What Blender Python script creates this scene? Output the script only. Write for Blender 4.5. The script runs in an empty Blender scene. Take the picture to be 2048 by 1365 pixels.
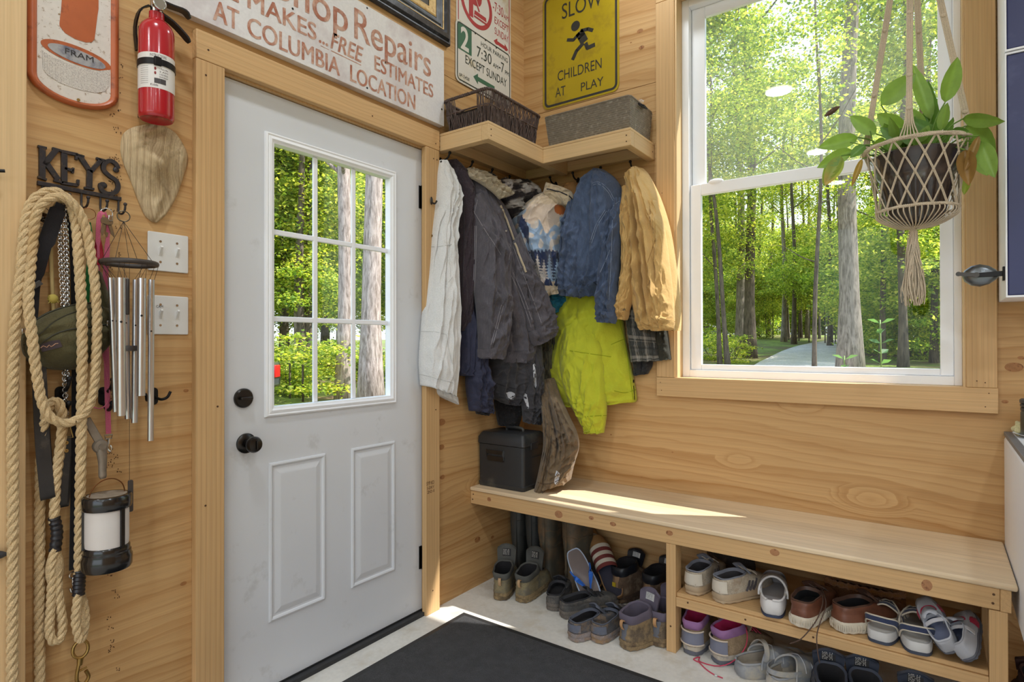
import bpy, bmesh, math, random
from math import sin, cos, pi, radians, sqrt, atan2, exp
from mathutils import Vector as V, Matrix as M, noise as NZ
from mathutils.bvhtree import BVHTree
sc = bpy.context.scene
COL = sc.collection
rnd = random.Random(7)
# ---------------------------------------------------------------- camera
F, YAW, PIT, ROL = 1179.33, .6242, .0046, -.0014
CAM = V((1.8424, -2.6737, 1.1942))
_d = V((-sin(YAW)*cos(PIT), cos(YAW)*cos(PIT), sin(PIT)))
_r = V((cos(YAW), sin(YAW), 0)); _u = _r.cross(_d)
CR = cos(ROL)*_r + sin(ROL)*_u; CU = cos(ROL)*_u - sin(ROL)*_r
def ray(x, y): return (_d + CR*((x-1024)/F) - CU*((y-682.5)/F))
def onp(x, y, p0, n):
    k = ray(x, y); return CAM + k*((V(p0)-CAM).dot(n)/k.dot(n))
def A(x, y, o=0.): return onp(x, y, (o, 0, 0), V((1, 0, 0)))
def B(x, y, o=0.): return onp(x, y, (0, o, 0), V((0, 1, 0)))
def Z(x, y, o=0.): return onp(x, y, (0, 0, o), V((0, 0, 1)))
def px(p):
    q = V(p)-CAM; k = q.dot(_d); return (1024+F*q.dot(CR)/k, 682.5-F*q.dot(CU)/k)
# ---------------------------------------------------------------- helpers
def lerp(a, b, t): return a+(b-a)*t
def clamp(x, a=0., b=1.): return max(a, min(b, x))
def ss(a, b, x):
    t = clamp((x-a)/(b-a)); return t*t*(3-2*t)
def cr(pts, n):
    "Catmull-Rom resample of a list of tuples/vectors, n samples in all"
    P = [V(p) for p in pts]
    if len(P) == 2: return [P[0].lerp(P[1], i/(n-1)) for i in range(n)]
    Q = [2*P[0]-P[1]]+P+[2*P[-1]-P[-2]]
    out = []
    for i in range(n):
        t = i/(n-1)*(len(P)-1); k = min(int(t), len(P)-2); t -= k
        a, b, c, d = Q[k:k+4]
        out.append(.5*((2*b)+(c-a)*t+(2*a-5*b+4*c-d)*t*t+(3*b-a-3*c+d)*t**3))
    return out
def evenly(pts, n, closed=False):
    "resample a polyline at even arc length"
    P = [V(p) for p in pts]+([V(pts[0])] if closed else [])
    L = [0.]
    for a, b in zip(P, P[1:]): L.append(L[-1]+(b-a).length)
    out = []; k = 0; m = n if closed else n-1
    for i in range(n):
        s = L[-1]*i/m
        while k < len(P)-2 and L[k+1] < s: k += 1
        out.append(P[k].lerp(P[k+1], clamp((s-L[k])/max(L[k+1]-L[k], 1e-9))))
    return out
def plen(pts): return sum((V(b)-V(a)).length for a, b in zip(pts, pts[1:]))
def frames(pts, closed=False, up=None):
    n = len(pts); T = []
    for i in range(n):
        a = pts[i-1] if (i or closed) else pts[0]
        b = pts[(i+1) % n] if (i < n-1 or closed) else pts[-1]
        t = (b-a); T.append(t.normalized() if t.length > 1e-12 else V((0, 0, 1)))
    if up is not None:
        R = []
        for i, t in enumerate(T):
            w = V(up[i]) if isinstance(up, list) else V(up)
            a = (w-t*w.dot(t)); a = a.normalized() if a.length > 1e-6 else t.orthogonal().normalized()
            R.append((t, a, t.cross(a)))
        return R
    a = T[0].orthogonal().normalized(); R = []
    for i, t in enumerate(T):
        if i: a = T[i-1].rotation_difference(t) @ a
        a = (a-t*a.dot(t)).normalized(); R.append((t, a, t.cross(a)))
    return R
class G:
    def __init__(s): s.v = []; s.f = []; s.c = []
    def add(s, vs, fs, col=None):
        o = len(s.v); s.v += [V(p) for p in vs]; s.f += [tuple(i+o for i in f) for f in fs]
        s.c += [col if col is not None and not isinstance(col, list) else None]*len(vs) if not isinstance(col, list) else col
        return s
    def box(s, lo, hi, m=None, col=None):
        (a, b, c), (d, e, f) = lo, hi
        vs = [V(p) for p in ((a,b,c),(d,b,c),(d,e,c),(a,e,c),(a,b,f),(d,b,f),(d,e,f),(a,e,f))]
        if m is not None: vs = [m @ p for p in vs]
        return s.add(vs, [(0,3,2,1),(4,5,6,7),(0,1,5,4),(1,2,6,5),(2,3,7,6),(3,0,4,7)], col)
    def grid(s, rows, cu=False, cv=False, col=None):
        n, m = len(rows), len(rows[0]); fs = []
        for i in range(n if cv else n-1):
            for j in range(m if cu else m-1):
                i2, j2 = (i+1) % n, (j+1) % m
                fs.append((i*m+j, i*m+j2, i2*m+j2, i2*m+j))
        return s.add([p for r in rows for p in r], fs, col)
    def tube(s, pts, r, n=8, closed=False, up=None, flat=1., cap=True, col=None):
        pts = [V(p) for p in pts]; fr = frames(pts, closed, up); rows = []
        for i, p in enumerate(pts):
            q = r[i] if isinstance(r, (list, tuple)) else r
            rows.append([p+fr[i][1]*(q*cos(2*pi*k/n))+fr[i][2]*(q*flat*sin(2*pi*k/n)) for k in range(n)])
        o = len(s.v); s.grid(rows, True, closed, col)
        if cap and not closed:
            s.f += [tuple(o+k for k in range(n))[::-1], tuple(o+(len(pts)-1)*n+k for k in range(n))]
        return s
    def strap(s, pts, w, th, wd, col=None):
        "flat strap: width direction wd (vector or list), thickness th"
        pts = [V(p) for p in pts]; fr = frames(pts, False, wd); rows = []
        for i, p in enumerate(pts):
            q = (w[i] if isinstance(w, (list, tuple)) else w)/2
            a, b = fr[i][1], fr[i][2]
            rows.append([p+a*q+b*(th/2), p-a*q+b*(th/2), p-a*q-b*(th/2), p+a*q-b*(th/2)])
        o = len(s.v); s.grid(rows, True, False, col)
        s.f += [(o+3, o+2, o+1, o), tuple(o+(len(pts)-1)*4+k for k in range(4))]
        return s
    def lathe(s, prof, n=32, m=M(), arc=2*pi, col=None):
        full = abs(arc-2*pi) < 1e-6; k = n if full else n+1
        rows = [[m @ V((r*cos(arc*j/n), r*sin(arc*j/n), z)) for j in range(k)] for r, z in prof]
        return s.grid(rows, full, False, col)
    def disc(s, c, r, nrm, n=24, th=0., col=None):
        q = V(nrm).to_track_quat('Z', 'Y').to_matrix().to_4x4(); m = M.Translation(V(c)) @ q
        if th: return s.lathe([(0, 0), (r, 0), (r, th), (0, th)], n, m, col=col)
        return s.lathe([(0, 0), (r, 0)], n, m, col=col)
    def prism(s, poly, o, ux, uy, d, col=None):
        "2D polygon extruded along ux x uy by d"
        o, ux, uy = V(o), V(ux), V(uy); w = ux.cross(uy).normalized()*d; n = len(poly)
        a = [o+ux*p[0]+uy*p[1] for p in poly]
        fs = [tuple(range(n))[::-1], tuple(range(n, 2*n))]+[(i, (i+1) % n, n+(i+1) % n, n+i) for i in range(n)]
        return s.add(a+[p+w for p in a], fs, col)
    def ball(s, c, r, nu=16, nv=10, m=None, col=None):
        r = (r, r, r) if not isinstance(r, (tuple, list)) else r; c = V(c); rows = []
        for i in range(nv+1):
            t = pi*i/nv
            row = [V((r[0]*sin(t)*cos(2*pi*j/nu), r[1]*sin(t)*sin(2*pi*j/nu), r[2]*cos(t))) for j in range(nu)]
            rows.append([c+(m @ p if m is not None else p) for p in row])
        return s.grid(rows, True, False, col)
    def text(s, body, size, o, ux, uy, d=.0006, align='LEFT', space=1., sx=1., off=0., shear=0.):
        c = bpy.data.curves.new('lettering', 'FONT'); c.body = body; c.size = size; c.align_x = align; c.space_character = space
        c.offset = off; c.shear = shear; c.resolution_u = 4
        ob = bpy.data.objects.new('lettering', c); COL.objects.link(ob)
        dg = bpy.context.evaluated_depsgraph_get(); me = bpy.data.meshes.new_from_object(ob.evaluated_get(dg))
        o, ux, uy = V(o), V(ux), V(uy); w = ux.cross(uy).normalized()*d
        s.add([o+ux*(p.co.x*sx)+uy*p.co.y+w for p in me.vertices], [tuple(f.vertices) for f in me.polygons])
        bpy.data.objects.remove(ob); bpy.data.curves.remove(c); bpy.data.meshes.remove(me)
        return s
ORG = {}; BV = {}
def tag(o, label=None, cat=None, group=None, kind=None):
    for k, x in (('label', label), ('category', cat), ('group', group), ('kind', kind)):
        if x: o[k] = x
    return o
def thing(name, label, cat, loc=(0, 0, 0), group=None, kind=None, rz=0):
    o = bpy.data.objects.new(name, None); COL.objects.link(o); o.location = loc; o.rotation_euler = (0, 0, rz)
    o.empty_display_size = .05; ORG[o.name] = V(loc); return tag(o, label, cat, group, kind)
def ob(name, g, mat, parent=None, bevel=0, smooth=True, angle=38, label=None, cat=None, group=None, kind=None, recalc=True, bvh=False, seg=2):
    "link geometry (world coordinates) as one mesh object"
    if parent is not None: org = ORG[parent.name]
    else:
        xs = [p.x for p in g.v]; ys = [p.y for p in g.v]; org = V(((min(xs)+max(xs))/2, (min(ys)+max(ys))/2, min(p.z for p in g.v)))
    me = bpy.data.meshes.new(name); me.from_pydata([p-org for p in g.v], [], g.f)
    if any(c is not None for c in g.c):
        at = me.color_attributes.new('Col', 'FLOAT_COLOR', 'POINT')
        flat = []
        for c in g.c: flat += list(c if c is not None else (1, 1, 1))[:3]+[1.]
        at.data.foreach_set('color', flat)
    if recalc:
        bm = bmesh.new(); bm.from_mesh(me); bmesh.ops.recalc_face_normals(bm, faces=bm.faces); bm.to_mesh(me); bm.free()
    me.polygons.foreach_set('use_smooth', [smooth]*len(me.polygons))
    if smooth: me.set_sharp_from_angle(angle=radians(angle))
    me.update(); me.materials.append(mat)
    o = bpy.data.objects.new(name, me); COL.objects.link(o)
    if parent is not None: o.parent = parent
    else: o.location = org
    ORG[o.name] = org
    if bevel:
        b = o.modifiers.new('bevel', 'BEVEL'); b.width = bevel; b.segments = seg; b.limit_method = 'ANGLE'; b.angle_limit = radians(35); b.harden_normals = False
    if bvh: BV[o.name] = BVHTree.FromPolygons(g.v, g.f)
    return tag(o, label, cat, group, kind)
def struct(name, g, mat, parent=None, **k):
    return ob(name, g, mat, parent, kind='structure' if parent is None else None, **k)
def dup(root, loc=None, rz=None, label=None, group=None, name=None):
    r = root.copy(); COL.objects.link(r)
    if loc is not None: r.location = loc
    if rz is not None: r.rotation_euler = (0, 0, rz)
    if label: r['label'] = label
    if group: r['group'] = group
    for ch in list(root.children):
        c = ch.copy(); COL.objects.link(c); c.parent = r
        for g in list(ch.children):
            d = g.copy(); COL.objects.link(d); d.parent = c
    return r
def hit(objs, x, y):
    "first point of the given parts met by the view line through photo point (x, y), with outward normal"
    k = ray(x, y).normalized(); best = None
    for o in objs:
        p, n, i, dist = BV[o.name].ray_cast(CAM, k)
        if p is not None and (best is None or dist < best[2]): best = (p, n if n.dot(k) < 0 else -n, dist)
    return best
def seam(g, objs, pts, r=.0012, n=5, step=5., lift=.4, flat=1.):
    "thread or piping laid on a garment along a line"
    line = cr(pts, max(3, int(plen([V((p[0], p[1], 0)) for p in pts])/step)) if len(pts) else 2) if len(pts[0]) == 3 else cr([(a, b, 0) for a, b in pts], max(3, int(plen([(a, b, 0) for a, b in pts])/step)))
    run = []
    for p in line+[None]:
        h = hit(objs, p.x, p.y) if p is not None else None
        if h and (not run or (h[0]-run[-1]).length < .03): run.append(h[0]+h[1]*(r*lift))
        else:
            if len(run) > 2: g.tube(run, r, n)
            run = [h[0]+h[1]*(r*lift)] if h else []
    return g
def patch(g, objs, top, bot, nu=14, nv=8, th=.002, col=None):
    "a sewn-on piece (pocket, cuff, label) following the surface under it"
    T = cr([(a, b, 0) for a, b in top], nu); Bt = cr([(a, b, 0) for a, b in bot], nu); rows = []; last = None
    for j in range(nv):
        row = []
        for i in range(nu):
            p = T[i].lerp(Bt[i], j/(nv-1)); h = hit(objs, p.x, p.y)
            row.append((h[0], h[1]) if h else None)
        rows.append(row)
    def fix(i, j):
        b = None
        for jj in range(nv):
            for ii in range(nu):
                if rows[jj][ii] and (b is None or (ii-i)**2+(jj-j)**2 < b[0]): b = ((ii-i)**2+(jj-j)**2, rows[jj][ii])
        return b[1] if b else None
    P = [[rows[j][i] or fix(i, j) for i in range(nu)] for j in range(nv)]
    if P[0][0] is None: return g
    up = [[p+n*th for p, n in r] for r in P]; lo = [[p-n*.001 for p, n in r] for r in P]
    full = [lo[0]]+up+[lo[-1]]
    full = [[l[0] if False else r[0]]+r+[r[-1]] for l, r in zip(full, full)]
    for j in range(nv):
        full[j+1][0] = lo[j][0]; full[j+1][-1] = lo[j][-1]
    return g.grid(full, col=col)
# ---------------------------------------------------------------- materials
def lin(c): return tuple(((x/255+.055)/1.055)**2.4 if x/255 > .04045 else x/255/12.92 for x in c[:3])+(1.,)
MATS = {}
class N:
    def __init__(s, name):
        s.m = bpy.data.materials.new(name); s.m.use_nodes = True; s.t = s.m.node_tree; s.n = s.t.nodes; s.n.clear()
        s.out = s.new('ShaderNodeOutputMaterial'); s.p = s.new('ShaderNodeBsdfPrincipled'); s.link(s.p.outputs[0], s.out.inputs[0])
    def new(s, ty, **k):
        x = s.n.new(ty)
        for a, b in k.items(): setattr(x, a, b)
        return x
    def link(s, a, b): s.t.links.new(a, b)
    def set(s, node, **k):
        for a, b in k.items(): node.inputs[a.replace('_', ' ')].default_value = b
        return node
    def coord(s, scale=(1, 1, 1), kind='Object', rnd_=0., rot=(0, 0, 0)):
        tc = s.new('ShaderNodeTexCoord'); mp = s.new('ShaderNodeMapping'); mp.inputs['Scale'].default_value = scale; mp.inputs['Rotation'].default_value = rot
        s.link(tc.outputs[kind], mp.inputs['Vector'])
        if rnd_:
            oi = s.new('ShaderNodeObjectInfo'); mm = s.new('ShaderNodeMath', operation='MULTIPLY'); mm.inputs[1].default_value = rnd_
            s.link(oi.outputs['Random'], mm.inputs[0]); s.link(mm.outputs[0], mp.inputs['Location'])
        return mp.outputs[0]
    def noise(s, co, scale, detail=4, rough=.55, dist=0.):
        x = s.new('ShaderNodeTexNoise'); s.link(co, x.inputs['Vector']); s.set(x, Scale=scale, Detail=detail, Roughness=rough, Distortion=dist); return x.outputs['Fac']
    def ramp(s, fac, stops, interp='LINEAR'):
        x = s.new('ShaderNodeValToRGB'); x.color_ramp.interpolation = interp; e = x.color_ramp.elements
        while len(e) < len(stops): e.new(.5)
        for k, (p, c) in zip(e, stops): k.position = p; k.color = c if len(c) == 4 else tuple(c)+(1,)
        s.link(fac, x.inputs[0]); return x.outputs[0]
    def mix(s, fac, a, b, mode='MIX'):
        x = s.new('ShaderNodeMix', data_type='RGBA', blend_type=mode)
        for val, i in ((fac, 0), (a, 6), (b, 7)):
            if hasattr(val, 'is_linked') or hasattr(val, 'links'): s.link(val, x.inputs[i])
            else: x.inputs[i].default_value = val
        return x.outputs[2]
    def math(s, op, a, b=0.):
        x = s.new('ShaderNodeMath', operation=op)
        for val, i in ((a, 0), (b, 1)):
            if hasattr(val, 'links'): s.link(val, x.inputs[i])
            else: x.inputs[i].default_value = val
        return x.outputs[0]
    def bump(s, h, strength=.3, dist=.002):
        x = s.new('ShaderNodeBump'); s.set(x, Strength=strength, Distance=dist); s.link(h, x.inputs['Height']); s.link(x.outputs[0], s.p.inputs['Normal']); return x
W1 = (1, 1, 1, 1)
def mat(name, c, rough=.6, metal=0., vary=.12, vs=12., c2=None, c2s=6., c2a=.5, bs=0., ba=.2, bd=.001, attr=False, sheen=0., coat=0., trans=0., fine=0., fs=300., spec=.5):
    "general surface: base colour, soft variation, optional second colour in blotches (dirt, wear), bump"
    if name in MATS: return MATS[name]
    s = N(name); co = s.coord(rnd_=7.)
    if attr:
        a = s.new('ShaderNodeVertexColor'); a.layer_name = 'Col'; base = a.outputs[0]
    else:
        rg = s.new('ShaderNodeRGB'); rg.outputs[0].default_value = lin(c); base = rg.outputs[0]
    if vary:
        n = s.noise(co, vs, 5); v = s.ramp(n, [(.25, (1-vary,)*3), (.75, (1+vary*.5,)*3)]); base = s.mix(1., base, v, 'MULTIPLY')
    if fine:
        n = s.noise(co, fs, 2); v = s.ramp(n, [(.3, (1-fine,)*3), (.7, (1+fine*.6,)*3)]); base = s.mix(1., base, v, 'MULTIPLY')
    if c2 is not None:
        n = s.noise(co, c2s, 6, .65); f = s.ramp(n, [(.62-c2a*.35, (0,)*3), (.72-c2a*.2, (1,)*3)]); base = s.mix(f, base, lin(c2))
    s.link(base, s.p.inputs['Base Color'])
    s.set(s.p, Roughness=rough, Metallic=metal); s.p.inputs['Specular IOR Level'].default_value = spec
    if sheen: s.p.inputs['Sheen Weight'].default_value = sheen; s.p.inputs['Sheen Roughness'].default_value = .5
    if coat: s.p.inputs['Coat Weight'].default_value = coat; s.p.inputs['Coat Roughness'].default_value = .12
    if bs: s.bump(s.noise(co, bs, 4), ba, bd)
    MATS[name] = s.m; return s.m
def fabric(name, c, scale=900., ba=.35, vary=.12, c2=None, c2s=5., c2a=.3, rough=.9, sheen=.15, wr=26., attr=False, wear=0., wearc=(150, 150, 155)):
    "woven cloth: fine weave bump over soft wrinkles"
    if name in MATS: return MATS[name]
    s = N(name); co = s.coord(rnd_=7.)
    if attr:
        a = s.new('ShaderNodeVertexColor'); a.layer_name = 'Col'; base = a.outputs[0]
    else:
        rg = s.new('ShaderNodeRGB'); rg.outputs[0].default_value = lin(c); base = rg.outputs[0]
    n = s.noise(co, 9., 6, .65); v = s.ramp(n, [(.25, (1-vary,)*3), (.75, (1+vary*.6,)*3)]); base = s.mix(1., base, v, 'MULTIPLY')
    n2 = s.noise(co, scale, 2); v = s.ramp(n2, [(.3, (.82,)*3), (.7, (1.14,)*3)]); base = s.mix(1., base, v, 'MULTIPLY')
    if wear:
        co2 = s.coord((60, 60, 7), rnd_=3.); n = s.noise(co2, 4., 5, .7); f = s.ramp(n, [(.5, (0,)*3), (.8, (wear,)*3)]); base = s.mix(f, base, lin(wearc))
    if c2 is not None:
        n = s.noise(co, c2s, 6, .65); f = s.ramp(n, [(.7-c2a*.4, (0,)*3), (.76-c2a*.3, (1,)*3)]); base = s.mix(f, base, lin(c2))
    s.link(base, s.p.inputs['Base Color']); s.set(s.p, Roughness=rough); s.p.inputs['Specular IOR Level'].default_value = .25
    s.p.inputs['Sheen Weight'].default_value = sheen
    h = s.math('ADD', s.math('MULTIPLY', s.noise(co, scale*.6, 2), .2), s.math('ADD', s.noise(co, wr, 4, .6), s.math('MULTIPLY', s.noise(s.coord((1, 1, .35), rnd_=4.), wr*2.3, 3), .5)))
    s.bump(h, min(1., ba*1.7), .007); MATS[name] = s.m; return s.m
def fleece(name, c, scale=140., ba=.8, attr=False, vary=.15):
    if name in MATS: return MATS[name]
    s = N(name); co = s.coord(rnd_=5.)
    if attr:
        a = s.new('ShaderNodeVertexColor'); a.layer_name = 'Col'; base = a.outputs[0]
    else:
        rg = s.new('ShaderNodeRGB'); rg.outputs[0].default_value = lin(c); base = rg.outputs[0]
    n = s.noise(co, scale, 3, .6); v = s.ramp(n, [(.3, (1-vary,)*3), (.7, (1+vary*.5,)*3)]); base = s.mix(1., base, v, 'MULTIPLY')
    s.link(base, s.p.inputs['Base Color']); s.set(s.p, Roughness=1.); s.p.inputs['Sheen Weight'].default_value = .35; s.p.inputs['Specular IOR Level'].default_value = .1
    s.bump(n, ba, .006); MATS[name] = s.m; return s.m
def wood(name, axis='X', light=(205, 160, 105), dark=(160, 112, 62), ring=9., stretch=.12, dist=5., contrast=.8, fine=.12, knots=True, rough=.55, coord='Object', fmix=.0, stain=0., across=None):
    "lumber or plywood: growth bands distorted round knots, fine fibre, small knots; grain runs along axis"
    if name in MATS: return MATS[name]
    s = N(name); i = 'XYZ'.index(axis); sc_ = [1., 1., 1.]; sc_[i] = stretch
    co = s.coord(tuple(sc_), rnd_=11.)
    warp = s.new('ShaderNodeTexNoise'); s.link(co, warp.inputs['Vector']); s.set(warp, Scale=2.2, Detail=3, Roughness=.5)
    # knots swell the bands round them
    sx = [1., 1., 1.]; sx[i] = .45
    vo = s.new('ShaderNodeTexVoronoi', feature='F1', distance='EUCLIDEAN'); s.set(vo, Scale=3.1, Randomness=1.); cok = s.coord(tuple(sx), rnd_=11.)
    s.link(cok, vo.inputs['Vector'])
    kn = s.ramp(vo.outputs['Distance'], [(.0, (1,)*3), (.22, (0,)*3)])
    sep = s.new('ShaderNodeSeparateXYZ'); s.link(co, sep.inputs[0])
    if across is None: across = 'Z' if axis != 'Z' else 'Y'
    others = [k for k in 'XYZ' if k != axis]
    lincoord = s.math('ADD', sep.outputs[others[0]], sep.outputs[others[1]])
    ph = s.math('MULTIPLY', lincoord, ring)
    ph = s.math('ADD', ph, s.math('MULTIPLY', warp.outputs['Fac'], dist))
    if knots: ph = s.math('ADD', ph, s.math('MULTIPLY', kn, 1.6))
    w2 = s.noise(co, 9., 4, .6); ph = s.math('ADD', ph, s.math('MULTIPLY', w2, .55))
    fr = s.math('FRACT', ph)
    band = s.ramp(fr, [(0., (.12,)*3), (.5, (.2,)*3), (.82, (.85,)*3), (.9, (1,)*3), (1., (.12,)*3)])
    fr2 = s.math('FRACT', s.math('MULTIPLY', ph, 3.7))
    band2 = s.ramp(fr2, [(0., (.0,)*3), (.6, (.3,)*3), (.9, (1,)*3), (1., (.0,)*3)])
    amp = s.ramp(s.noise(co, 1.7, 2), [(.3, (.25,)*3), (.7, (1,)*3)])
    band = s.math('ADD', s.math('MULTIPLY', s.math('MULTIPLY', band, .62), amp), s.math('MULTIPLY', band2, .38))
    f2 = [260., 260., 260.]; f2[i] = 3.
    fib = s.noise(s.coord(tuple(f2), rnd_=5.), 1., 3, .6)
    big = s.noise(co, 1.3, 3)
    mx = s.math('MULTIPLY', band, contrast)
    base = s.mix(mx, lin(light), lin(dark))
    v = s.ramp(fib, [(.3, (1-fine,)*3), (.7, (1+fine*.5,)*3)]); base = s.mix(1., base, v, 'MULTIPLY')
    v = s.ramp(big, [(.3, (.88, .86, .82)), (.7, (1.06, 1.06, 1.06))]); base = s.mix(1., base, v, 'MULTIPLY')
    if knots:
        kd = s.ramp(vo.outputs['Distance'], [(.02, (1,)*3), (.05, (0,)*3)])
        kr = s.new('ShaderNodeTexVoronoi'); s.set(kr, Scale=3.1); s.link(cok, kr.inputs['Vector'])
        sel = s.math('GREATER_THAN', kr.outputs['Color'], .72)
        base = s.mix(s.math('MULTIPLY', s.math('MULTIPLY', kd, sel), .75), base, lin((96, 58, 30)))
    if stain:
        st = s.ramp(s.noise(co, 5., 6, .7), [(.5, (0,)*3), (.75, (stain,)*3)]); base = s.mix(st, base, lin((120, 90, 60)))
    s.link(base, s.p.inputs['Base Color']); s.set(s.p, Roughness=rough); s.p.inputs['Specular IOR Level'].default_value = .35
    s.bump(s.math('ADD', s.math('MULTIPLY', band, .4), fib), .12, .001)
    MATS[name] = s.m; return s.m
def glass(name, refl=.06, dust=0., tint=W1):
    "thin window pane: clear with a mirror sheen, optionally dusty"
    s = N(name); s.n.remove(s.p); tr = s.new('ShaderNodeBsdfTransparent'); gl = s.new('ShaderNodeBsdfGlossy'); gl.inputs['Roughness'].default_value = .0
    tr.inputs[0].default_value = tint
    lw = s.new('ShaderNodeLayerWeight'); lw.inputs[0].default_value = .5
    fr = s.math('ADD', s.math('MULTIPLY', s.math('POWER', lw.outputs['Facing'], 5.), .5), refl*.5)
    mx = s.new('ShaderNodeMixShader'); s.link(fr, mx.inputs[0]); s.link(tr.outputs[0], mx.inputs[1]); s.link(gl.outputs[0], mx.inputs[2]); o = mx
    if dust:
        di = s.new('ShaderNodeBsdfTranslucent'); di.inputs[0].default_value = (.9, .88, .82, 1); d2 = s.new('ShaderNodeBsdfDiffuse'); d2.inputs[0].default_value = (.9, .88, .82, 1)
        ad = s.new('ShaderNodeMixShader'); ad.inputs[0].default_value = .5; s.link(di.outputs[0], ad.inputs[1]); s.link(d2.outputs[0], ad.inputs[2])
        m2 = s.new('ShaderNodeMixShader'); nf = s.ramp(s.noise(s.coord(), 3., 4), [(.2, (dust*.7,)*3), (.8, (dust*1.2,)*3)]); s.link(nf, m2.inputs[0]); s.link(mx.outputs[0], m2.inputs[1]); s.link(ad.outputs[0], m2.inputs[2]); o = m2
    s.link(o.outputs[0], s.out.inputs[0]); return s.m
def metal(name, c, rough=.35, **k): return mat(name, c, rough, 1., **k)
# ---------------------------------------------------------------- printing on flat things
def textfit(g, body, o, ux, uy, w, h, d=.0006, off=0., shear=0., space=1.):
    c = bpy.data.curves.new('lettering', 'FONT'); c.body = body; c.size = 1.; c.offset = off; c.shear = shear; c.space_character = space; c.resolution_u = 4
    t = bpy.data.objects.new('lettering', c); COL.objects.link(t)
    me = bpy.data.meshes.new_from_object(t.evaluated_get(bpy.context.evaluated_depsgraph_get()))
    xs = [p.co.x for p in me.vertices]; x0, x1 = min(xs), max(xs)
    o, ux, uy = V(o), V(ux), V(uy); n = ux.cross(uy).normalized()*d; sx = w/(x1-x0); sy = h/.69
    g.add([o+ux*((p.co.x-x0)*sx)+uy*(p.co.y*sy)+n for p in me.vertices], [tuple(f.vertices) for f in me.polygons])
    bpy.data.objects.remove(t); bpy.data.curves.remove(c); bpy.data.meshes.remove(me); return g
AX = {'A': (V((0, 1, 0)), V((0, 0, 1)), A), 'B': (V((1, 0, 0)), V((0, 0, 1)), B)}
def textpx(g, body, wall, off_, p0, p1, ptop, d=.0006, **k):
    "text whose baseline runs between two photo points on a wall, cap height up to ptop"
    ux, uy, f = AX[wall]; a, b = f(*p0, off_), f(*p1, off_); t = f(*ptop, off_); w = (b-a).dot(ux)
    o = V(a); o.z = (a.z+b.z)/2
    return textfit(g, body, o, ux, uy, w, abs(t.z-f(ptop[0], lerp(p0[1], p1[1], (ptop[0]-p0[0])/(p1[0]-p0[0])), off_).z), d, **k)
def flat(g, pts, wall, off_, d, lift=0.):
    "flat print: polygon given by photo points on a wall"
    ux, uy, f = AX[wall]; n = ux.cross(uy); P = [f(x, y, off_)+n*lift for x, y in pts]
    a = len(g.v); m = len(P); g.add(P+[p+n*d for p in P], [tuple(range(m, 2*m))]+[(i, (i+1) % m, m+(i+1) % m, m+i) for i in range(m)]); return g
def stroke(g, pts, w, n, d):
    "ribbon of width w along 3D points lying in a plane of normal n, thickness d, round joints"
    n = V(n)
    for i, (a, b) in enumerate(zip(pts, pts[1:])):
        t = (V(b)-V(a)).normalized(); s = n.cross(t)*(w/2); e = n*(d+.00003*(i % 3))
        q = [V(a)+s, V(a)-s, V(b)-s, V(b)+s]; g.add(q+[p+e for p in q], [(4, 5, 6, 7), (0, 1, 5, 4), (1, 2, 6, 5), (2, 3, 7, 6), (3, 0, 4, 7)])
    for p in pts[1:-1]: g.disc(p, w/2, n, 14, d)
    return g
def roundrect(w, h, r, n=5):
    out = []
    for cx, cy, a0 in ((w-r, r, -pi/2), (w-r, h-r, 0), (r, h-r, pi/2), (r, r, pi)):
        out += [(cx+r*cos(a0+pi/2*i/n), cy+r*sin(a0+pi/2*i/n)) for i in range(n+1)]
    return out
def rope(g, pts, R, pitch=None, step=.006, n=7, fuzz=.0006, strands=3):
    L = evenly(pts, max(6, int(plen(pts)/step))); fr = frames(L); pitch = pitch or R*5.6; ds = plen(L)/(len(L)-1)
    for k in range(strands):
        P = []
        for i, p in enumerate(L):
            a = 2*pi*(i*ds/pitch+k/strands); P.append(p+fr[i][1]*(R*.47*cos(a))+fr[i][2]*(R*.47*sin(a)))
        g.tube(P, [R*.56+fuzz*NZ.noise(p*180) for p in P], n)
    return g
def chain(g, pts, pitch, wire, w):
    "curb chain: interlocking oval links turned alternately"
    L = evenly(pts, max(4, int(plen(pts)/pitch))); fr = frames(L)
    for i, p in enumerate(L):
        t, a, b = fr[i]; q = radians(45 if i % 2 else -45); side = a*cos(q)+b*sin(q)
        g.tube([p+t*(pitch*.82*cos(x))+side*(w*sin(x)) for x in [2*pi*k/10 for k in range(10)]], wire, 5, closed=True)
    return g
LAMP_W=9.5; SUN_S=7; SKY_S=2.0; EXPO=.38
# ================================================================ ROOM
PLY_A = wood('plywood_left_wall', 'Y', (210, 170, 118), (172, 122, 68), ring=9., stretch=.16, dist=4.2, contrast=.95, fine=.1)
PLY_B = wood('plywood_window_wall', 'X', (212, 172, 120), (170, 120, 64), ring=8., stretch=.14, dist=4.6, contrast=.95, fine=.1)
LUM = {a: wood('pine_lumber_'+a, a, (216, 178, 128), (178, 132, 82), ring=60., stretch=.07, dist=3.4, contrast=.7, fine=.12) for a in 'XYZ'}
LUMP = {a: wood('pale_pine_'+a, a, (224, 192, 146), (206, 166, 114), ring=40., stretch=.08, dist=3., contrast=.5, fine=.1) for a in 'XYZ'}
BENCHW = wood('worn_bench_plywood', 'X', (234, 210, 176), (204, 172, 134), ring=8., stretch=.12, dist=4., contrast=.5, fine=.16, stain=.5, knots=False)
CONC = mat('sealed_concrete', (230, 226, 218), .55, vary=.12, vs=3., c2=(212, 204, 190), c2s=9., c2a=.3, bs=60., ba=.06, fine=.06, fs=60.)
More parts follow.
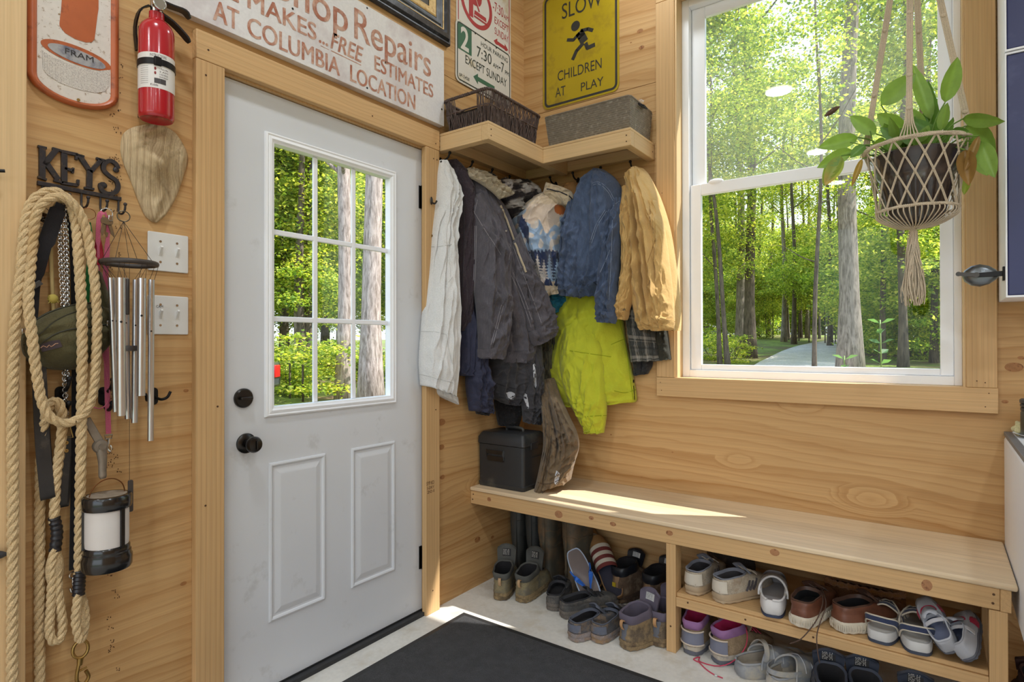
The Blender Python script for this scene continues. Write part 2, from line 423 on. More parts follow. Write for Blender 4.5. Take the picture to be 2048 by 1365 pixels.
WHITE = mat('white_door_paint', (218, 220, 224), .42, vary=.03, vs=4., bs=120., ba=.03, c2=(204, 205, 207), c2s=9., c2a=.05)
VINYL = mat('white_vinyl', (246, 247, 250), .35, vary=.02)
BLACK = mat('black_metal', (34, 33, 34), .45, .6, vary=.2, bs=90., ba=.1)
RUBBER = mat('black_rubber', (30, 30, 32), .6, vary=.15)
STEELD = metal('dark_bronze', (74, 70, 66), .35)
BRASS = metal('aged_brass', (170, 140, 84), .4)
CHROME = metal('bright_steel', (205, 205, 205), .22)
GLASS = glass('window_glass', .022); GLASSU = glass('dusty_window_glass', .05, .085); GLASSD = glass('door_glass', .025)
H = 3.28
g = G(); g.box((-.14, -6.2, 0), (0, -1.70, 2.438)).box((-.14, -1.70, 2.075), (0, -.775, 2.438)).box((-.14, -.775, 0), (0, .14, 2.438)).box((-.14, -6.2, 2.4405), (0, .14, H))
struct('wall_left', g, PLY_A)
g = G(); g.box((0, 0, 0), (.85, .14, 2.438)).box((.85, 0, 0), (1.935, .14, 1.03)).box((1.935, 0, 0), (5.4, .14, 2.438)).box((0, 0, 2.4405), (.85, .14, H)).box((1.935, 0, 2.4405), (5.4, .14, H)).box((.85, 0, 2.83), (1.935, .14, H))
struct('wall_back', g, PLY_B)
struct('wall_right', G().box((5.4, -6.2, 0), (5.54, .14, H)), PLY_A)
# unseen opening added in the far wall to fill the room with daylight
struct('wall_front', G().box((-.14, -6.34, 0), (.5, -6.2, H)).box((5.0, -6.34, 0), (5.54, -6.2, H)).box((.5, -6.34, 2.75), (5.0, -6.2, H)), PLY_B)
po = bpy.data.lights.new('fill_opening_portal', 'AREA'); po.shape = 'RECTANGLE'; po.size = 4.5; po.size_y = 2.75; po.cycles.is_portal = True; oo = bpy.data.objects.new('fill_opening_portal', po); COL.objects.link(oo); oo.location = (2.75, -6.25, 1.375); oo.rotation_euler = (pi/2, 0, 0)
struct('floor', G().box((-.14, -6.34, -.12), (5.54, .14, 0)), CONC)
CEIL = mat('white_ceiling_paint', (236, 234, 230), .8, vary=.03)
struct('ceiling', G().box((-.14, -6.34, H), (5.54, .14, H+.1)), CEIL)
# eave of the roof outside, beyond both outer walls
struct('trim_1', G().box((-1., .14, 3.46), (6., .46, 3.52)).box((-.6, -6.4, 3.46), (-.14, .14, 3.52)), CEIL)
# door casing, stud on the left
def board(n, lo, hi, ax, m=LUM, bev=.0025, knots=()):
    g = G().box(lo, hi); o = struct('trim_%d' % n, g, m[ax], bevel=bev)
    return o
board(2, (0, -1.786, 0), (.026, -1.697, 2.064), 'Z'); board(3, (0, -.796, .0), (.026, -.709, 2.064), 'Z'); board(4, (0, -1.786, 2.0645), (.027, -.709, 2.153), 'Y')
board(5, (-.0005, -2.34, 0), (.038, -2.198, H), 'Z', LUMP)
NAIL = mat('nail_dent', (86, 58, 34), .8)
def nails(parent, pts, ax, r=.0032):
    g = G()
    for p in pts: g.disc(p, r, V((1, 0, 0)) if ax == 'A' else V((0, -1, 0)), 10, .0006)
    ob('nail', g, NAIL, parent)
# (the nail dents are children of the boards they sit in)
for n, pts in (('trim_2', [(.0262, -1.757, 2.02), (.0262, -1.72, 1.0), (.0262, -1.757, .7)]), ('trim_3', [(.0262, -.748, 2.02), (.0262, -.726, 2.02), (.0262, -.755, .1), (.0262, -.735, .9)]), ('trim_4', [(.0272, -1.75, 2.1), (.0272, -1.1, 2.1), (.0272, -.735, 2.09)])):
    nails(bpy.data.objects[n], pts, 'A')
# ---- door
door = thing('door_1', 'white steel door with nine small panes in its upper half', 'door', (-.03, -1.233, .02)); door['kind'] = 'structure'
X0 = -.015; DL, DR, DB, DT = -1.695, -.782, .021, 2.056
gl = (-1.520, -.955, .972, 1.893)   # hole in the leaf
g = G(); X1 = X0-.044
for lo, hi in (((X1, DL, DB), (X0, gl[0], DT)), ((X1, gl[1], DB), (X0, DR, DT)), ((X1, gl[0], DB), (X0, gl[1], gl[2])), ((X1, gl[0], gl[3]), (X0, gl[1], DT))): g.box(lo, hi)
ob('door_leaf', g, WHITE, door)
def rectring(g, y0, y1, z0, z1, prof, x0, sgn=1):
    "nested rectangles (inset, height): a moulded frame or raised panel"
    rows = [[V((x0+sgn*h, y0+i, z0+i)), V((x0+sgn*h, y1-i, z0+i)), V((x0+sgn*h, y1-i, z1-i)), V((x0+sgn*h, y0+i, z1-i))] for i, h in prof]
    return g.grid(rows, True)
g = G(); prof = [(0, 0), (.002, .008), (.007, .011), (.012, .008), (.014, .010), (.022, .012), (.028, .007), (.034, .005), (.035, -.022), (.0, -.022)]
rectring(g, -1.538, -.938, .944, 1.922, prof, X0); ob('window_frame', g, VINYL, door, smooth=False)
gy = (-1.503, -.973); gz = (.979, 1.887)
g = G().box((X0-.024, gy[0], gz[0]), (X0-.020, gy[1], gz[1])); ob('pane', g, GLASSD, door, smooth=False)
g = G()
for k in (1, 2):
    y = lerp(gy[0], gy[1], k/3); g.box((X0-.019, y-.0095, gz[0]), (X0-.009, y+.0095, gz[1]))
    z = lerp(gz[0], gz[1], k/3); g.box((X0-.0185, gy[0], z-.0095), (X0-.0095, gy[1], z+.0095))
ob('glazing_bars', g, VINYL, door, bevel=.003)
for y0, y1 in ((-1.522, -1.292), (-1.172, -.944)):
    g = G(); rectring(g, y0, y1, .240, .786, [(0, .0002), (.003, .006), (.008, .0075), (.013, .005), (.016, .001), (.022, .0008), (.040, .0055), (.044, .0062)], X0)
    o = len(g.v); g.f.append((o-4, o-3, o-2, o-1)); ob('door_panel', g, WHITE, door, smooth=False)
ob('door_sweep', G().box((X1, DL, .0), (X0+.004, DR, .02)), RUBBER, door)
GUN = metal('gunmetal', (66, 64, 62), .3, vary=.2)
m = M.Translation((X0, -1.604, .866)) @ M.Rotation(pi/2, 4, 'Y')
kn = ob('door_knob', G().lathe([(0, 0), (.033, 0), (.033, .006), (.028, .010), (.014, .012), (.012, .03), (.02, .034), (.026, .044), (.0265, .054), (.022, .062), (.012, .065), (0, .065)], 32, m), GUN, door)
ob('thumb_turn', G().box((X0+.064, -1.606, .852), (X0+.072, -1.602, .880)), GUN, kn, bevel=.001)
m = M.Translation((X0, -1.614, 1.016)) @ M.Rotation(pi/2, 4, 'Y')
kn = ob('deadbolt', G().lathe([(0, 0), (.032, 0), (.032, .008), (.028, .013), (0, .014)], 32, m), GUN, door)
ob('thumb_turn', G().box((X0+.014, -1.634, 1.012), (X0+.03, -1.594, 1.021)), GUN, kn, bevel=.002)
for z in (1.795, .20):
    g = G(); g.tube([(X0+.012, -.787, z), (X0+.012, -.787, z+.1)], .007, 12)
    for k in range(1, 5): g.tube([(X0+.012, -.787, z+.02*k-.0006), (X0+.012, -.787, z+.02*k+.0006)], .0076, 12)
    g.box((X0-.002, -.80, z), (X0+.004, -.784, z+.1)); ob('hinge', g, GUN, door)
struct('trim_6', G().box((-.14, -1.697, 0), (-.02, -.776, .012)).box((-.02, -1.697, 0), (.014, -.796, .016)), mat('black_threshold', (52, 52, 54), .45, .3, vary=.2))
# jamb lining behind the casing
struct('trim_7', G().box((-.14, -1.712, 0), (-.0, -1.697, 2.075)).box((-.14, -.781, 0), (-.0, -.775, 2.075)).box((-.14, -1.697, 2.059), (-.0, -.781, 2.075)), LUM['Z'])
# ---- window
YF = -.021
board(8, (.770, YF, 1.0365), (.859, 0, 2.80), 'Z'); board(9, (1.927, YF, 1.0365), (2.014, 0, 2.80), 'Z'); board(10, (.770, YF-.001, .947), (2.016, 0, 1.036), 'X'); board(11, (.770, YF, 2.8005), (2.016, 0, 2.89), 'X')
for n, pts in (('trim_8', [(.80, YF-.0003, 1.9), (.83, YF-.0003, 1.3)]), ('trim_9', [(1.957, YF-.0003, 1.06), (1.98, YF-.0003, 1.055)]), ('trim_10', [(.79, YF-.0013, 1.012), (.795, YF-.0013, .975), (1.99, YF-.0013, 1.018), (1.98, YF-.0013, .97)])):
    nails(bpy.data.objects[n], pts, 'B', .002)
struct('trim_12', G().box((.850, -.012, 1.03), (.868, .085, 2.83)).box((1.919, -.012, 1.03), (1.936, .085, 2.83)).box((.868, -.012, 1.02), (1.919, .085, 1.0365)).box((.868, -.012, 2.815), (1.919, .085, 2.83)), LUMP['Z'], bevel=.001)
win = thing('window_1', 'tall white double-hung window in the plywood wall', 'window', (1.39, .07, 1.03)); win['kind'] = 'structure'
def frame(g, x0, x1, z0, z1, w, y0, y1):
    wl, wr, wb, wt = w
    g.box((x0, y0, z0), (x0+wl, y1, z1)).box((x1-wr, y0, z0), (x1, y1, z1)).box((x0+wl, y0, z0), (x1-wr, y1, z0+wb)).box((x0+wl, y0, z1-wt), (x1-wr, y1, z1)); return g
g = frame(G(), .868, 1.919, 1.0365, 2.815, (.033, .024, .034, .036), .058, .14); ob('window_frame', g, VINYL, win, bevel=.002)
s1 = ob('lower_sash', frame(G(), .903, 1.895, 1.071, 1.938, (.050, .042, .026, .052), .070, .094), VINYL, win, bevel=.003)
ob('pane', G().box((.95, .082, 1.095), (1.855, .085, 1.889)), GLASS, s1, smooth=False)
ob('sash_lock', G().ball((1.02, .075, 1.94), (.035, .012, .014), 16, 8), VINYL, s1)
s2 = ob('upper_sash', frame(G(), .903, 1.895, 1.90, 2.779, (.062, .046, .045, .05), .097, .120), VINYL, win, bevel=.003)
ob('pane', G().box((.96, .108, 1.94), (1.852, .111, 2.731)), GLASSU, s2, smooth=False)
# ceiling lamps: recessed discs (mirror images of one row show in the upper pane)
LAMP = N('lamp_diffuser'); e = LAMP.new('ShaderNodeEmission'); e.inputs[0].default_value = (1, .93, .82, 1); e.inputs[1].default_value = 9.; LAMP.link(e.outputs[0], LAMP.out.inputs[0]); LAMP = LAMP.m
lamp = thing('recessed_ceiling_lamp', 'round white recessed lamp in the ceiling', 'ceiling lamp', (.8, -2.3, H), 'recessed ceiling lamps')
ob('trim_ring', G().lathe([(.105, -.001), (.125, -.001), (.123, -.007), (.108, -.010), (.104, -.006)], 40, M.Translation((.8, -2.3, H))), CEIL, lamp)
ob('diffuser', G().disc((.8, -2.3, H-.004), .106, (0, 0, -1), 40), LAMP, lamp)
spots = [(.8, -.4)]+[(x, y) for x in (.8, 2.7, 4.5) for y in (-2.3, -4.2, -5.75)]  # first spot is an extra lamp, added to brighten the dim upper corner
for x, y in spots:
    if (x, y) != (.8, -2.3): dup(lamp, (x, y, H))
    l = bpy.data.lights.new('lamp_light', 'AREA'); l.shape = 'DISK'; l.size = .2; l.energy = LAMP_W*(.45 if y > -1 else 1); l.color = (.82, .92, 1.)
    lo = bpy.data.objects.new('lamp_light', l); COL.objects.link(lo); lo.location = (x, y, H-.02)
# door mat
g = G(); mx, my, ma = .137, -.675, .012
mm = M.Translation((mx, my, 0)) @ M.Rotation(-.0, 4, 'Z')
mat_ob = thing('door_mat', 'charcoal ribbed door mat on the concrete in front of the bench', 'mat', (mx+.45, my-.75, 0))
W_, L_ = 1.15, 1.7
ob('rubber_border', G().box((0, -L_, 0), (W_, 0, .004), mm), mat('mat_rubber', (48, 48, 49), .5), mat_ob, bevel=.002)
PILE = mat('mat_pile', (82, 82, 84), 1., vary=.25, vs=30., fine=.6, fs=420., bs=380., ba=1., bd=.006)
rows = []
for j in range(61):
    v = j/60; rows.append([mm @ V((lerp(.022, W_-.022, i/60), lerp(-.022, -L_+.022, v), .0042+.006*min(1, 14*min(i/60, 1-i/60, v, 1-v))**.5+.0006*NZ.noise(V((i*1.7, j*1.9, 0))))) for i in range(61)])
ob('pile', G().grid(rows), PILE, mat_ob)
# ================================================================ THINGS ON THE DOOR WALL
NA = V((1, 0, 0)); UY = V((0, 1, 0)); UZ = V((0, 0, 1)); UX = V((1, 0, 0)); NB = V((0, -1, 0))
def pa(pts, dflt=.03):
    "photo points (x, y[, distance from the door wall]) to places in the room"
    return [A(p[0], p[1], p[2] if len(p) > 2 else dflt) for p in pts]
# ---- hand-lettered board over the door
t = thing('painted_sign', 'long white board hand-lettered in faded red, above the door', 'sign', (0.031, -1.27, 2.182))
SIGNW = mat('weathered_white_board', (232, 229, 228), .6, vary=.06, vs=3., fine=.05, fs=90., c2=(206, 196, 196), c2s=3., c2a=.4)
ob('board', G().box((.0005, -1.875, 2.182), (.031, -.684, 2.525)), SIGNW, t, bevel=.001)
FADED = mat('faded_red_paint', (176, 112, 88), .7, vary=.25, vs=30., c2=(206, 168, 148), c2s=24., c2a=.6)
g = G(); o_ = .031
for s, y0, y1, z, h, k in (('Shop', -1.53, -1.225, 2.372, .118, {}), ('Repairs', -1.192, -.772, 2.372, .118, {}), ('ALL MAKES', -1.80, -1.365, 2.288, .06, {}), ('...', -1.352, -1.315, 2.288, .06, {}), ('FREE', -1.302, -1.150, 2.288, .062, {'shear': .25}), ('ESTIMATES', -1.092, -.757, 2.287, .058, {}), ('AT', -1.737, -1.655, 2.199, .064, {}), ('COLUMBIA', -1.625, -1.262, 2.199, .062, {}), ('LOCATION', -1.212, -.868, 2.199, .062, {})):
    for e in (-.0016, -.0005, .0006, .0016): textfit(g, s, (o_, y0+e, z+e*.4), UY, UZ, y1-y0, h, .0006+abs(e)*.1+(e > 0)*.00004, **k)
g.box((o_, -1.30, 2.277), (o_+.0006, -1.16, 2.280)); g.box((o_, -1.345, 2.277), (o_+.0006, -1.31, 2.279))
ob('lettering', g, FADED, t, smooth=False)
for y, z in ((-1.13, 2.515), (-1.13, 2.20), (-.70, 2.255), (-1.46, 2.36)): ob('screw', G().disc((o_, y, z), .004, NA, 10, .001), BLACK, t)
# ---- framed picture
t = thing('framed_picture', 'dark picture in a stepped black and gold frame, above the white board', 'picture', (0, -1.0, 2.572))
EBONY = mat('ebonised_frame', (52, 54, 60), .35, vary=.3, vs=40., c2=(84, 88, 96), c2s=20., c2a=.3)
GOLD = mat('gilt_slip', (205, 172, 110), .5, .2, vary=.15, vs=60., c2=(170, 130, 70), c2s=50., c2a=.4)
FY0, FY1, FZ0, FZ1 = -1.62, -.63, 2.572, 3.25
g = G(); rectring(g, FY0, FY1, FZ0, FZ1, [(0, 0), (0, .018), (.004, .024), (.012, .022), (.02, .034), (.04, .036), (.048, .026), (.052, .026)], .001); ob('outer_frame', g, EBONY, t)
g = G(); rectring(g, FY0, FY1, FZ0, FZ1, [(.052, .0), (.052, .028), (.057, .026)], .001); ob('bead', g, GOLD, t)
g = G(); rectring(g, FY0, FY1, FZ0, FZ1, [(.057, 0), (.057, .024), (.064, .022), (.07, .026), (.082, .02), (.088, .018), (.094, .0185)], .001); ob('inner_frame', g, EBONY, t)
g = G(); rectring(g, FY0, FY1, FZ0, FZ1, [(.094, 0), (.094, .019), (.10, .021), (.125, .012), (.13, .010)], .001); ob('gilt_slip', g, GOLD, t)
ob('painting', G().box((.001, FY0+.12, FZ0+.12), (.008, FY1-.12, FZ1-.12)), mat('dark_painting', (70, 64, 48), .4, vary=.5, vs=14., c2=(98, 84, 58), c2s=9., c2a=.4), t)
# ---- parking signs
SW = mat('enamelled_white', (222, 218, 210), .4, vary=.05, vs=6., c2=(196, 178, 140), c2s=4., c2a=.12)
SGREEN = mat('sign_green', (62, 108, 86), .45, vary=.1); SDARK = mat('sign_dark_green', (48, 58, 54), .5, vary=.15); SRED = mat('sign_red', (176, 62, 66), .45, vary=.1)
def plate(g, y0, y1, z0, z1, x0, th, r): return g.prism([(a+y0, b+z0) for a, b in roundrect(y1-y0, z1-z0, r)], (x0, 0, 0), UY, UZ, th)
def outline(g, y0, y1, z0, z1, x0, w, r, d=.0004):
    a = roundrect(y1-y0, z1-z0, r); b = roundrect(y1-y0-2*w, z1-z0-2*w, max(r-w, .002))
    A_ = [V((x0+d, y0+p, z0+q)) for p, q in a]; B_ = [V((x0+d, y0+w+p, z0+w+q)) for p, q in b]; return g.grid([A_, B_], True)
def holes(par, pts, x0):
    for y, z in pts: ob('bolt_hole', G().disc((x0, y, z), .0045, NA, 10, .0008), mat('hole_dark', (60, 44, 28), .9), par)
t = thing('parking_sign', 'white sign with red no-parking circle and broom, the upper of two in the corner', 'sign', (0, -.35, 2.70))
ob('plate', plate(G(), -.567, -.128, 2.67, 3.15, .001, .0022, .03), SW, t)
S_ = .0034; g = G(); outline(g, -.556, -.139, 2.681, 3.139, S_, .006, .024)
C_ = V((S_, -.415, 2.875)); ring = [[C_+V((.0005, r*1.02*cos(a), r*.98*sin(a))) for a in [2*pi*k/40 for k in range(40)]] for r in (.122, .100)]; g.grid(ring, True)
textfit(g, 'P', (S_, -.475, 2.80), UY, UZ, .10, .16, off=.03)
textfit(g, '-7:30', (S_, -.285, 2.905), UY, UZ, .09, .05); textfit(g, 'AM', (S_, -.19, 2.905), UY, UZ, .04, .026); textfit(g, 'EXCEPT', (S_, -.27, 2.845), UY, UZ, .12, .036); textfit(g, 'SUNDAY', (S_, -.27, 2.79), UY, UZ, .12, .036)
stroke(g, [C_+V((.0006, -.06, .10)), C_+V((.0006, .02, -.03))], .012, NA, .0006)
bc = C_+V((.0007, .028, -.05)); g.prism([(-.05, -.022), (.05, -.022), (.045, .012), (-.045, .012)], bc, UY, UZ, .0008)
def arrow(g, c, w, h, x, both=True):
    y, z = c; hw = w/2; g.prism([(-hw, 0), (-hw+.03, h), (-hw+.03, h*.4), (hw-.03, h*.4), (hw-.03, h), (hw, 0), (hw-.03, -h), (hw-.03, -h*.4), (-hw+.03, -h*.4), (-hw+.03, -h)] if both else [(-hw, 0), (-hw+.035, h), (-hw+.035, h*.4), (hw, h*.4), (hw, -h*.4), (-hw+.035, -h*.4), (-hw+.035, -h)], (x, y, z), UY, UZ, .0006)
arrow(g, (-.215, 2.752), .125, .022, S_); ob('red_print', g, SRED, t, smooth=False)
g = G(); stroke(g, [C_+V((.0013, -.056, .10)), C_+V((.0013, .026, -.03))], .003, NA, .0004); g.box((S_+.0016, C_.y-.02, C_.z-.064), (S_+.002, C_.y+.075, C_.z-.060)); ob('white_lines', g, SW, t, smooth=False)
t = thing('parking_sign', 'white two-hour parking sign with green numeral, the lower of two in the corner', 'sign', (0, -.35, 2.441))
S_ = .0062; ob('plate', plate(G(), -.575, -.130, 2.441, 2.738, .0036, .0022, .028), SW, t)
g = G(); outline(g, -.566, -.139, 2.450, 2.729, S_, .006, .022); textfit(g, 'HOUR PARKING', (S_, -.385, 2.680), UY, UZ, .225, .022)
textfit(g, '7:30', (S_, -.418, 2.615), UY, UZ, .118, .052); textfit(g, 'AM', (S_, -.288, 2.613), UY, UZ, .043, .022); textfit(g, '-7', (S_, -.238, 2.612), UY, UZ, .045, .052); textfit(g, 'PM', (S_, -.184, 2.612), UY, UZ, .035, .022)
textfit(g, 'EXCEPT SUNDAY', (S_, -.505, 2.548), UY, UZ, .335, .040); textfit(g, 'SP-242E', (S_, -.55, 2.47), UY, UZ, .075, .014); ob('dark_print', g, SDARK, t, smooth=False)
g = G().box((S_, -.562, 2.598), (S_+.0003, -.458, 2.725)); arrow(g, (-.36, 2.505), .17, .026, S_, False); ob('green_print', g, SGREEN, t, smooth=False)
g = G(); textfit(g, '2', (S_+.0003, -.54, 2.608), UY, UZ, .06, .105, off=.02); ob('numeral', g, SW, t, smooth=False)
holes(t, [(-.43, 2.722), (-.26, 2.72), (-.35, 2.722)], S_+.0003)
# ---- oil-filter advertising sign
t = thing('advertising_sign', 'white and orange enamel filter sign with a rounded bottom, upper left', 'sign', (0, -2.089, 1.82))
ORANGE = mat('orange_enamel', (184, 98, 56), .38, vary=.12, vs=20., c2=(120, 62, 40), c2s=16., c2a=.22)
SPECK = mat('speckled_white_enamel', (222, 214, 204), .45, vary=.08, vs=60., c2=(140, 110, 70), c2s=90., c2a=.12)
def fram_out(ins):
    w = .101-ins; out = []
    for k in range(17):
        a = pi+pi*k/16; out.append((-2.089+w*cos(a)*(1 if abs(cos(a)) < .98 else 1), 1.876+(.056-ins*.75)*sin(a)))
    for k in range(17):
        a = pi*k/16; out.append((-2.089+w*cos(a), 2.62+(.056-ins)*sin(a)))
    return out
rows = []
for ins, x in ((0, .0015), (0, .009), (.004, .014), (.010, .016), (.016, .014), (.019, .010), (.0195, .0085)): rows.append([V((x, a, b)) for a, b in fram_out(ins)])
g = G().grid(rows, True); o = len(g.v)-34; ob('rim', g, ORANGE, t)
g = G().add([V((.0085, a, b)) for a, b in fram_out(.0193)], [tuple(range(34))]); ob('panel', g, SPECK, t, smooth=False)
x = .009; g = G()
def fp(pts, lift=0.): return flat(g, pts, 'A', x, .0005, lift)
fp([(125, -20), (197, -6), (197, 18), (195, 30), (189, 78), (184, 84), (172, 85), (150, 78), (130, 66), (119, 52), (119, 45), (122, 20)])
E1 = [(81+70.5*(1-cos(a)), 84+26*(1-cos(a))-22*sin(a)*.85) for a in [2*pi*k/36 for k in range(36)]]
fp(E1)
ob('orange_print', g, ORANGE, t, smooth=False)
g = G(); fp([(83, 100), (100, 112), (130, 125), (165, 136), (195, 142), (219, 140), (218, 172), (210, 183), (192, 186), (160, 180), (120, 166), (95, 150), (86, 138)], .0001)
s = N('perforated_print'); co = s.coord((1, 1, 1)); v = s.new('ShaderNodeTexVoronoi', feature='F1'); s.link(co, v.inputs[0]); s.set(v, Scale=300., Randomness=.15)
s.link(s.ramp(v.outputs['Distance'], [(.25, lin((96, 84, 76))), (.42, lin((222, 214, 204)))]), s.p.inputs['Base Color']); ob('perforated_print', g, s.m, t, smooth=False)
g = G(); E2 = [(95+58*(1-cos(a)), 90.5+22*(1-cos(a))-16*sin(a)*.85) for a in [2*pi*k/36 for k in range(36)]]; fp(E2, .0008)
ob('grey_print', g, mat('grey_print', (168, 166, 166), .5, vary=.15, vs=90., c2=(90, 92, 110), c2s=14., c2a=.3), t, smooth=False)
g = G(); textpx(g, 'FRAM', 'A', x+.0018, (130, 107), (187, 125), (131, 96)); ob('lettering', g, mat('print_black', (52, 48, 46), .6), t, smooth=False)
g = G(); g.tube([A(157, 200, .0155), A(157, 200, .018)], .004, 12); ob('eyelet', g, BRASS, t)
# ---- fire extinguisher
ec = A(313, 200, .07); ex = thing('fire_extinguisher', 'red fire extinguisher with a white label and black handle, beside the door', 'fire extinguisher', (ec.x, ec.y, 1.822))
RED = mat('red_lacquer', (178, 24, 38), .22, vary=.05, coat=.5); R_ = .0445; mz = M.Translation((ec.x, ec.y, 1.822))
ob('cylinder', G().lathe([(0, .006), (.03, .004), (.040, .0), (.0435, .004), (R_, .012), (R_, .236), (.043, .25), (.038, .262), (.028, .274), (.02, .279), (.019, .30), (0, .30)], 48, mz), RED, ex)
ob('label', G().lathe([(R_+.0004, .075), (R_+.0004, .172)], 48, mz), mat('paper_label', (226, 222, 218), .5, vary=.03), ex)
st = ob('strap', G().lathe([(R_+.0006, .139), (R_+.0024, .139), (R_+.0024, .156), (R_+.0006, .156)], 48, mz), BLACK, ex)
cd = (CAM-ec); cd.z = 0; ca = atan2(cd.y, cd.x)
def cyl(g, s, a0, z, w, h, r=R_+.0007, center=ec):
    "text wrapped on the cylinder, start angle a0"
    q = G(); textfit(q, s, (0, 0, 0), UX, UY, w, h, 0); g.add([V((center.x+r*cos(a0+p.x/R_), center.y+r*sin(a0+p.x/R_), 1.822+z+p.y)) for p in q.v], q.f); return g
g = G(); cyl(g, 'INSTRUCTIONS', ca-.35, .1605, .040, .0075)
for k in range(4): cyl(g, '1 PULL PIN' if k == 0 else '2 AIM' if k == 1 else '3 SQUEEZE' if k == 2 else 'SWEEP', ca+.15, .127-.0075*k, .022, .004)
for k in range(9): cyl(g, 'IIIIIIIIIIIIII', ca-.95, .132-.0058*k, .022, .0016)
cyl(g, 'Kidde', ca-.32, .080, .018, .006)
ob('lettering', g, mat('label_ink', (70, 52, 54), .6), ex, smooth=False)
g = G()
for a0, z in ((-.12, .088), (.2, .088)):
    rows = [[V((ec.x+(R_+.0009)*cos(ca+a0+.022*i/R_*.02/.022), ec.y+(R_+.0008)*sin(ca+a0+.022*i/R_*.02/.022), 1.822+z+.014*j)) for i in (0, .35, .7)] for j in (0, 1)]; g.grid(rows)
ob('pictograms', g, mat('label_black', (70, 66, 66), .6), ex); g = G()
for k in range(2): g.ball((ec.x+(R_)*cos(ca-.05), ec.y+R_*sin(ca-.05), 1.822+.128-.012*k), (.0012, .004, .0045), 10, 6)
ob('pictogram_arrows', g, mat('label_red', (150, 60, 60), .6), ex)
g = G(); hx = V((ec.x, ec.y, 1.822)); hd = V((cos(radians(60)), sin(radians(60)), 0))
g.tube([hx+V((0, 0, .296)), hx+V((0, 0, .335))], .016, 16)
ob('valve', g, CHROME, ex)
gd = hx+V((.026, -.004, .318)); ob('pressure_gauge', G().lathe([(0, 0), (.0165, 0), (.018, .003), (.018, .011), (.0155, .013), (.0145, .0115), (0, .0115)], 28, M.Translation(gd-V((.008, 0, 0))) @ M.Rotation(pi/2, 4, 'Y')), CHROME, ex)
g = G(); lv = UY
for z0, z1, dz in ((.305, .255, 0), (.338, .325, 1)):
    p = [hx+lv*.0+V((0, 0, z0)), hx+lv*.04+V((0, 0, z0-(.012 if not dz else .0))), hx+lv*.075+V((0, 0, z1+.015)), hx+lv*.09+V((0, 0, z1))]; g.strap(cr(p, 10), [.026]*8+[.022, .012], .006, UX)
ob('lever', g, mat('black_plastic', (38, 34, 34), .4), ex, bevel=.001)
g = G(); g.strap(cr([hx+V((-.05, -.03, .20)), hx+V((-.05, -.035, .262)), hx+V((-.02, -.035, .30)), hx+V((0, -.018, .315))], 10), .016, .004, UX); g.box((.0, ec.y-.02, 1.84), (.018, ec.y+.02, 2.10)); ob('bracket', g, BLACK, ex)
g = G().box((ec.x+R_*cos(ca+.05)-.004, ec.y+R_*sin(ca+.05)-.009, 1.822+.136), (ec.x+R_*cos(ca+.05)+.006, ec.y+R_*sin(ca+.05)+.009, 1.822+.160)); ob('buckle', g, BLACK, st, bevel=.002)
# ---- KEYS hook rack
IRON = mat('cast_iron', (62, 58, 60), .5, .5, vary=.25, vs=60., c2=(92, 76, 62), c2s=70., c2a=.2, bs=120., ba=.3)
kr = thing('key_rack', 'cast iron rack whose letters read KEYS, with five hooks', 'key rack', (0, -2.077, 1.55))
X = .006
def kp(*p): return [A(a, b, X) for a, b in p]
def bar(g, pts, w): g.strap(pts, w, .009, [UX.cross((V(pts[min(i+1, len(pts)-1)])-V(pts[max(i-1, 0)])).normalized()) for i in range(len(pts))])
g = G()
for p, w in ((((84, 296), (84, 357)), .013), (((75, 293), (93, 297)), .006), (((75, 354), (93, 360)), .006), (((88, 330), (112, 300)), .012), (((92, 326), (116, 360)), .013), (((104, 297), (122, 302)), .006), (((107, 361), (126, 366)), .006),
             (((128, 308), (128, 366)), .013), (((122, 303), (155, 310)), .008), (((128, 337), (146, 342)), .007), (((122, 366), (155, 371)), .008), (((153, 309), (152, 320)), .006), (((155, 371), (156, 360)), .006), (((146, 336), (145, 347)), .005),
             (((158, 311), (178, 341)), .012), (((202, 320), (180, 345)), .010), (((179, 340), (178, 375)), .013), (((168, 376), (188, 379)), .006), (((150, 309), (168, 314)), .006), (((192, 317), (210, 322)), .006)):
    bar(g, kp(*p), w)
sc_ = cr([A(a, b, X) for a, b in ((236, 338), (231, 328), (220, 322), (209, 327), (207, 340), (218, 352), (232, 362), (236, 375), (229, 386), (215, 388), (204, 382), (201, 370), (209, 369))], 40); bar(g, sc_, .011)
for a, b in ((232, 340), (208, 371)): g.ball(A(a, b, X), (.005, .008, .008), 12, 8)
ob('letters', g, IRON, kr, bevel=.0012)
g = G(); bar(g, kp((74, 366), (242, 399)), .011); ob('crossbar', g, IRON, kr, bevel=.001)
for a, b in ((88, 372), (128, 380), (170, 386), (208, 393), (244, 400)):
    b0 = A(a-7 if a > 150 else a-3, b-2, X)
    s_ = 26*1.3e-3; pts = [b0, b0+V((0, .0, -s_)), b0+V((.006, .002, -s_-.008)), b0+V((.018, .004, -s_-.008)), b0+V((.026, .006, -s_+.002)), b0+V((.028, .006, -s_+.016))]
    g = G(); g.tube(cr(pts, 16), .0028, 8); g.ball(pts[-1], .0048, 12, 8); ob('hook', g, IRON, kr)
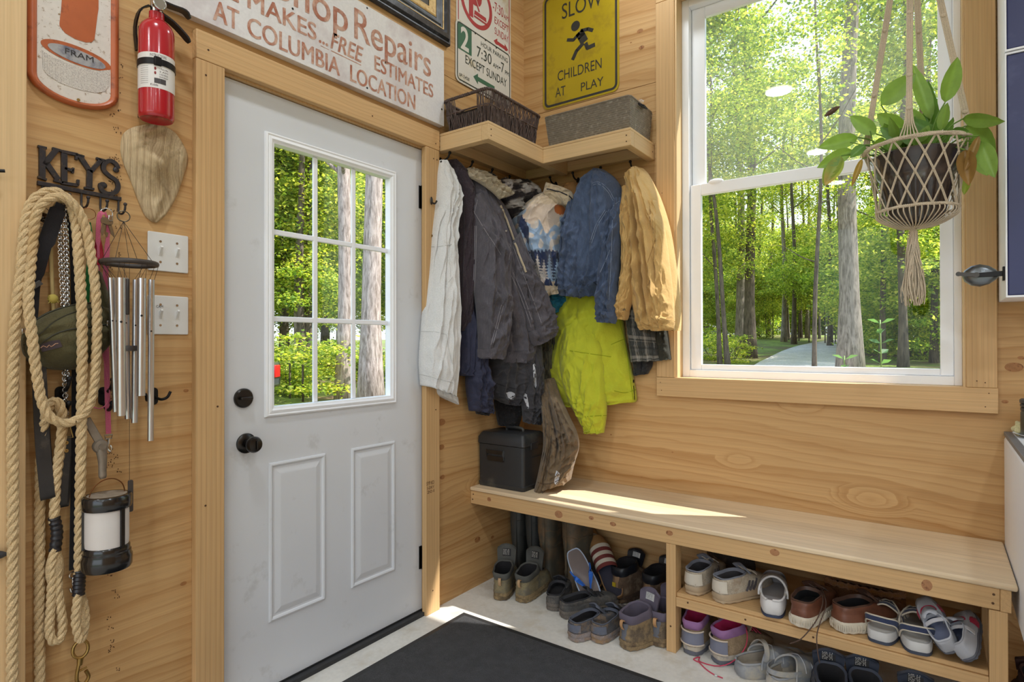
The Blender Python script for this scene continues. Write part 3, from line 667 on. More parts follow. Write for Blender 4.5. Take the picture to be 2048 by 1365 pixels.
# ---- driftwood
DRIFT = wood('driftwood_grain', 'Z', (206, 184, 148), (146, 118, 84), ring=40., stretch=.4, dist=14., contrast=.9, fine=.2, rough=.8)
oL = [(285, 250), (262, 256), (247, 268), (242, 286), (242, 305), (248, 328), (258, 352), (268, 378), (278, 404), (290, 430), (303, 443)]
oR = [(322, 250), (346, 262), (358, 275), (367, 290), (375, 308), (376, 325), (370, 346), (361, 372), (349, 402), (332, 430), (314, 446)]
rows = []
for k, (l, r) in enumerate(zip(cr([p+(0,) for p in oL], 40), cr([p+(0,) for p in oR], 40))):
    t_ = k/39; row = []
    for i in range(29):
        u = i/28; p = l.lerp(r, u); c = A(p.x, p.y, .004); dpt = .045*(1-abs(2*u-1)**2.4)*(sin(pi*clamp(t_*.9+.07))**.6)
        dpt *= .7+.8*NZ.noise(V((c.y*20, c.z*9, 1.)))+.3*NZ.noise(V((c.y*80+4*sin(c.z*30), c.z*22, 4.)))+.2*sin(11*u+7*t_+3*sin(6*t_)); row.append(c+V((dpt, 0, 0)))
    row += [V((.001, q.y, q.z)) for q in (row[-1], row[0])]; rows.append(row)
g = G().grid(rows, True); n_ = len(rows[0]); g.f += [tuple(range(n_)), tuple(range(len(g.v)-n_, len(g.v)))]
dw = ob('driftwood', g, DRIFT, None, label='pale swirled driftwood slab hung under the fire extinguisher', cat='driftwood', angle=80)
# ---- light switches
for n_, (a, b, lab) in enumerate((((294, 462), (375, 548), 'white double light switch plate, the upper of two'), ((294, 590), (375, 670), 'white double light switch plate marked CAM, the lower of two'))):
    p, q = A(*a), A(*b); y0, y1, z0, z1 = p.y, q.y, q.z, p.z
    sw = thing('light_switch', lab, 'light switch', (0, (y0+y1)/2, z0), 'light switches by the door')
    PL = mat('switch_plastic', (226, 225, 222), .35, vary=.02); ob('cover_plate', plate(G(), y0, y1, z0, z1, .0005, .006, .004), PL, sw, bevel=.002)
    for k in (-1, 1):
        yc = (y0+y1)/2+k*.0232; zc = (z0+z1)/2
        g = G().box((.006, yc-.0055, zc-.012), (.0072, yc+.0055, zc+.012)); g.add([V(v_) for v_ in ((.0072, yc-.004, zc-.010), (.0072, yc+.004, zc-.010), (.0072, yc+.004, zc+.009), (.0072, yc-.004, zc+.009), (.019, yc-.0032, zc+.012), (.019, yc+.0032, zc+.012), (.016, yc+.0032, zc+.017), (.016, yc-.0032, zc+.017))], [(0, 1, 5, 4), (1, 2, 6, 5), (2, 3, 7, 6), (3, 0, 4, 7), (4, 5, 6, 7)])
        ob('toggle', g, PL, sw, bevel=.0006)
        for dz in (-.03, .03): ob('screw', G().disc((.0064, yc, zc+dz), .0035, NA, 12, .0008), CHROME, sw)
    if n_: g = G(); textfit(g, 'CAM', (.0066, y0+.022, z1-.036), UY, UZ, .018, .0075); ob('lettering', g, mat('ink', (60, 60, 64), .6), sw, smooth=False)
# ---- coat hooks lower down
def coathook(c, lab, flip=1):
    h = thing('coat_hook', lab, 'coat hook', c, 'black hooks under the key rack'); c = V(c)
    g = G().prism([(a-.012, b-.022) for a, b in roundrect(.024, .05, .011)], c+V((.0005, 0, 0)), UY, UZ, .004); ob('base', g, BLACK, h, bevel=.001)
    g = G(); g.tube(cr([c+V((.004, 0, -.012)), c+V((.02, 0, -.03)), c+V((.045, .0*flip, -.03)), c+V((.062, 0, -.012))], 12), [.0045]*11+[.006], 8); g.ball(c+V((.062, 0, -.012)), .007, 10, 8); ob('lower_prong', g, BLACK, h)
    g = G(); g.tube(cr([c+V((.004, 0, .012)), c+V((.03, 0, .016)), c+V((.055, 0, .03)), c+V((.066, 0, .05))], 12), [.0045]*11+[.006], 8); g.ball(c+V((.066, 0, .05)), .007, 10, 8); ob('upper_prong', g, BLACK, h)
    return h
coathook(A(120, 795, .001), 'black coat hook holding the second rope, lower left'); coathook(A(206, 795, .001), 'black coat hook holding the iron shackle, behind the pink leash')
h = thing('coat_hook', 'black coat hook with an empty curled prong right of the wind chime', 'coat hook', A(306, 795, .001), 'black hooks under the key rack'); c = V(h.location)
ob('base', G().prism([(a-.012, b-.022) for a, b in roundrect(.024, .05, .011)], c, UY, UZ, .004), BLACK, h); g = G(); g.tube(cr([c+V((.004, -.004, 0)), c+V((.02, -.024, -.006)), c+V((.03, -.03, .006)), c+V((.032, -.034, .014))], 12), .004, 8); ob('lower_prong', g, BLACK, h)
g = G(); g.tube(cr([c+V((.004, .004, 0)), c+V((.024, .012, -.006)), c+V((.03, .026, 0)), c+V((.032, .034, .016))], 12), .004, 8); ob('upper_prong', g, BLACK, h)
# ---- ropes
ROPE = mat('manila_rope', (214, 186, 142), .9, vary=.2, vs=60., fine=.35, fs=500., bs=420., ba=.7, bd=.002, c2=(190, 158, 112), c2s=8., c2a=.3)
TAPE = mat('black_tape', (32, 30, 34), .38, vary=.15)
r1 = thing('rope_lead', 'long thick tan rope with a brass snap, looped over the key rack', 'rope', A(100, 700, .05))
P = pa([(24, 1410, .053), (25, 1200, .053), (26, 1000, .053), (25, 840, .056), (27, 720, .06), (33, 620, .075), (43, 545, .07), (48, 470, .055), (56, 425, .05), (70, 398, .05), (95, 384, .052), (118, 386, .054), (140, 405, .056), (152, 450, .062), (159, 540, .082), (164, 640, .098), (164, 760, .098), (162, 900, .08), (160, 1020, .07), (158, 1150, .06)])
P = cr(P, 160); ob('rope', rope(G(), P, .0122), ROPE, r1)
g = G(); W = pa([(160, 1140, .061), (157, 1190, .058)]); g.tube(evenly(W, 20), [.0135+.0012*sin(i*2.1) for i in range(20)], 14); ob('black_wrap', g, TAPE, r1)
g = G(); rope(g, cr(pa([(157, 1188, .062), (153, 1220, .062), (152, 1250, .058), (160, 1283, .055)]), 30), .011); rope(g, cr(pa([(160, 1188, .05), (168, 1215, .05), (170, 1250, .052), (162, 1284, .053)]), 30), .011); g.ball(A(161, 1240, .05), (.014, .016, .04), 14, 10); ob('eye_splice', g, ROPE, r1)
g = G(); cx = A(161, 1290, .055)
g.tube([cx+V((.003*sin(a), .016*sin(a), -.012-.022*cos(a))) for a in [2*pi*k/20 for k in range(20)]], .004, 8, closed=True); g.tube([cx+V((0, 0, -.034)), cx+V((0, -.002, -.052))], [.008, .006], 12)
g.tube(cr([cx+V((0, -.004, -.05)), cx+V((0, -.008, -.075)), cx+V((0, -.006, -.095)), cx+V((0, .008, -.104)), cx+V((0, .018, -.09)), cx+V((0, .012, -.072))], 22), .0045, 8); g.tube([cx+V((0, -.008, -.068)), cx+V((0, .014, -.064))], .0028, 8); ob('snap_hook', g, BRASS, r1)
r2 = thing('rope_lead', 'closed loop of thick tan rope hanging in front of the green belt bag', 'rope', A(120, 700, .08))
P = pa([(150, 842, .09), (128, 847, .085), (104, 838, .085), (85, 808, .085), (73, 745, .09), (63, 665, .095), (57, 605, .09), (61, 535, .075), (66, 470, .06), (74, 425, .066), (92, 402, .072), (120, 394, .074), (150, 412, .076), (170, 452, .078), (182, 510, .086), (191, 580, .098), (194, 650, .104), (191, 740, .104), (184, 795, .1), (168, 828, .095)])
P = cr(P+[P[0]], 150); ob('rope', rope(G(), P, .0116), ROPE, r2)
r3 = thing('rope_lead', 'tan rope with a black taped eye hanging from a coat hook', 'rope', A(100, 1000, .05))
P = cr(pa([(80, 1410, .02), (79, 1200, .02), (80, 1000, .022), (83, 900, .03), (90, 840, .045), (103, 806, .06), (117, 806, .066), (125, 838, .06), (121, 890, .055), (113, 950, .052), (110, 1000, .05), (108, 1045, .048)]), 130); ob('rope', rope(G(), P, .0118), ROPE, r3)
g = G(); W = cr(pa([(108, 1035, .048), (114, 1065, .048), (110, 1102, .046)]), 22); g.tube(W, [.0125+.0012*sin(i*1.9) for i in range(22)], 14); ob('black_wrap', g, TAPE, r3)
g = G(); rope(g, cr(pa([(110, 1098, .05), (104, 1130, .05), (104, 1165, .048), (101, 1220, .045), (99, 1262, .044), (106, 1284, .044), (120, 1278, .044), (125, 1250, .045), (119, 1205, .047), (115, 1165, .048), (116, 1130, .046), (111, 1098, .045)]), 90), .0108); g.ball(A(110, 1140, .044), (.014, .02, .05), 14, 10); ob('eye_splice', g, ROPE, r3)
# ---- straps, chain, leash
LEATH = mat('black_leather', (44, 42, 42), .5, vary=.2, vs=40., c2=(86, 78, 70), c2s=12., c2a=.12, bs=160., ba=.2)
WEB = fabric('black_webbing', (40, 38, 41), 700., .3)
l1 = thing('leather_strap', 'wide black leather strap folded into a hanging loop, lower left', 'strap', A(85, 850, .05))
ob('strap', G().strap(cr(pa([(75, 690, .03), (79, 760, .035), (82, 830, .042), (86, 900, .05), (92, 960, .058), (95, 992, .06), (97, 997, .05), (95, 985, .04), (88, 900, .03), (82, 800, .02)]), 40), .030, .003, UY), LEATH, l1)
c1 = thing('chain_leash', 'steel chain dog leash with a black leather handle', 'leash', A(132, 800, .06))
g = G(); chain(g, cr(pa([(122, 412, .042), (121, 500, .03), (126, 600, .026), (128, 700, .024), (131, 800, .04), (132, 850, .05)]), 90), .0072, .0014, .0052); chain(g, cr(pa([(130, 412, .044), (132, 500, .034), (134, 600, .03), (133, 640, .026), (133, 700, .026), (134, 760, .036)]), 70), .0072, .0014, .0052); ob('chain', g, CHROME, c1)
g = G(); dc = A(134, 862, .054); g.tube([dc+V((0, a, b)) for a, b in ((-.013, -.018), (.013, -.018), (.006, .012), (-.004, .012))], .0022, 8, closed=True); ob('d_ring', g, BRASS, c1)
ob('handle', G().strap(cr(pa([(133, 874, .054), (133, 900, .054), (129, 960, .052), (126, 1006, .05), (128, 1012, .044), (131, 1000, .038), (134, 930, .042), (134, 880, .05)]), 40), .018, .003, UY), LEATH, c1)
g = G()
for y_ in (886, 902): g.lathe([(.0012, .002), (.0045, .002), (.0045, 0)], 14, M.Translation(A(132.5, y_, .0555)) @ M.Rotation(pi/2, 4, 'Y'))
ob('rivets', g, BRASS, c1)
w1 = thing('webbing_leash', 'long flat black webbing leash with a steel snap, hung behind the rope', 'leash', A(150, 900, .03))
ob('webbing', G().strap(cr(pa([(136, 420, .04), (146, 470, .03), (150, 560, .02), (152, 700, .018), (151, 900, .03), (147, 1140, .035)]), 40), .019, .002, UY), WEB, w1)
g = G(); c = A(146, 1146, .036); g.tube([c+V((0, .008*cos(a), -.006+.008*sin(a))) for a in [2*pi*k/14 for k in range(14)]], .002, 6, closed=True); g.tube(cr([c+V((0, 0, -.012)), c+V((0, 0, -.03)), c+V((0, .006, -.042)), c+V((0, -.002, -.05)), c+V((0, -.006, -.038))], 16), .003, 8); ob('snap_hook', g, CHROME, w1)
# ---- belt bag
OLIVE = fabric('olive_nylon', (92, 86, 58), 500., .5, vary=.18, c2=(70, 66, 44), c2s=6., c2a=.3)
bag = thing('belt_bag', 'olive green zipped belt bag hung by its black strap', 'bag', A(135, 680, .05))
oT = [(38, 668), (60, 650), (95, 626), (130, 613), (165, 606), (200, 606), (228, 620), (234, 640)]
oB = [(38, 690), (44, 712), (62, 725), (90, 737), (130, 741), (165, 735), (205, 705), (233, 660)]
rows = []
T_, B_ = cr([p+(0,) for p in oT], 44), cr([p+(0,) for p in oB], 44)
for k in range(44):
    u = k/43; row = []
    for j in range(25):
        v_ = j/24; p = T_[k].lerp(B_[k], v_); bul = (1-abs(2*v_-1)**2.6)*(1-abs(2*u-1)**4)
        c = A(p.x, p.y, .028); row.append(c+V((.055*bul**.7+.004*NZ.noise(V((c.y*40, c.z*55, 0)))*bul+.004*sin(v_*22+u*5)*(v_ < .5)*bul, 0, 0)))
    row += [V((.012, q.y, q.z)) for q in (row[-1], row[0])]; rows.append(row)
g = G().grid(rows, True); m_ = len(rows[0]); g.f += [tuple(range(m_)), tuple(range(len(g.v)-m_, len(g.v)))]
bb = ob('body', g, OLIVE, bag, bvh=True, angle=70)
g = G(); seam(g, [bb], [(44, 664), (75, 640), (110, 622), (150, 611), (200, 608), (228, 622)], .0022); seam(g, [bb], [(48, 690), (80, 668), (115, 640), (160, 622), (205, 616)], .0016); seam(g, [bb], [(70, 700), (95, 678), (130, 662), (175, 655), (225, 648)], .002); ob('zips', g, mat('olive_zip', (60, 58, 44), .6), bag)
g = G(); patch(g, [bb], [(78, 690), (100, 683), (119, 680)], [(84, 704), (104, 699), (124, 694)], th=.0018); ob('label', g, mat('plum_label', (74, 62, 68), .7), bag)
g = G(); seam(g, [bb], [(81, 696), (88, 691), (92, 696), (98, 690), (103, 694), (109, 688), (116, 687)], .0009, lift=2.6); ob('logo', g, mat('label_thread', (206, 160, 130), .7), bag)
for a, b in ((48, 664), (216, 648)):
    hh = hit([bb], a, b); g = G().box(hh[0]+V((0, -.006, -.006)), hh[0]+V((.008, .006, .008))); zp = ob('zip_pull', g, CHROME, bag, bevel=.002)
    g = G().strap([hh[0]+V((.007, 0, -.004)), hh[0]+V((.009, .003, -.022)), hh[0]+V((.006, .009, -.04))], .008, .002, UY); ob('pull_tab', g, OLIVE, zp)
g = G(); g.strap(cr(pa([(60, 700, .03), (68, 620, .03), (72, 570, .034), (84, 520, .046), (98, 470, .05), (114, 425, .052), (122, 408, .054)]), 30), [.018]*12+[.024]*6+[.034]*8+[.02]*4, .0025, UY); ob('strap', g, WEB, bag)
g = G(); c = A(70, 572, .042); g.box(c+V((-.003, -.016, -.006)), c+V((.003, .016, .006)), M.Translation(c) @ M.Rotation(.7, 4, 'X') @ M.Translation(-c)); ob('buckle', g, mat('grey_plastic', (84, 82, 80), .5), bag, bevel=.001)
g = G(); rows = []
for j in range(8):
    v_ = j/7; rows.append([A(lerp(lerp(195, 196, v_), lerp(203, 232, v_), i/8), lerp(lerp(540, 625, v_), lerp(545, 628, v_), i/8), .03+.02*sin(pi*i/8)) for i in range(9)])
ob('side_wing', G().grid(rows), OLIVE, bag)
# ---- cord with a knot, keys, pink leash
pc = thing('cord', 'pale stiff cord with a frayed knot, bent over a rack hook', 'cord', A(108, 520, .03)); CORD = mat('pale_cord', (190, 166, 112), .7, vary=.15)
g = G(); g.tube(cr(pa([(141, 432, .044), (138, 412, .048), (126, 403, .05), (113, 408, .046), (104, 430, .036), (102, 480, .024), (104, 560, .02), (108, 640, .02), (110, 660, .02)]), 50), .0044, 10); ob('cord', g, CORD, pc)
g = G(); kc = A(106, 598, .022); g.ball(kc, (.009, .012, .012), 12, 8)
for k in range(22): q = V((.4, rnd.uniform(-1, 1), rnd.uniform(-1, 1))); g.tube([kc, kc+q*rnd.uniform(.012, .02)], .0006, 4)
ob('knot', g, mat('frayed_yellow', (204, 184, 92), .9), pc)
kt = thing('key_bunch', 'steel key rings with a small wooden tag on the left hooks', 'keys', A(86, 450, .03))
g = G()
for a, b, r, tl in ((86, 425, .012, .3), (84, 437, .014, 1.1), (82, 447, .011, .6)): c = A(a, b, .034); g.tube([c+V((r*sin(tl)*cos(q), r*cos(q)*cos(tl*.3), r*sin(q))) for q in [2*pi*k/20 for k in range(20)]], .0011, 6, closed=True)
ob('key_rings', g, CHROME, kt); g = G()
g.disc(A(88, 437, .03), .013, V((.8, .3, .2)), 24, .003); ob('coin_tag', g, mat('dark_coin', (96, 80, 66), .35, .7), kt)
g = G().prism([(a-.0085, b-.042) for a, b in roundrect(.017, .046, .006)], A(93, 512, .012), UY, UZ, .003); wt = ob('wooden_tag', g, mat('tag_wood', (164, 112, 62), .6), kt, bevel=.001)
kb = thing('key_bunch', 'bunch of keys with a red tag on the fourth rack hook', 'keys', A(208, 460, .03)); g = G()
c = A(213, 428, .036); g.tube([c+V((.004*cos(q), .013*cos(q), .015*sin(q))) for q in [2*pi*k/20 for k in range(20)]], .0012, 6, closed=True); ob('key_ring', g, CHROME, kb)
KM = metal('key_brass', (160, 150, 130), .35)
for k, (dy, dz, tilt) in enumerate(((-.002, -.02, .1), (.004, -.022, -.12), (.001, -.026, .25), (-.006, -.018, -.2))):
    m = M.Translation(c+V((-.004+.005*k, dy, -.012))) @ M.Rotation(tilt, 4, 'X')
    g = G(); g.prism([(.010*cos(q), -.010+.010*sin(q)) for q in [2*pi*i/14 for i in range(14)]], m @ V((0, 0, 0)), m.to_3x3() @ UY, m.to_3x3() @ UZ, .002); g.prism([(-.004, -.018), (.004, -.018), (.004, -.048), (.001, -.052), (-.001, -.046), (-.004, -.042)], m @ V((0, 0, 0)), m.to_3x3() @ UY, m.to_3x3() @ UZ, .002); ob('key', g, KM, kb, smooth=False)
g = G(); rows = [[A(lerp(a, b, i/4), y_, .03+.008*sin(pi*i/4)) for i in range(5)] for a, b, y_ in ((192, 200, 470), (189, 205, 492), (188, 208, 515), (190, 206, 530))]; ob('red_tag', G().grid(rows), fabric('red_cloth', (176, 28, 50)), kb)
g = G(); g.box(c+V((.006, .0, -.02)), c+V((.012, .012, -.004))); ob('silver_fob', g, CHROME, kb, bevel=.002)
kr3 = thing('key_bunch', 'thin brown key ring on the middle rack hook with a green cord', 'keys', A(182, 430, .03)); g = G(); c = A(176, 428, .034); g.tube([c+V((.005*cos(q), .016*cos(q), .015*sin(q))) for q in [2*pi*k/20 for k in range(20)]], .001, 6, closed=True); ob('key_ring', g, mat('copper_ring', (140, 90, 56), .4, .8), kr3)
g = G(); g.tube(cr(pa([(180, 445, .03), (184, 470, .03), (187, 505, .028), (180, 500, .03), (179, 460, .03)]), 20), .002, 6); g.strap(cr(pa([(183, 480, .026), (177, 540, .022), (174, 600, .02), (176, 640, .018)]), 20), .011, .002, UY); ob('green_strap', g, fabric('green_webbing', (46, 124, 66)), kr3)
pk = thing('pink_leash', 'thin pink nylon leash with a steel snap', 'leash', A(210, 650, .04)); PINK = fabric('pink_nylon', (206, 104, 132), 600., .2)
g = G(); g.strap(cr(pa([(206, 425, .044), (199, 432, .046), (196, 470, .042), (197, 520, .036), (198, 545, .03)]), 24), [.011]*14+[.006]*10, .002, UY); g.strap(cr(pa([(210, 424, .044), (216, 450, .04), (214, 500, .034), (211, 560, .03), (212, 640, .03), (214, 760, .034), (217, 868, .036)]), 40), [.005]*6+[.009]*6+[.0125]*28, .002, UY); ob('leash', g, PINK, pk)
g = G(); g.tube(cr(pa([(204, 700, .04), (212, 740, .05), (219, 780, .05), (216, 805, .045), (202, 817, .04), (186, 815, .035)]), 30), .0016, 6); ob('thin_cord', g, PINK, pk)
g = G(); c = A(217, 872, .037); g.tube([c+V((0, a, b)) for a, b in ((-.009, .002), (.009, .002), (.007, -.008), (-.007, -.008))], .0018, 6, closed=True); g.tube([c+V((0, 0, -.008)), c+V((0, 0, -.022))], [.004, .003], 8); g.tube(cr([c+V((0, 0, -.02)), c+V((0, -.002, -.034)), c+V((0, .004, -.043)), c+V((0, .007, -.034)), c+V((0, .004, -.026))], 16), .0022, 8); ob('snap_hook', g, CHROME, pk)
# ---- iron shackle and lantern
sh = thing('iron_shackle', 'worn grey iron link hanging from a coat hook above the lantern', 'shackle', A(203, 900, .08)); IR = mat('worn_iron', (132, 120, 106), .55, .5, vary=.25, vs=40., bs=90., ba=.3)
g = G().strap(pa([(172, 838, .07), (200, 886, .085)]), .019, .008, V((0, .7, .5))); ob('link', g, IR, sh, bevel=.002)
g = G(); c = A(200, 893, .085); g.lathe([(0, -.008), (.016, -.008), (.018, 0), (.016, .010), (.008, .012), (.008, .018), (0, .018)], 20, M.Translation(c) @ M.Rotation(pi/2, 4, 'Y')); ob('pivot', g, IR, sh)
g = G(); g.tube(cr(pa([(202, 896, .088), (205, 920, .09), (205, 945, .092), (206, 958, .094)]), 14), [.011, .012, .012, .011, .0105, .010, .0095, .009, .009, .009, .009, .009, .008, .006], 12); ob('tongue', g, IR, sh)
lc = A(214, 1136, .10); ln = thing('lantern', 'black camping lantern with a frosted white globe, hanging by its wire handle', 'lantern', lc); ml = M.Translation(lc); BP = mat('black_gloss_plastic', (22, 22, 24), .22, coat=.3)
ob('base', G().lathe([(0, 0), (.053, 0), (.056, .006), (.0565, .03), (.0535, .036), (.0535, .043), (.051, .046), (.051, .056), (.048, .06), (0, .06)], 40, ml), BP, ln)
ob('globe', G().lathe([(.0475, .058), (.0485, .075), (.0485, .145), (.0475, .158)], 40, ml), mat('frosted_plastic', (212, 206, 202), .5, vary=.03), ln)
cap = ob('cap', G().lathe([(.045, .152), (.053, .155), (.055, .160), (.055, .185), (.052, .189), (0, .189)], 40, ml), BP, ln); ob('top_label', G().lathe([(.0, .1895), (.044, .1895)], 30, ml), mat('grey_label', (150, 136, 120), .6, vary=.3, vs=60.), cap)
for a in (.35, 2.3, 4.4): ob('upright', G().box((.0485, -.005, .055), (.0535, .005, .16), ml @ M.Rotation(a, 4, 'Z')), BP, ln); g = G(); g.tube([lc+V((.01*sin(q), -.040*cos(q), .186+.045*sin(q))) for q in [pi*k/20 for k in range(21)]], .0014, 8); ob('wire_handle', g, mat('copper_wire', (176, 120, 80), .35, .9), ln)
# ---- wind chime
wc = thing('wind_chime', 'silver wind chime with seven tubes under a dark wooden ring', 'wind chime', A(258, 526, .10)); c0 = A(259, 527, .10); DW = mat('dark_turned_wood', (64, 56, 52), .45, vary=.15); SILV = metal('brushed_aluminium', (206, 206, 210), .3, vary=.06)
RR = .062; g = G(); g.tube([c0+V((RR*cos(q), RR*sin(q), 0)) for q in [2*pi*k/40 for k in range(40)]], .0068, 10, closed=True); ob('top_ring', g, DW, wc)
hk = A(247, 421, .036); g = G(); rc = A(247, 433, .045); g.tube([rc+V((.003*cos(q), .0145*cos(q), .0145*sin(q))) for q in [2*pi*k/22 for k in range(22)]], .0016, 6, closed=True); ob('hanging_ring', g, mat('dark_wire_ring', (92, 84, 70), .4, .8), wc)
STR = mat('black_cord', (40, 34, 28), .7); g = G()
for q in (.6, 2.4, 4.2, 5.4): g.tube([rc+V((0, 0, -.014)), c0+V((RR*cos(q), RR*sin(q), .004))], .0007, 4)
g.tube([rc+V((0, 0, -.014)), c0, A(259, 960, .10)], .0006, 4)
tubes = []
for x0, y0, x1, y1, of, r in ((242, 556, 243, 832, .155, .0098), (284, 557, 282, 792, .15, .0098), (303, 560, 301, 882, .115, .0074), (272, 560, 269, 846, .085, .0078), (229, 556, 240, 826, .09, .0078), (250, 556, 256, 838, .07, .0078), (222, 556, 232, 824, .10, .0072)):
    a, b = A(x0, y0, of), A(x1, y1, of); a_ = V(a); tubes.append((a, b, r))
    k = (a-c0); k.z = 0; k = k.normalized()*RR
    for s_ in (-1, 1): g.tube([a+V((0, s_*r*.8, -.004)), c0+k+V((0, s_*r*.6, -.004))], .0006, 4)
ob('strings', g, STR, wc)
for a, b, r in tubes:
    d_ = (b-a).normalized(); q = d_.to_track_quat('Z', 'Y').to_matrix().to_4x4(); L_ = (b-a).length
    tb = ob('tube', G().lathe([(r*.82, 0), (r, 0), (r, L_), (r*.82, L_), (r*.82, 0)], 20, M.Translation(a) @ q), SILV, wc)
    g = G(); e = (CAM-a).normalized(); e = (e-d_*e.dot(d_)).normalized(); g.disc(a+d_*(L_*.32)+e*(r*.99), r*.3, e, 10, .0004); ob('pin_hole', g, BLACK, tb)
c = A(261, 697, .10); ob('clapper', G().lathe([(0, -.007), (.021, -.007), (.022, 0), (.021, .007), (0, .007)], 28, M.Translation(c)), DW, wc)
c = A(255, 592, .12); ob('wood_bead', G().box(c+V((-.006, -.004, -.05)), c+V((.006, .004, .045))), DW, wc, bevel=.003)
c = A(260, 992, .10); ob('wind_sail', G().prism([(a-.006, b-.042) for a, b in roundrect(.012, .084, .004)], c, UY, UZ, .006), DW, wc, bevel=.001)
# ---- bits at the left edge
g = G(); c = A(4, 347, .04); g.tube(cr([c+V((-.002, -.05, 0)), c+V((.012, -.03, -.002)), c+V((.02, -.012, 0)), c+V((.022, 0, .002))], 12), .004, 8); ob('stud_hook', g, BLACK, None, label='black wire hook screwed to the stud at the left edge', cat='hook')
g = G(); c = A(0, 1112, .05); g.tube(cr([c+V((-.0, -.06, .01)), c+V((0, -.03, .006)), c+V((0, .012, .0))], 12), [.014]*8+[.012, .010, .008, .004], 12); ob('hand_tool', g, mat('grey_grip', (60, 62, 68), .5), None, label='dark grey tool handle poking in at the left edge', cat='tool')
# printed grade stamps on the sheets
STAMP = mat('stamp_ink', (96, 66, 40), .8)
g = G(); R2 = random.Random(3)
for y_ in range(60, 1340, 9):
    if 330 < y_ < 900 and R2.random() < .55: continue
    if R2.random() < .45: continue
    a = 232+R2.uniform(-8, 8) if y_ < 460 else 226+R2.uniform(-8, 12)
    for k in range(5): p = A(a+R2.uniform(-7, 7), y_+R2.uniform(-4, 4), .0004); g.box(p+V((0, -.001, -.0012)), p+V((.0003, .001, .0018)))
ob('grade_stamp', g, STAMP, bpy.data.objects['wall_left'], smooth=False)
g = G(); textpx(g, 'SYP KD', 'A', .0264, (853, 973), (868, 967), (855, 965)); textpx(g, 'S-DRY', 'A', .0264, (854, 981), (868, 976), (855, 975)); textpx(g, '201', 'A', .0264, (854, 989), (868, 984), (855, 983)); ob('grade_stamp', g, STAMP, bpy.data.objects['trim_3'], smooth=False)
# ================================================================ CORNER SHELF, BENCH, CABINETS
sh = thing('corner_shelf', 'L-shaped pine shelf on rails high in the corner', 'shelf', (.2, -.2, 2.065))
XF, YE, YI, XE = .30, -.702, -.275, .757
def part(n, lo, hi, ax, par, m=LUMP, bev=.002, **k): return ob(n, G().box(lo, hi), m[ax], par, bevel=bev, **k)
part('shelf_board', (.0005, YE, 2.1332), (XF, -.001, 2.145), 'Y', sh); part('shelf_board', (XF+.0005, YI, 2.1332), (XE, -.001, 2.145), 'X', sh)
part('rail', (XF-.038, YE+.0, 2.066), (XF, -.039, 2.1328), 'Y', sh); part('rail', (.0005, YE, 2.066), (XF-.0385, YE+.038, 2.1328), 'X', sh)
part('rail', (XF+.0005, YI, 2.066), (XE, YI+.038, 2.1328), 'X', sh); part('rail', (XE-.038, YI+.0385, 2.066), (XE, -.001, 2.1328), 'Y', sh)
part('cleat', (.0005, YE+.0385, 2.084), (.038, -.001, 2.1328), 'Y', sh); part('cleat', (.0385, -.0385, 2.084), (XE-.0385, -.001, 2.1328), 'X', sh)
g = G()
for p, n in (((XF+.0002, YE+.019, 2.085), UX), ((XF+.0002, YE+.019, 2.112), UX), ((XE-.02, YI-.0002, 2.085), NB), ((XE-.02, YI-.0002, 2.112), NB), ((.02, YE-.0002, 2.085), NB), ((.02, YE-.0002, 2.112), NB), ((XE+.0002, -.03, 2.1), UX)): g.disc(p, .0032, n, 10, .0006)
ob('nail', g, NAIL, sh)
# hooks under the shelf
def hook2(c, n):
    h = thing('coat_hook', 'black cast double hook on the plywood under the corner shelf', 'coat hook', c, 'coat hooks under the corner shelf'); c = V(c); side = UZ.cross(n)
    g = G().prism([(.011*cos(q), -.006+.026*sin(q)) for q in [2*pi*k/20 for k in range(20)]], c+n*.0005, side, UZ, .004); ob('base', g, BLACK, h)
    g = G(); g.tube(cr([c+n*.004+UZ*.006, c+n*.03+UZ*.004, c+n*.05+UZ*.012, c+n*.06+UZ*.03], 12), .0042, 8); g.ball(c+n*.06+UZ*.03, .0075, 10, 8); ob('upper_prong', g, BLACK, h)
    g = G()
    for s in (-1, 1): g.tube(cr([c+n*.004-UZ*.02, c+n*.016+side*(.012*s)-UZ*.034, c+n*.03+side*(.026*s)-UZ*.03, c+n*.036+side*(.03*s)-UZ*.014], 12), .0036, 8); g.ball(c+n*.036+side*(.03*s)-UZ*.014, .006, 10, 8)
    ob('lower_prongs', g, BLACK, h); return h
for y in (-.678, -.516, -.363, -.216): hook2((0, y, 2.028), NA)
for x in (.079, .206, .342, .50, .658): hook2((x, 0, 2.034), NB)
h = thing('coat_hook', 'black hook on the door casing beside the upper hinge', 'coat hook', A(862, 402, .026)); c = V(h.location); g = G(); g.ball(c+V((.003, 0, 0)), (.004, .008, .018), 12, 10); g.tube(cr([c+V((.004, 0, -.008)), c+V((.02, .004, -.014)), c+V((.03, .006, -.002))], 8), .004, 8); ob('prong', g, STEELD, h)
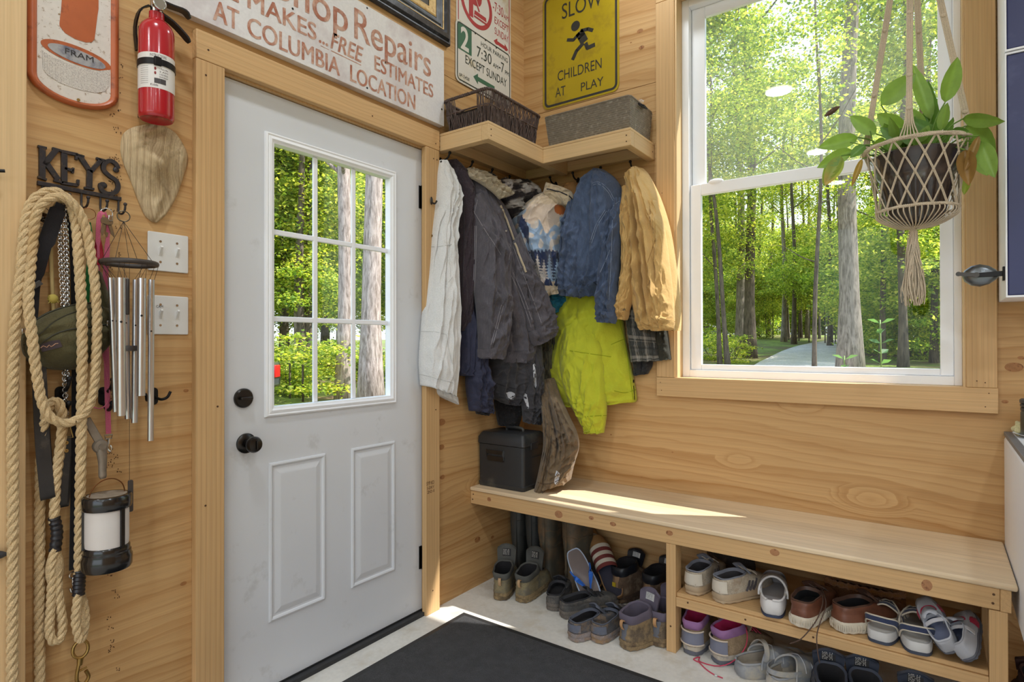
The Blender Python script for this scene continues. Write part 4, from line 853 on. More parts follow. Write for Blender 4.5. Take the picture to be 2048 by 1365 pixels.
# children at play sign
t = thing('traffic_sign', 'yellow SLOW CHILDREN AT PLAY sign with a running figure', 'sign', (.35, 0, 2.447))
YEL = mat('sign_yellow', (178, 152, 20), .42, vary=.08, vs=5., c2=(150, 124, 30), c2s=7., c2a=.25); SBL = mat('sign_black', (52, 50, 46), .5, vary=.2, vs=30.)
x0, x1, z0, z1 = .127, .574, 2.447, 3.057
ob('plate', G().prism([(a, b) for a, b in roundrect(x1-x0, z1-z0, .035)], (x0, -.0008, z0), UX, UZ, .0025), YEL, t)
YS = -.0035; g = G(); a_ = roundrect(x1-x0-.02, z1-z0-.02, .03); b_ = roundrect(x1-x0-.044, z1-z0-.044, .02)
g.grid([[V((x0+.010+p, YS, z0+.010+q)) for p, q in a_], [V((x0+.022+p, YS, z0+.022+q)) for p, q in b_]], True)
for s, p0, p1, pt in (('SLOW', (1124, 37), (1205, 11), (1126, 6)), ('CHILDREN', (1115.5, 161), (1203.4, 138), (1117, 141)), ('AT', (1111, 195), (1131, 190), (1112, 176)), ('PLAY', (1162, 182), (1207, 171), (1162.5, 165))): textpx(g, s, 'B', YS, p0, p1, pt)
def bp(*p): return [B(a, b, YS) for a, b in p]
g.disc(B(1151, 52, YS), .026, NB, 24, .0005)
stroke(g, bp((1158, 64), (1164, 74), (1169, 84)), .045, NB, .0005)
for p, w in ((((1161, 62), (1176, 58), (1186, 61)), .018), (((1159, 66), (1147, 80), (1134, 80)), .017), (((1171, 86), (1175, 96), (1190, 89)), .021), (((1167, 86), (1153, 102), (1145, 120)), .020)): stroke(g, bp(*p), w, NB, .0005)
ob('black_print', g, SBL, t, smooth=False)
t = thing('metal_sign', 'white sign with a black border, only its lower edge in view above the yellow sign', 'sign', (.16, 0, 3.07)); ob('plate', G().box((.045, -.003, 3.075), (.30, -.001, 3.26)), SW, t)
g = G(); rows = [[V((.045+i, YS, 3.075+i)), V((.30-i, YS, 3.075+i)), V((.30-i, YS, 3.26-i)), V((.045+i, YS, 3.26-i))] for i in (.0, .007)]; g.grid(rows, True); ob('border', g, SBL, t, smooth=False)
# ---- dark wicker basket
WICK = mat('dark_wicker', (84, 66, 60), .5, vary=.4, vs=40., c2=(120, 104, 98), c2s=30., c2a=.25); WICKD = mat('dark_wicker_liner', (40, 30, 26), .8)  # darker brown for the basket's inner liner
def basket_path(cx, cy, hx, hy, r, n):
    pts = [V((cx-hx+a, cy-hy+b, 0)) for a, b in roundrect(2*hx, 2*hy, r, 6)]; return evenly(pts, n, True)
bk = thing('wicker_basket', 'dark brown twig basket with a cut-out handle, on the corner shelf', 'basket', (.15, -.47, 2.145)); g = G(); n = 178; zb, zt = 2.147, 2.292
bot = basket_path(.152, -.475, .116, .188, .02, n); top = basket_path(.154, -.475, .132, .208, .028, n); R2 = random.Random(5)
for i in range(n):
    a, b = bot[i], top[i]; hz = zt
    end = b.y < -.475-.195 and abs(b.x-.152) < .062; end2 = b.y > -.475+.195 and abs(b.x-.152) < .062
    q = []
    for k in range(7):
        t_ = k/6; z = lerp(zb, zt, t_)
        if (end or end2) and t_ > .62: break
        p = a.lerp(b, t_**1.2); o_ = V((p.x-.152, p.y+.468, 0)).normalized()*(.003*sin(k*1.9+i*1.3)+R2.uniform(-.001, .001)); q.append(V((p.x+R2.uniform(-.0015, .0015), p.y+R2.uniform(-.0015, .0015), z))+o_)
    g.tube(q, .0026, 5)
ob('wicker', g, WICK, bk, angle=80)
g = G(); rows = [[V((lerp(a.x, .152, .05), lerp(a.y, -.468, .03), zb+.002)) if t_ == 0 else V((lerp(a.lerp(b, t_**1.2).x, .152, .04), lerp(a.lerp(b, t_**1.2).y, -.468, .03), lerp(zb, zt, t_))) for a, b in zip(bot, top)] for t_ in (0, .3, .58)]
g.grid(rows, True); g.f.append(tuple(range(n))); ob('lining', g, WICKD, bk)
g = G(); rim = [V((p.x, p.y, zt+.003)) for p in top]; rope(g, rim+[rim[0]], .008, .03, .006, 6, .001); mid = [V((a.lerp(b, .55).x, a.lerp(b, .55).y, lerp(zb, zt, .6))) for a, b in zip(bot, top)]; rope(g, mid+[mid[0]], .0045, .02, .006, 5, .0005); bt = [V((p.x, p.y, zb+.004)) for p in bot]; rope(g, bt+[bt[0]], .005, .02, .006, 5, .0005)
ob('rim', g, WICK, bk, angle=80)
# ---- grey woven basket
GW = mat('grey_woven_strap', (128, 118, 104), .55, vary=.2, vs=30., c2=(160, 152, 138), c2s=60., c2a=.2)
bk = thing('woven_basket', 'grey flat-weave basket full of caps and cloths, on the corner shelf', 'basket', (.53, -.14, 2.145)); g = G(); zb, zt = 2.1465, 2.288
def wface(p00, p10, p01, p11, nx, nz, nrm):
    rows = []
    for j in range(nz*2+1):
        row = []
        for i in range(nx*2+1):
            p = V(p00).lerp(V(p10), i/(nx*2)).lerp(V(p01).lerp(V(p11), i/(nx*2)), j/(nz*2)); h = (.0022 if ((i//2)+(j//2)) % 2 == 0 else -.0006) if (i % 2 and j % 2) else (0.0006 if (j % 2) else -.0012)
            row.append(p+V(nrm)*h)
        rows.append(row)
    g.grid(rows)
bx = (.322, .742, -.252, -.032); tx = (.308, .752, -.270, -.018)
wface((bx[0], bx[2], zb), (bx[1], bx[2], zb), (tx[0], tx[2], zt), (tx[1], tx[2], zt), 34, 15, (0, -1, 0)); wface((bx[1], bx[2], zb), (bx[1], bx[3], zb), (tx[1], tx[2], zt), (tx[1], tx[3], zt), 17, 15, (1, 0, 0))
wface((bx[0], bx[3], zb), (bx[0], bx[2], zb), (tx[0], tx[3], zt), (tx[0], tx[2], zt), 17, 15, (-1, 0, 0)); wface((bx[1], bx[3], zb), (bx[0], bx[3], zb), (tx[1], tx[3], zt), (tx[0], tx[3], zt), 34, 15, (0, 1, 0))
ob('weave', g, GW, bk, smooth=False, recalc=False)
g = G(); rim = [V((tx[0]+a, tx[2]+b, zt)) for a, b in roundrect(tx[1]-tx[0], tx[3]-tx[2], .01)]; g.tube(evenly(rim, 80, True), .004, 6, closed=True, up=UZ); ob('rim', g, GW, bk)
ob('lining', G().box((bx[0]+.004, bx[2]+.004, zb), (bx[1]-.004, bx[3]-.004, zb+.09)), mat('basket_lining', (90, 82, 74), .9), bk)
def lump(n, c, r, m, seed, lab, cat, amp=.35):
    g = G(); rows = []
    for i in range(17):
        t_ = pi*i/16; rows.append([V(c)+V((r[0]*sin(t_)*cos(q), r[1]*sin(t_)*sin(q), r[2]*cos(t_)))*(1+amp*NZ.noise(V((sin(t_)*cos(q)*1.6+seed, sin(t_)*sin(q)*1.6, cos(t_)*1.6)))) for q in [2*pi*k/24 for k in range(24)]])
    return ob(n, g.grid(rows, True), m, None, angle=80, label=lab, cat=cat, recalc=True)
cap = thing('knit_cap', 'black cap with a white print sticking up at the right end of the grey basket', 'cap', (.69, -.09, 2.25)); g = G(); rows = []
for i in range(13):
    t_ = pi*.5*i/12; rows.append([V((.693, -.105, 2.266))+V((.045*cos(t_)*cos(q), .055*cos(t_)*sin(q), .05*sin(t_)))*(1+.1*NZ.noise(V((q, t_*3, 1)))) for q in [2*pi*k/24 for k in range(24)]])
g.grid(rows, True); KNIT = fabric('black_knit', (44, 42, 44), 300., .6); ob('crown', g, KNIT, cap); g = G(); g.strap(cr([V((.70, -.15, 2.275)), V((.735, -.155, 2.285)), V((.775, -.15, 2.268))], 10), .055, .006, UY); ob('brim', g, KNIT, cap)
g = G(); textfit(g, 'VFM', (.7405, -.158, 2.296), V((.75, .1, -.33)), V((.25, .2, .75)), .03, .02, .002); ob('print', g, SW, cap, smooth=False)
lump('cloth', (.60, -.2, 2.272), (.06, .035, .028), fabric('spotted_cloth', (214, 208, 210), 200., .6, c2=(70, 60, 70), c2s=40., c2a=.5), 2., 'crumpled white and purple cloth peeping over the grey basket rim', 'cloth', .5)
lump('cloth', (.47, -.13, 2.235), (.12, .08, .045), fabric('grey_cloth', (96, 92, 92), 200., .6), 4., 'dark grey cloth down inside the grey basket', 'cloth', .4)
# ---- bench
bn = thing('bench', 'long pine bench with a cubby for shoes under its right half', 'bench', (1.0, -.24, 0)); PL_ = LUM
g = G().box((.001, -.470, .4826), (2.028, -.001, .5006)); ob('seat_board', g, BENCHW, bn, bevel=.006, seg=3)
part('apron', (.001, -.463, .419), (1.988, -.425, .4822), 'X', bn, PL_); part('end_rail', (1.9885, -.463, .417), (2.014, -.001, .4822), 'Y', bn, PL_)
part('leg', (.985, -.461, 0), (1.023, -.397, .4186), 'Z', bn, PL_); part('leg', (1.963, -.461, 0), (2.006, -.40, .4166), 'Z', bn, PL_); part('leg', (.985, -.08, 0), (1.023, -.016, .4186), 'Z', bn, PL_); part('leg', (1.963, -.08, 0), (2.006, -.016, .4166), 'Z', bn, PL_)
part('shelf_board', (1.0235, -.452, .2175), (1.9625, -.002, .2325), 'X', bn, PL_); part('shelf_rail', (1.0235, -.459, .181), (1.9625, -.421, .2172), 'X', bn, PL_); part('wall_cleat', (.001, -.0385, .43), (1.988, -.001, .4822), 'X', bn, PL_)
g = G()
for p in ((.018, -.4632, .465), (.014, -.4632, .44), (1.974, -.4632, .463), (1.972, -.4632, .437), (1.004, -.4632, .463), (1.003, -.4612, .1), (1.07, -.4592, .207), (1.28, -.4592, .20), (1.5, -.4592, .2)): g.disc(p, .0036, NB, 10, .0006)
ob('nail', g, NAIL, bn)
KNOT = mat('knot_wood', (178, 126, 84), .6, vary=.35, vs=60., c2=(120, 74, 44), c2s=60., c2a=.3)
g = G()
for x, z, rx, rz in ((.115, .455, .012, .01), (.66, .46, .012, .008), (.50, .448, .02, .016), (.76, .452, .014, .009), (1.0, .46, .014, .01), (1.38, .463, .016, .012), (1.815, .452, .014, .017)):
    g.lathe([(0, .0009), (.5, .0008), (1, .0001)], 20, M.Translation((x, -.4632, z)) @ M.Rotation(pi/2, 4, 'X') @ M.Diagonal((rx, rz, 1, 1)))
ob('knot_pattern', g, KNOT, bn)
# knots in the wall sheets
KN2 = mat('plywood_knot', (176, 122, 72), .6, vary=.35, vs=50., c2=(112, 68, 36), c2s=50., c2a=.35)
def knots(wall, pts):
    g = G()
    for a, b, r in pts:
        p = A(a, b, .0006) if wall == 'A' else B(a, b, -.0006); m = M.Translation(p) @ ((M.Rotation(pi/2, 4, 'Y') @ M.Rotation(pi/2, 4, 'Z')) if wall == 'A' else M.Rotation(pi/2, 4, 'X'))
        g.lathe([(0, .0004), (.6, .0003), (1, 0)], 18, m @ M.Diagonal((r*1.6, r, 1, 1)))
    ob('knot_pattern', g, KN2, bpy.data.objects['wall_left' if wall == 'A' else 'wall_back'])
knots('B', [(1280, 62, .010), (1283, 95, .009), (1262, 85, .003), (2028, 735, .016), (2042, 716, .006), (2010, 804, .006), (1345, 905, .003), (1283, 955, .003), (1222, 870, .003)]); knots('A', [(883, 845, .016), (883, 895, .012), (885, 955, .010), (372, 782, .005), (367, 1168, .006), (955, 1080, .014), (985, 1075, .008)])
# ---- black tool box
tb = thing('tool_box', 'black plastic lidded tool box standing on the left end of the bench', 'box', (.15, -.30, .5006)); PLB = mat('black_plastic_box', (46, 47, 49), .42, vary=.12, vs=6., c2=(78, 76, 70), c2s=5., c2a=.12, bs=300., ba=.08)
def rbox(x0, x1, y0, y1, zs, ins, r): return [[V((x0+i+a, y0+i+b, z)) for a, b in roundrect(x1-x0-2*i, y1-y0-2*i, r)] for z, i in zip(zs, ins)]
x0, x1, y0, y1 = .004, .284, -.418, -.215; Zb = .501
rows = rbox(x0, x1, y0, y1, [Zb, Zb, Zb+.02, Zb+.022, Zb+.024, Zb+.205], [.010, .005, .002, .004, .006, .004], .016); g = G().grid(rows, True); m_ = len(rows[0]); g.f += [tuple(range(m_)), tuple(range(len(g.v)-m_, len(g.v)))]; ob('body', g, PLB, tb)
rows = rbox(x0, x1, y0, y1, [Zb+.2065, Zb+.209, Zb+.238, Zb+.258, Zb+.264], [.003, .0, .001, .012, .018], .016); g = G().grid(rows, True); g.f += [tuple(range(m_)), tuple(range(len(g.v)-m_, len(g.v)))]; ob('lid', g, PLB, tb)
g = G(); rows = [[V((.06+.10*u, y0+.004-h, Zb+.14+.045*v)) for u, v, h in ((0, .0, .0), (.08, .5, .006), (1., .5, .006), (1.06, 0, 0))], [V((.06+.10*u, y0+.004-h, Zb+.14+.045*v)) for u, v, h in ((0, .95, .0), (.02, .9, .006), (1.04, .9, .006), (1.08, .95, 0))]]
g.grid(rows); g.box((.068, y0-.001, Zb+.128), (.168, y0+.0045, Zb+.152)); ob('handle', g, BP, tb, bevel=.002)
g = G(); g.box((x1-.003, -.36, Zb+.19), (x1+.004, -.30, Zb+.222)); g.box((x1-.003, -.345, Zb+.15), (x1+.001, -.24, Zb+.153)); ob('latch', g, PLB, tb, bevel=.002); g = G(); g.tube(cr([V((.10, -.30, Zb+.262)), V((.11, -.30, Zb+.278)), V((.19, -.30, Zb+.278)), V((.20, -.30, Zb+.262))], 16), .007, 8); ob('carry_handle', g, PLB, tb)
# ---- white counter cabinet at the right, with a mug on it
cb = thing('counter_cabinet', 'white painted cabinet with a grey top edge against the right end of the bench', 'cabinet', (2.35, -.6, .37)); WP = mat('white_cabinet_paint', (242, 244, 249), .4, vary=.05, vs=3.)
ob('carcass', G().box((2.031, -1.3, .372), (2.72, -.002, .872)), WP, cb, bevel=.012); ob('counter', G().box((2.031, -1.3, .8722), (2.72, -.002, .886)), mat('grey_laminate', (120, 120, 122), .5, vary=.2, vs=80.), cb, bevel=.001); ob('counter_inset', G().box((2.052, -1.28, .8862), (2.70, -.02, .8885)), WP, cb)
tr = thing('plate', 'white plate under the mug on the counter cabinet', 'plate', (2.13, -.15, .889)); ob('plate', G().lathe([(0, .001), (.06, .001), (.09, .012), (.092, .013), (.062, .004), (0, .004)], 40, M.Translation((2.135, -.15, .8888))), WP, tr)
mg = thing('travel_mug', 'dark ribbed travel mug on the counter cabinet at the right edge', 'mug', (2.108, -.15, .894)); mm = M.Translation((2.108, -.15, .8935)); ob('body', G().lathe([(0, 0), (.044, 0), (.046, .004), (.046, .075), (.043, .08)], 40, mm), mat('dark_olive_metal', (84, 82, 72), .4, .4), mg)
ob('lid', G().lathe([(.043, .08), (.046, .082), (.046, .09), (.042, .092), (.047, .095), (.047, .102), (.043, .104), (.048, .107), (.048, .116), (.044, .12), (0, .12)], 40, mm), mat('dark_lid', (64, 68, 72), .35, .3), mg)
lump('rag', (2.066, -.115, .912), (.02, .03, .022), fabric('cream_rag', (206, 196, 150), 200., .6), 8., 'crumpled cream rag beside the travel mug', 'rag', .5)
# ---- navy cabinets
NAVY = mat('navy_paint', (44, 50, 98), .38, vary=.06, vs=3., c2=(70, 76, 120), c2s=3., c2a=.08)
for z0, z1, lab, yy in ((1.337, 2.104, 'navy fronted white wall cabinet with a black bracket on its side, the lower one', -.272), (2.106, 2.95, 'navy fronted white wall cabinet at the upper right, standing on the other', -.278)):
    c = thing('wall_cabinet', lab, 'cabinet', (2.4, -.14, z0), 'navy wall cabinets'); ob('carcass', G().box((2.019, yy+.02, z0), (2.80, -.002, z1)), WP, c, bevel=.001); ob('front_frame', frame(G(), 2.019, 2.80, z0, z1, (.004, .02, .006, .006), yy, yy+.0198), WP, c)
    ob('door', G().box((2.024, yy+.002, z0+.0065), (2.41, yy+.018, z1-.008)), NAVY, c, bevel=.003); d2 = ob('door', G().box((2.414, yy+.002, z0+.0065), (2.779, yy+.018, z1-.008)), NAVY, c, bevel=.003)
br = thing('wall_bracket', 'black oval bracket with a pivoting arm on the side of the navy cabinet', 'bracket', (1.96, -.22, 1.40)); c = B(1964, 551, -.215)
g = G(); pr = [(-.052, 0), (-.046, .018), (-.028, .032), (-.006, .037), (.018, .030), (.036, .016), (.048, 0)]; rows = []
for k, (s_, d_) in enumerate(((1., 0), (.97, .006), (.86, .012), (.6, .016), (.0, .018))):
    rows.append([c+V((a*s_, -d_, b*s_)) for a, b in pr+[(p, -q) for p, q in pr[-2:0:-1]]])
g.grid(rows, True); g.f.append(tuple(range(len(rows[0])))); ob('oval_shell', g, mat('black_chrome', (112, 116, 120), .28, .8, vary=.1), br)
g = G(); g.prism([(-.018, -.008), (.052, -.008), (.056, -.024), (.058, -.024), (.058, .024), (.055, .022), (.052, .009), (-.018, .006)], c+V((0, -.019, 0)), UX, UZ, .004); g.box((2.0135, c.y-.03, c.z-.022), (2.0187, c.y-.005, c.z+.022)); ob('fixed_arm', g, BLACK, br, bevel=.001)
g = G(); a, b = c+V((-.062, -.026, .006)), c+V((-.016, -.026, 0)); g.strap([a, b], .012, .003, UZ); g.disc(a+V((0, .002, 0)), .0075, NB, 14, .004); g.disc(b+V((0, .002, 0)), .0085, NB, 14, .005); ob('pivoting_arm', g, STEELD, br)
# ================================================================ CLOTHES ON THE HOOKS
def garment(name, rows, p, n, m, par, nu=72, nv=104, folds=8, amp=.012, seed=1, colfn=None, edge=.55, back=.25, fv=None, crease=.5, hem=True, rough=.35, up=0.):
    """a hanging piece of cloth with body: outline rows (photo points left and right, thickness, push forward)
    laid on an upright plane through p, rounded forward, with drape folds and cross creases"""
    R = random.Random(seed); p = V((p[0], p[1], 0)); n = V((n[0], n[1], 0)).normalized()
    rows = [tuple(r)+(0.,)*(6-len(r)) for r in rows]
    Lp = cr([V((r[0], r[1], r[4])) for r in rows], nv); Rp = cr([V((r[2], r[3], r[5])) for r in rows], nv)
    fo = []
    for k in range(folds):
        c = (k+.5+R.uniform(-.35, .35))/folds; fo.append((lerp(.5, c, R.uniform(.25, .7)), c, R.uniform(.03, .085), R.uniform(.35, 1.)*R.choice((1, 1, -1)), R.uniform(-.1, .5), R.uniform(.6, 1.25)))
    cre = [(R.uniform(.1, .9), R.uniform(.15, .95), R.uniform(-.6, .6), R.uniform(.012, .03), R.uniform(.15, .4)) for k in range(int(14*crease*2))]
    G_ = G(); rr = []; cols = []; nb = max(8, nu//3)
    for j in range(nv):
        v = j/(nv-1); L, Rr = Lp[j], Rp[j]; a = onp(L.x, L.y, p, n); b = onp(Rr.x, Rr.y, p, n); th = L.z; of = Rr.z; row = []; side = (b-a); W_ = side.length
        for i in range(nu):
            u = i/(nu-1); s = max(0., 1-abs(2*u-1)**2.3)**edge; f = 0.
            for c0, c1, w, am, v0, v1 in fo:
                c = lerp(c0, c1, ss(0, .8, v)); f += am*(.6*exp(-((u-c)/w)**2)+.7*exp(-abs(u-c)/(w*.5)))*ss(v0-.05, v0+.3, v)*(1-ss(v1-.2, v1, v))
            for cu, cv, sl, w, le in cre:
                d = (v-cv-sl*(u-cu)*.5); f += .55*exp(-(d/w)**2)*exp(-((u-cu)/le)**2)*crease
            f += rough*NZ.noise(V((u*5+seed*3.1, v*9, seed)))+.35*rough*NZ.noise(V((u*15, v*24, seed*1.7)))
            rg = 1-2*abs(NZ.noise(V((u*3.2+seed, v*7+u*2.5, seed*.37)))); f += 1.5*rough*max(0, rg)**4*ss(.02, .2, v); rg = 1-2*abs(NZ.noise(V((u*6-v*3, v*13+seed, seed*.61)))); f += .7*rough*max(0, rg)**3
            q = a.lerp(b, u)+n*(of+th*s+amp*1.9*f*min(1, s*1.3)); q.z += .004*NZ.noise(V((u*9, v*3, seed+.5)))*(1 if v > .9 else 0)
            row.append(q)
            if colfn: x, y = px(q); cols.append(colfn(lerp(L.x, Rr.x, u), lerp(L.y, Rr.y, u), u, v))
        for i in range(nb):
            u = 1-(i+.5)/nb; s = max(0., 1-abs(2*u-1)**2.3)**edge; row.append(a.lerp(b, u)+n*(of-th*back*s))
            if colfn: cols.append(cols[-nb] if False else colfn(lerp(L.x, Rr.x, u), lerp(L.y, Rr.y, u), u, v))
        rr.append(row)
    if hem:
        last = rr[-1]; c = sum(last, V())/len(last)
        for k, dz in ((.96, .0), (.86, .012), (.7, .03)):
            rr.append([c+(q-c)*k+V((0, 0, dz)) for q in last])
            if colfn: cols += cols[-len(last):]
    G_.grid(rr, True, False, cols if colfn else None); k = len(rr[0]); o = 0; G_.f += [tuple(range(k))[::-1], tuple(len(G_.v)-k+i for i in range(k))]
    return ob(name, G_, m, par, bvh=True, angle=80)
def sew(par, objs, lines, m, r=.0011, name='stitching', **k):
    g = G()
    for l in lines: seam(g, objs, l, r, **k)
    if g.v: ob(name, g, m, par)
def sewn(par, objs, name, m, top, bot, th=.002, **k):
    g = G(); patch(g, objs, top, bot, th=th, **k)
    if g.v: return ob(name, g, m, par, angle=60)
def snaps(par, objs, pts, m, r=.006, name='snap'):
    for x, y in pts:
        h = hit(objs, x, y)
        if h: ob(name, G().disc(h[0]+h[1]*.0004, r, h[1], 16, .0022), m, par)
NICK = metal('nickel', (190, 188, 184), .3); COPPER = metal('copper_snap', (150, 116, 84), .35)
# ---- white hooded sweatshirt
WHT = fabric('white_sweatshirt', (226, 225, 224), 500., .35, vary=.05)
c = thing('hooded_sweatshirt', 'white hooded sweatshirt hanging beside the door hinge', 'sweatshirt', (.05, -.68, .8)); P_0, N_0 = (.03, -.68), (1, -.25)
b0 = garment('body', [(878, 321, 893, 323, .02), (873, 350, 906, 352, .05), (871, 385, 915, 390, .07), (866, 425, 911, 424, .075), (860, 470, 903, 470, .075), (855, 530, 905, 525, .08), (847, 595, 909, 590, .085), (841, 660, 909, 662, .09), (837, 725, 908, 732, .09), (840, 771, 905, 793, .075)], P_0, N_0, WHT, c, folds=5, amp=.011, seed=3)
b1 = garment('cuff', [(866, 770, 906, 770, .04), (868, 788, 910, 795, .045), (893, 800, 916, 810, .03)], (.02, -.66), N_0, WHT, c, nu=24, nv=16, folds=3, amp=.006, seed=8)
STW = mat('white_thread', (206, 205, 204), .8); sew(c, [b0], [[(858, 494), (880, 493), (903, 489)], [(842, 663), (870, 664), (893, 669)], [(893, 669), (898, 700), (905, 728)], [(838, 748), (870, 756), (906, 766)], [(905, 555), (893, 570)]], STW, .0016, name='stitching')
snaps(c, [b0], [(864, 472)], BRASS, .006, 'eyelet')
# ---- plum fleece behind
PLUM = fleece('plum_fleece', (66, 56, 62)); c = thing('fleece_jacket', 'dark plum fleece squeezed between the white sweatshirt and the black denim jacket', 'jacket', (.05, -.56, .9))
b0 = garment('body', [(895, 321, 912, 322, .03), (900, 345, 926, 345, .06), (906, 385, 940, 385, .075), (904, 440, 944, 440, .08), (903, 520, 942, 520, .08), (906, 600, 940, 600, .07), (910, 662, 934, 664, .04)], (.02, -.57), (1, -.3), PLUM, c, folds=4, amp=.01, seed=12)
sew(c, [b0], [[(924, 350), (928, 430), (927, 520), (924, 600), (922, 655)]], mat('dark_zip', (52, 50, 56), .5), .0022, name='zip')
# ---- navy windbreaker low down
NAVYC = fabric('navy_nylon', (56, 58, 80), 900., .5, sheen=.1, rough=.6); c = thing('windbreaker', 'navy windbreaker whose sleeve shows below the black denim jacket', 'jacket', (.06, -.5, .8))
b0 = garment('body', [(916, 600, 950, 600, .05), (913, 660, 956, 660, .06), (909, 742, 950, 740, .06), (912, 752, 946, 752, .04)], (.03, -.52), (.95, -.3), NAVYC, c, nu=36, nv=40, folds=4, seed=21)
b1 = garment('sleeve', [(926, 660, 962, 655, .05, .03), (926, 720, 963, 715, .06, .03), (924, 765, 974, 755, .06, .03), (928, 800, 977, 800, .055, .03), (931, 820, 980, 826, .045, .03)], (.03, -.5), (.95, -.35), NAVYC, c, nu=36, nv=40, folds=4, amp=.014, seed=22, crease=.9)
sewn(c, [b1], 'cuff', NAVYC, [(929, 806), (955, 802), (978, 806)], [(932, 818), (955, 822), (979, 826)], .003)
b2 = garment('lining', [(948, 818, 978, 822, .03), (952, 828, 976, 832, .025)], (.03, -.5), (.95, -.35), KNIT, c, nu=20, nv=8, folds=2)
# ---- dark cap on a hook
c = thing('cap', 'plain dark cap hung behind the sherpa collar', 'cap', (.05, -.36, 1.95)); garment('crown', [(963, 347, 978, 346, .03), (960, 358, 988, 356, .06), (961, 372, 990, 374, .06), (966, 382, 984, 384, .03)], (.02, -.36), (.9, -.4), KNIT, c, nu=28, nv=20, folds=3, amp=.004, seed=31)
garment('peak', [(972, 376, 990, 372, .02, .05), (974, 386, 988, 384, .02, .06)], (.02, -.36), (.9, -.4), KNIT, c, nu=16, nv=8, folds=1, amp=.002)
# ---- camouflage jacket
def camo(x, y, u, v):
    q = NZ.noise(V((x*.035, y*.085, 1.3)))+.5*NZ.noise(V((x*.09, y*.2, 6.)))
    return lin((206, 200, 196))[:3] if q > .22 else lin((120, 112, 108))[:3] if q > .06 else lin((54, 48, 50))[:3]
CAMO = fabric('camouflage_cloth', (100, 100, 100), 500., .4, attr=True); c = thing('camouflage_jacket', 'black and white camouflage jacket in the corner behind the printed fleece', 'jacket', (.1, -.25, 1.7))
garment('body', [(992, 366, 1060, 362, .05), (980, 382, 1080, 380, .08), (990, 405, 1082, 400, .10), (1006, 432, 1072, 430, .10), (1014, 462, 1060, 460, .09), (1020, 520, 1060, 520, .08), (1030, 600, 1070, 600, .06)], (.03, -.25), (.8, -.6), CAMO, c, nu=70, nv=80, folds=7, amp=.016, seed=41, colfn=camo, crease=.9)
garment('hood', [(990, 366, 1004, 362, .04, .05), (980, 378, 1010, 376, .06, .06), (982, 394, 1008, 396, .05, .06), (990, 406, 1000, 408, .03, .05)], (.03, -.27), (.85, -.5), CAMO, c, nu=36, nv=30, folds=3, seed=43, colfn=camo)
# ---- black denim trucker with sherpa collar
BDEN = fabric('black_denim', (92, 88, 95), 800., .35, vary=.25, wear=.55, wearc=(134, 130, 136)); SHER = fleece('sherpa', (214, 196, 166), 260., 1.)
c = thing('denim_jacket', 'black denim jacket with a cream sherpa collar', 'jacket', (.12, -.45, .85)); P_0, N_0 = (.05, -.48), (.88, -.48)
b0 = garment('body', [(926, 360, 990, 392, .07), (930, 410, 1010, 425, .10), (934, 470, 1029, 472, .11), (938, 540, 1053, 540, .11), (950, 600, 1074, 598, .11), (975, 650, 1078, 645, .10), (995, 690, 1076, 688, .09), (1000, 727, 1072, 724, .07)], P_0, N_0, BDEN, c, folds=7, amp=.013, seed=51, nu=64, nv=80)
s1 = garment('sleeve', [(928, 402, 952, 392, .04, .06), (931, 440, 978, 440, .07, .075), (932, 500, 1000, 500, .08, .085), (932, 570, 1004, 574, .085, .09), (938, 630, 1001, 630, .08, .09), (941, 680, 996, 685, .075, .09), (941, 716, 993, 718, .06, .09)], P_0, N_0, BDEN, c, folds=4, amp=.013, seed=52, crease=.9)
s2 = garment('sleeve', [(1004, 500, 1024, 470, .03, .09), (1002, 545, 1048, 540, .05, .10), (1014, 590, 1068, 585, .06, .105), (1026, 630, 1082, 622, .065, .105), (1033, 662, 1091, 652, .06, .105), (1048, 694, 1092, 668, .05, .10)], P_0, N_0, BDEN, c, folds=3, amp=.012, seed=53, crease=.9)
col = garment('collar', [(923, 344, 940, 346, .03, .05), (924, 362, 962, 360, .04, .08), (944, 378, 980, 380, .045, .10), (962, 394, 996, 394, .045, .115), (978, 410, 1003, 402, .04, .12)], P_0, N_0, SHER, c, nu=40, nv=40, folds=4, amp=.012, seed=54, hem=False, rough=.8)
g = G(); seam(g, [b0, s2], [(1001, 412), (1016, 446), (1034, 498), (1052, 545)], .005, 8); 
if g.v: ob('sherpa_edge', g, SHER, c)
STG = mat('grey_thread', (156, 150, 154), .8)
sew(c, [b0, s1, s2], [[(946, 420), (970, 460), (990, 490), (1002, 510)], [(950, 452), (948, 540), (943, 620)], [(953, 452), (951, 540), (946, 620)], [(1003, 610), (990, 660), (982, 690)], [(1007, 612), (994, 660), (986, 690)], [(955, 400), (948, 430), (942, 450)], [(990, 470), (1020, 490), (1018, 520)], [(1020, 545), (1040, 590), (1058, 640), (1062, 655)], [(1026, 545), (1046, 590), (1064, 640)], [(1025, 490), (1040, 530), (1055, 570), (1070, 610), (1084, 650)]], STG, .0011)
sewn(c, [s1], 'cuff', BDEN, [(940, 694), (966, 700), (993, 696)], [(942, 713), (966, 719), (992, 716)], .004); sewn(c, [s2], 'cuff', BDEN, [(1034, 668), (1064, 664), (1090, 652)], [(1049, 692), (1070, 690), (1091, 670)], .004)
sewn(c, [b0], 'waistband', BDEN, [(1002, 704), (1036, 704), (1071, 700)], [(1004, 724), (1036, 725), (1071, 721)], .004); sewn(c, [b0, s2], 'pocket_flap', BDEN, [(1000, 478), (1010, 482), (1018, 486)], [(1001, 490), (1010, 500), (1017, 492)], .003)
snaps(c, [b0, s1, s2], [(1012, 462), (1034, 508), (1054, 560), (1071, 612), (1086, 666), (951, 705)], NICK, .0045)
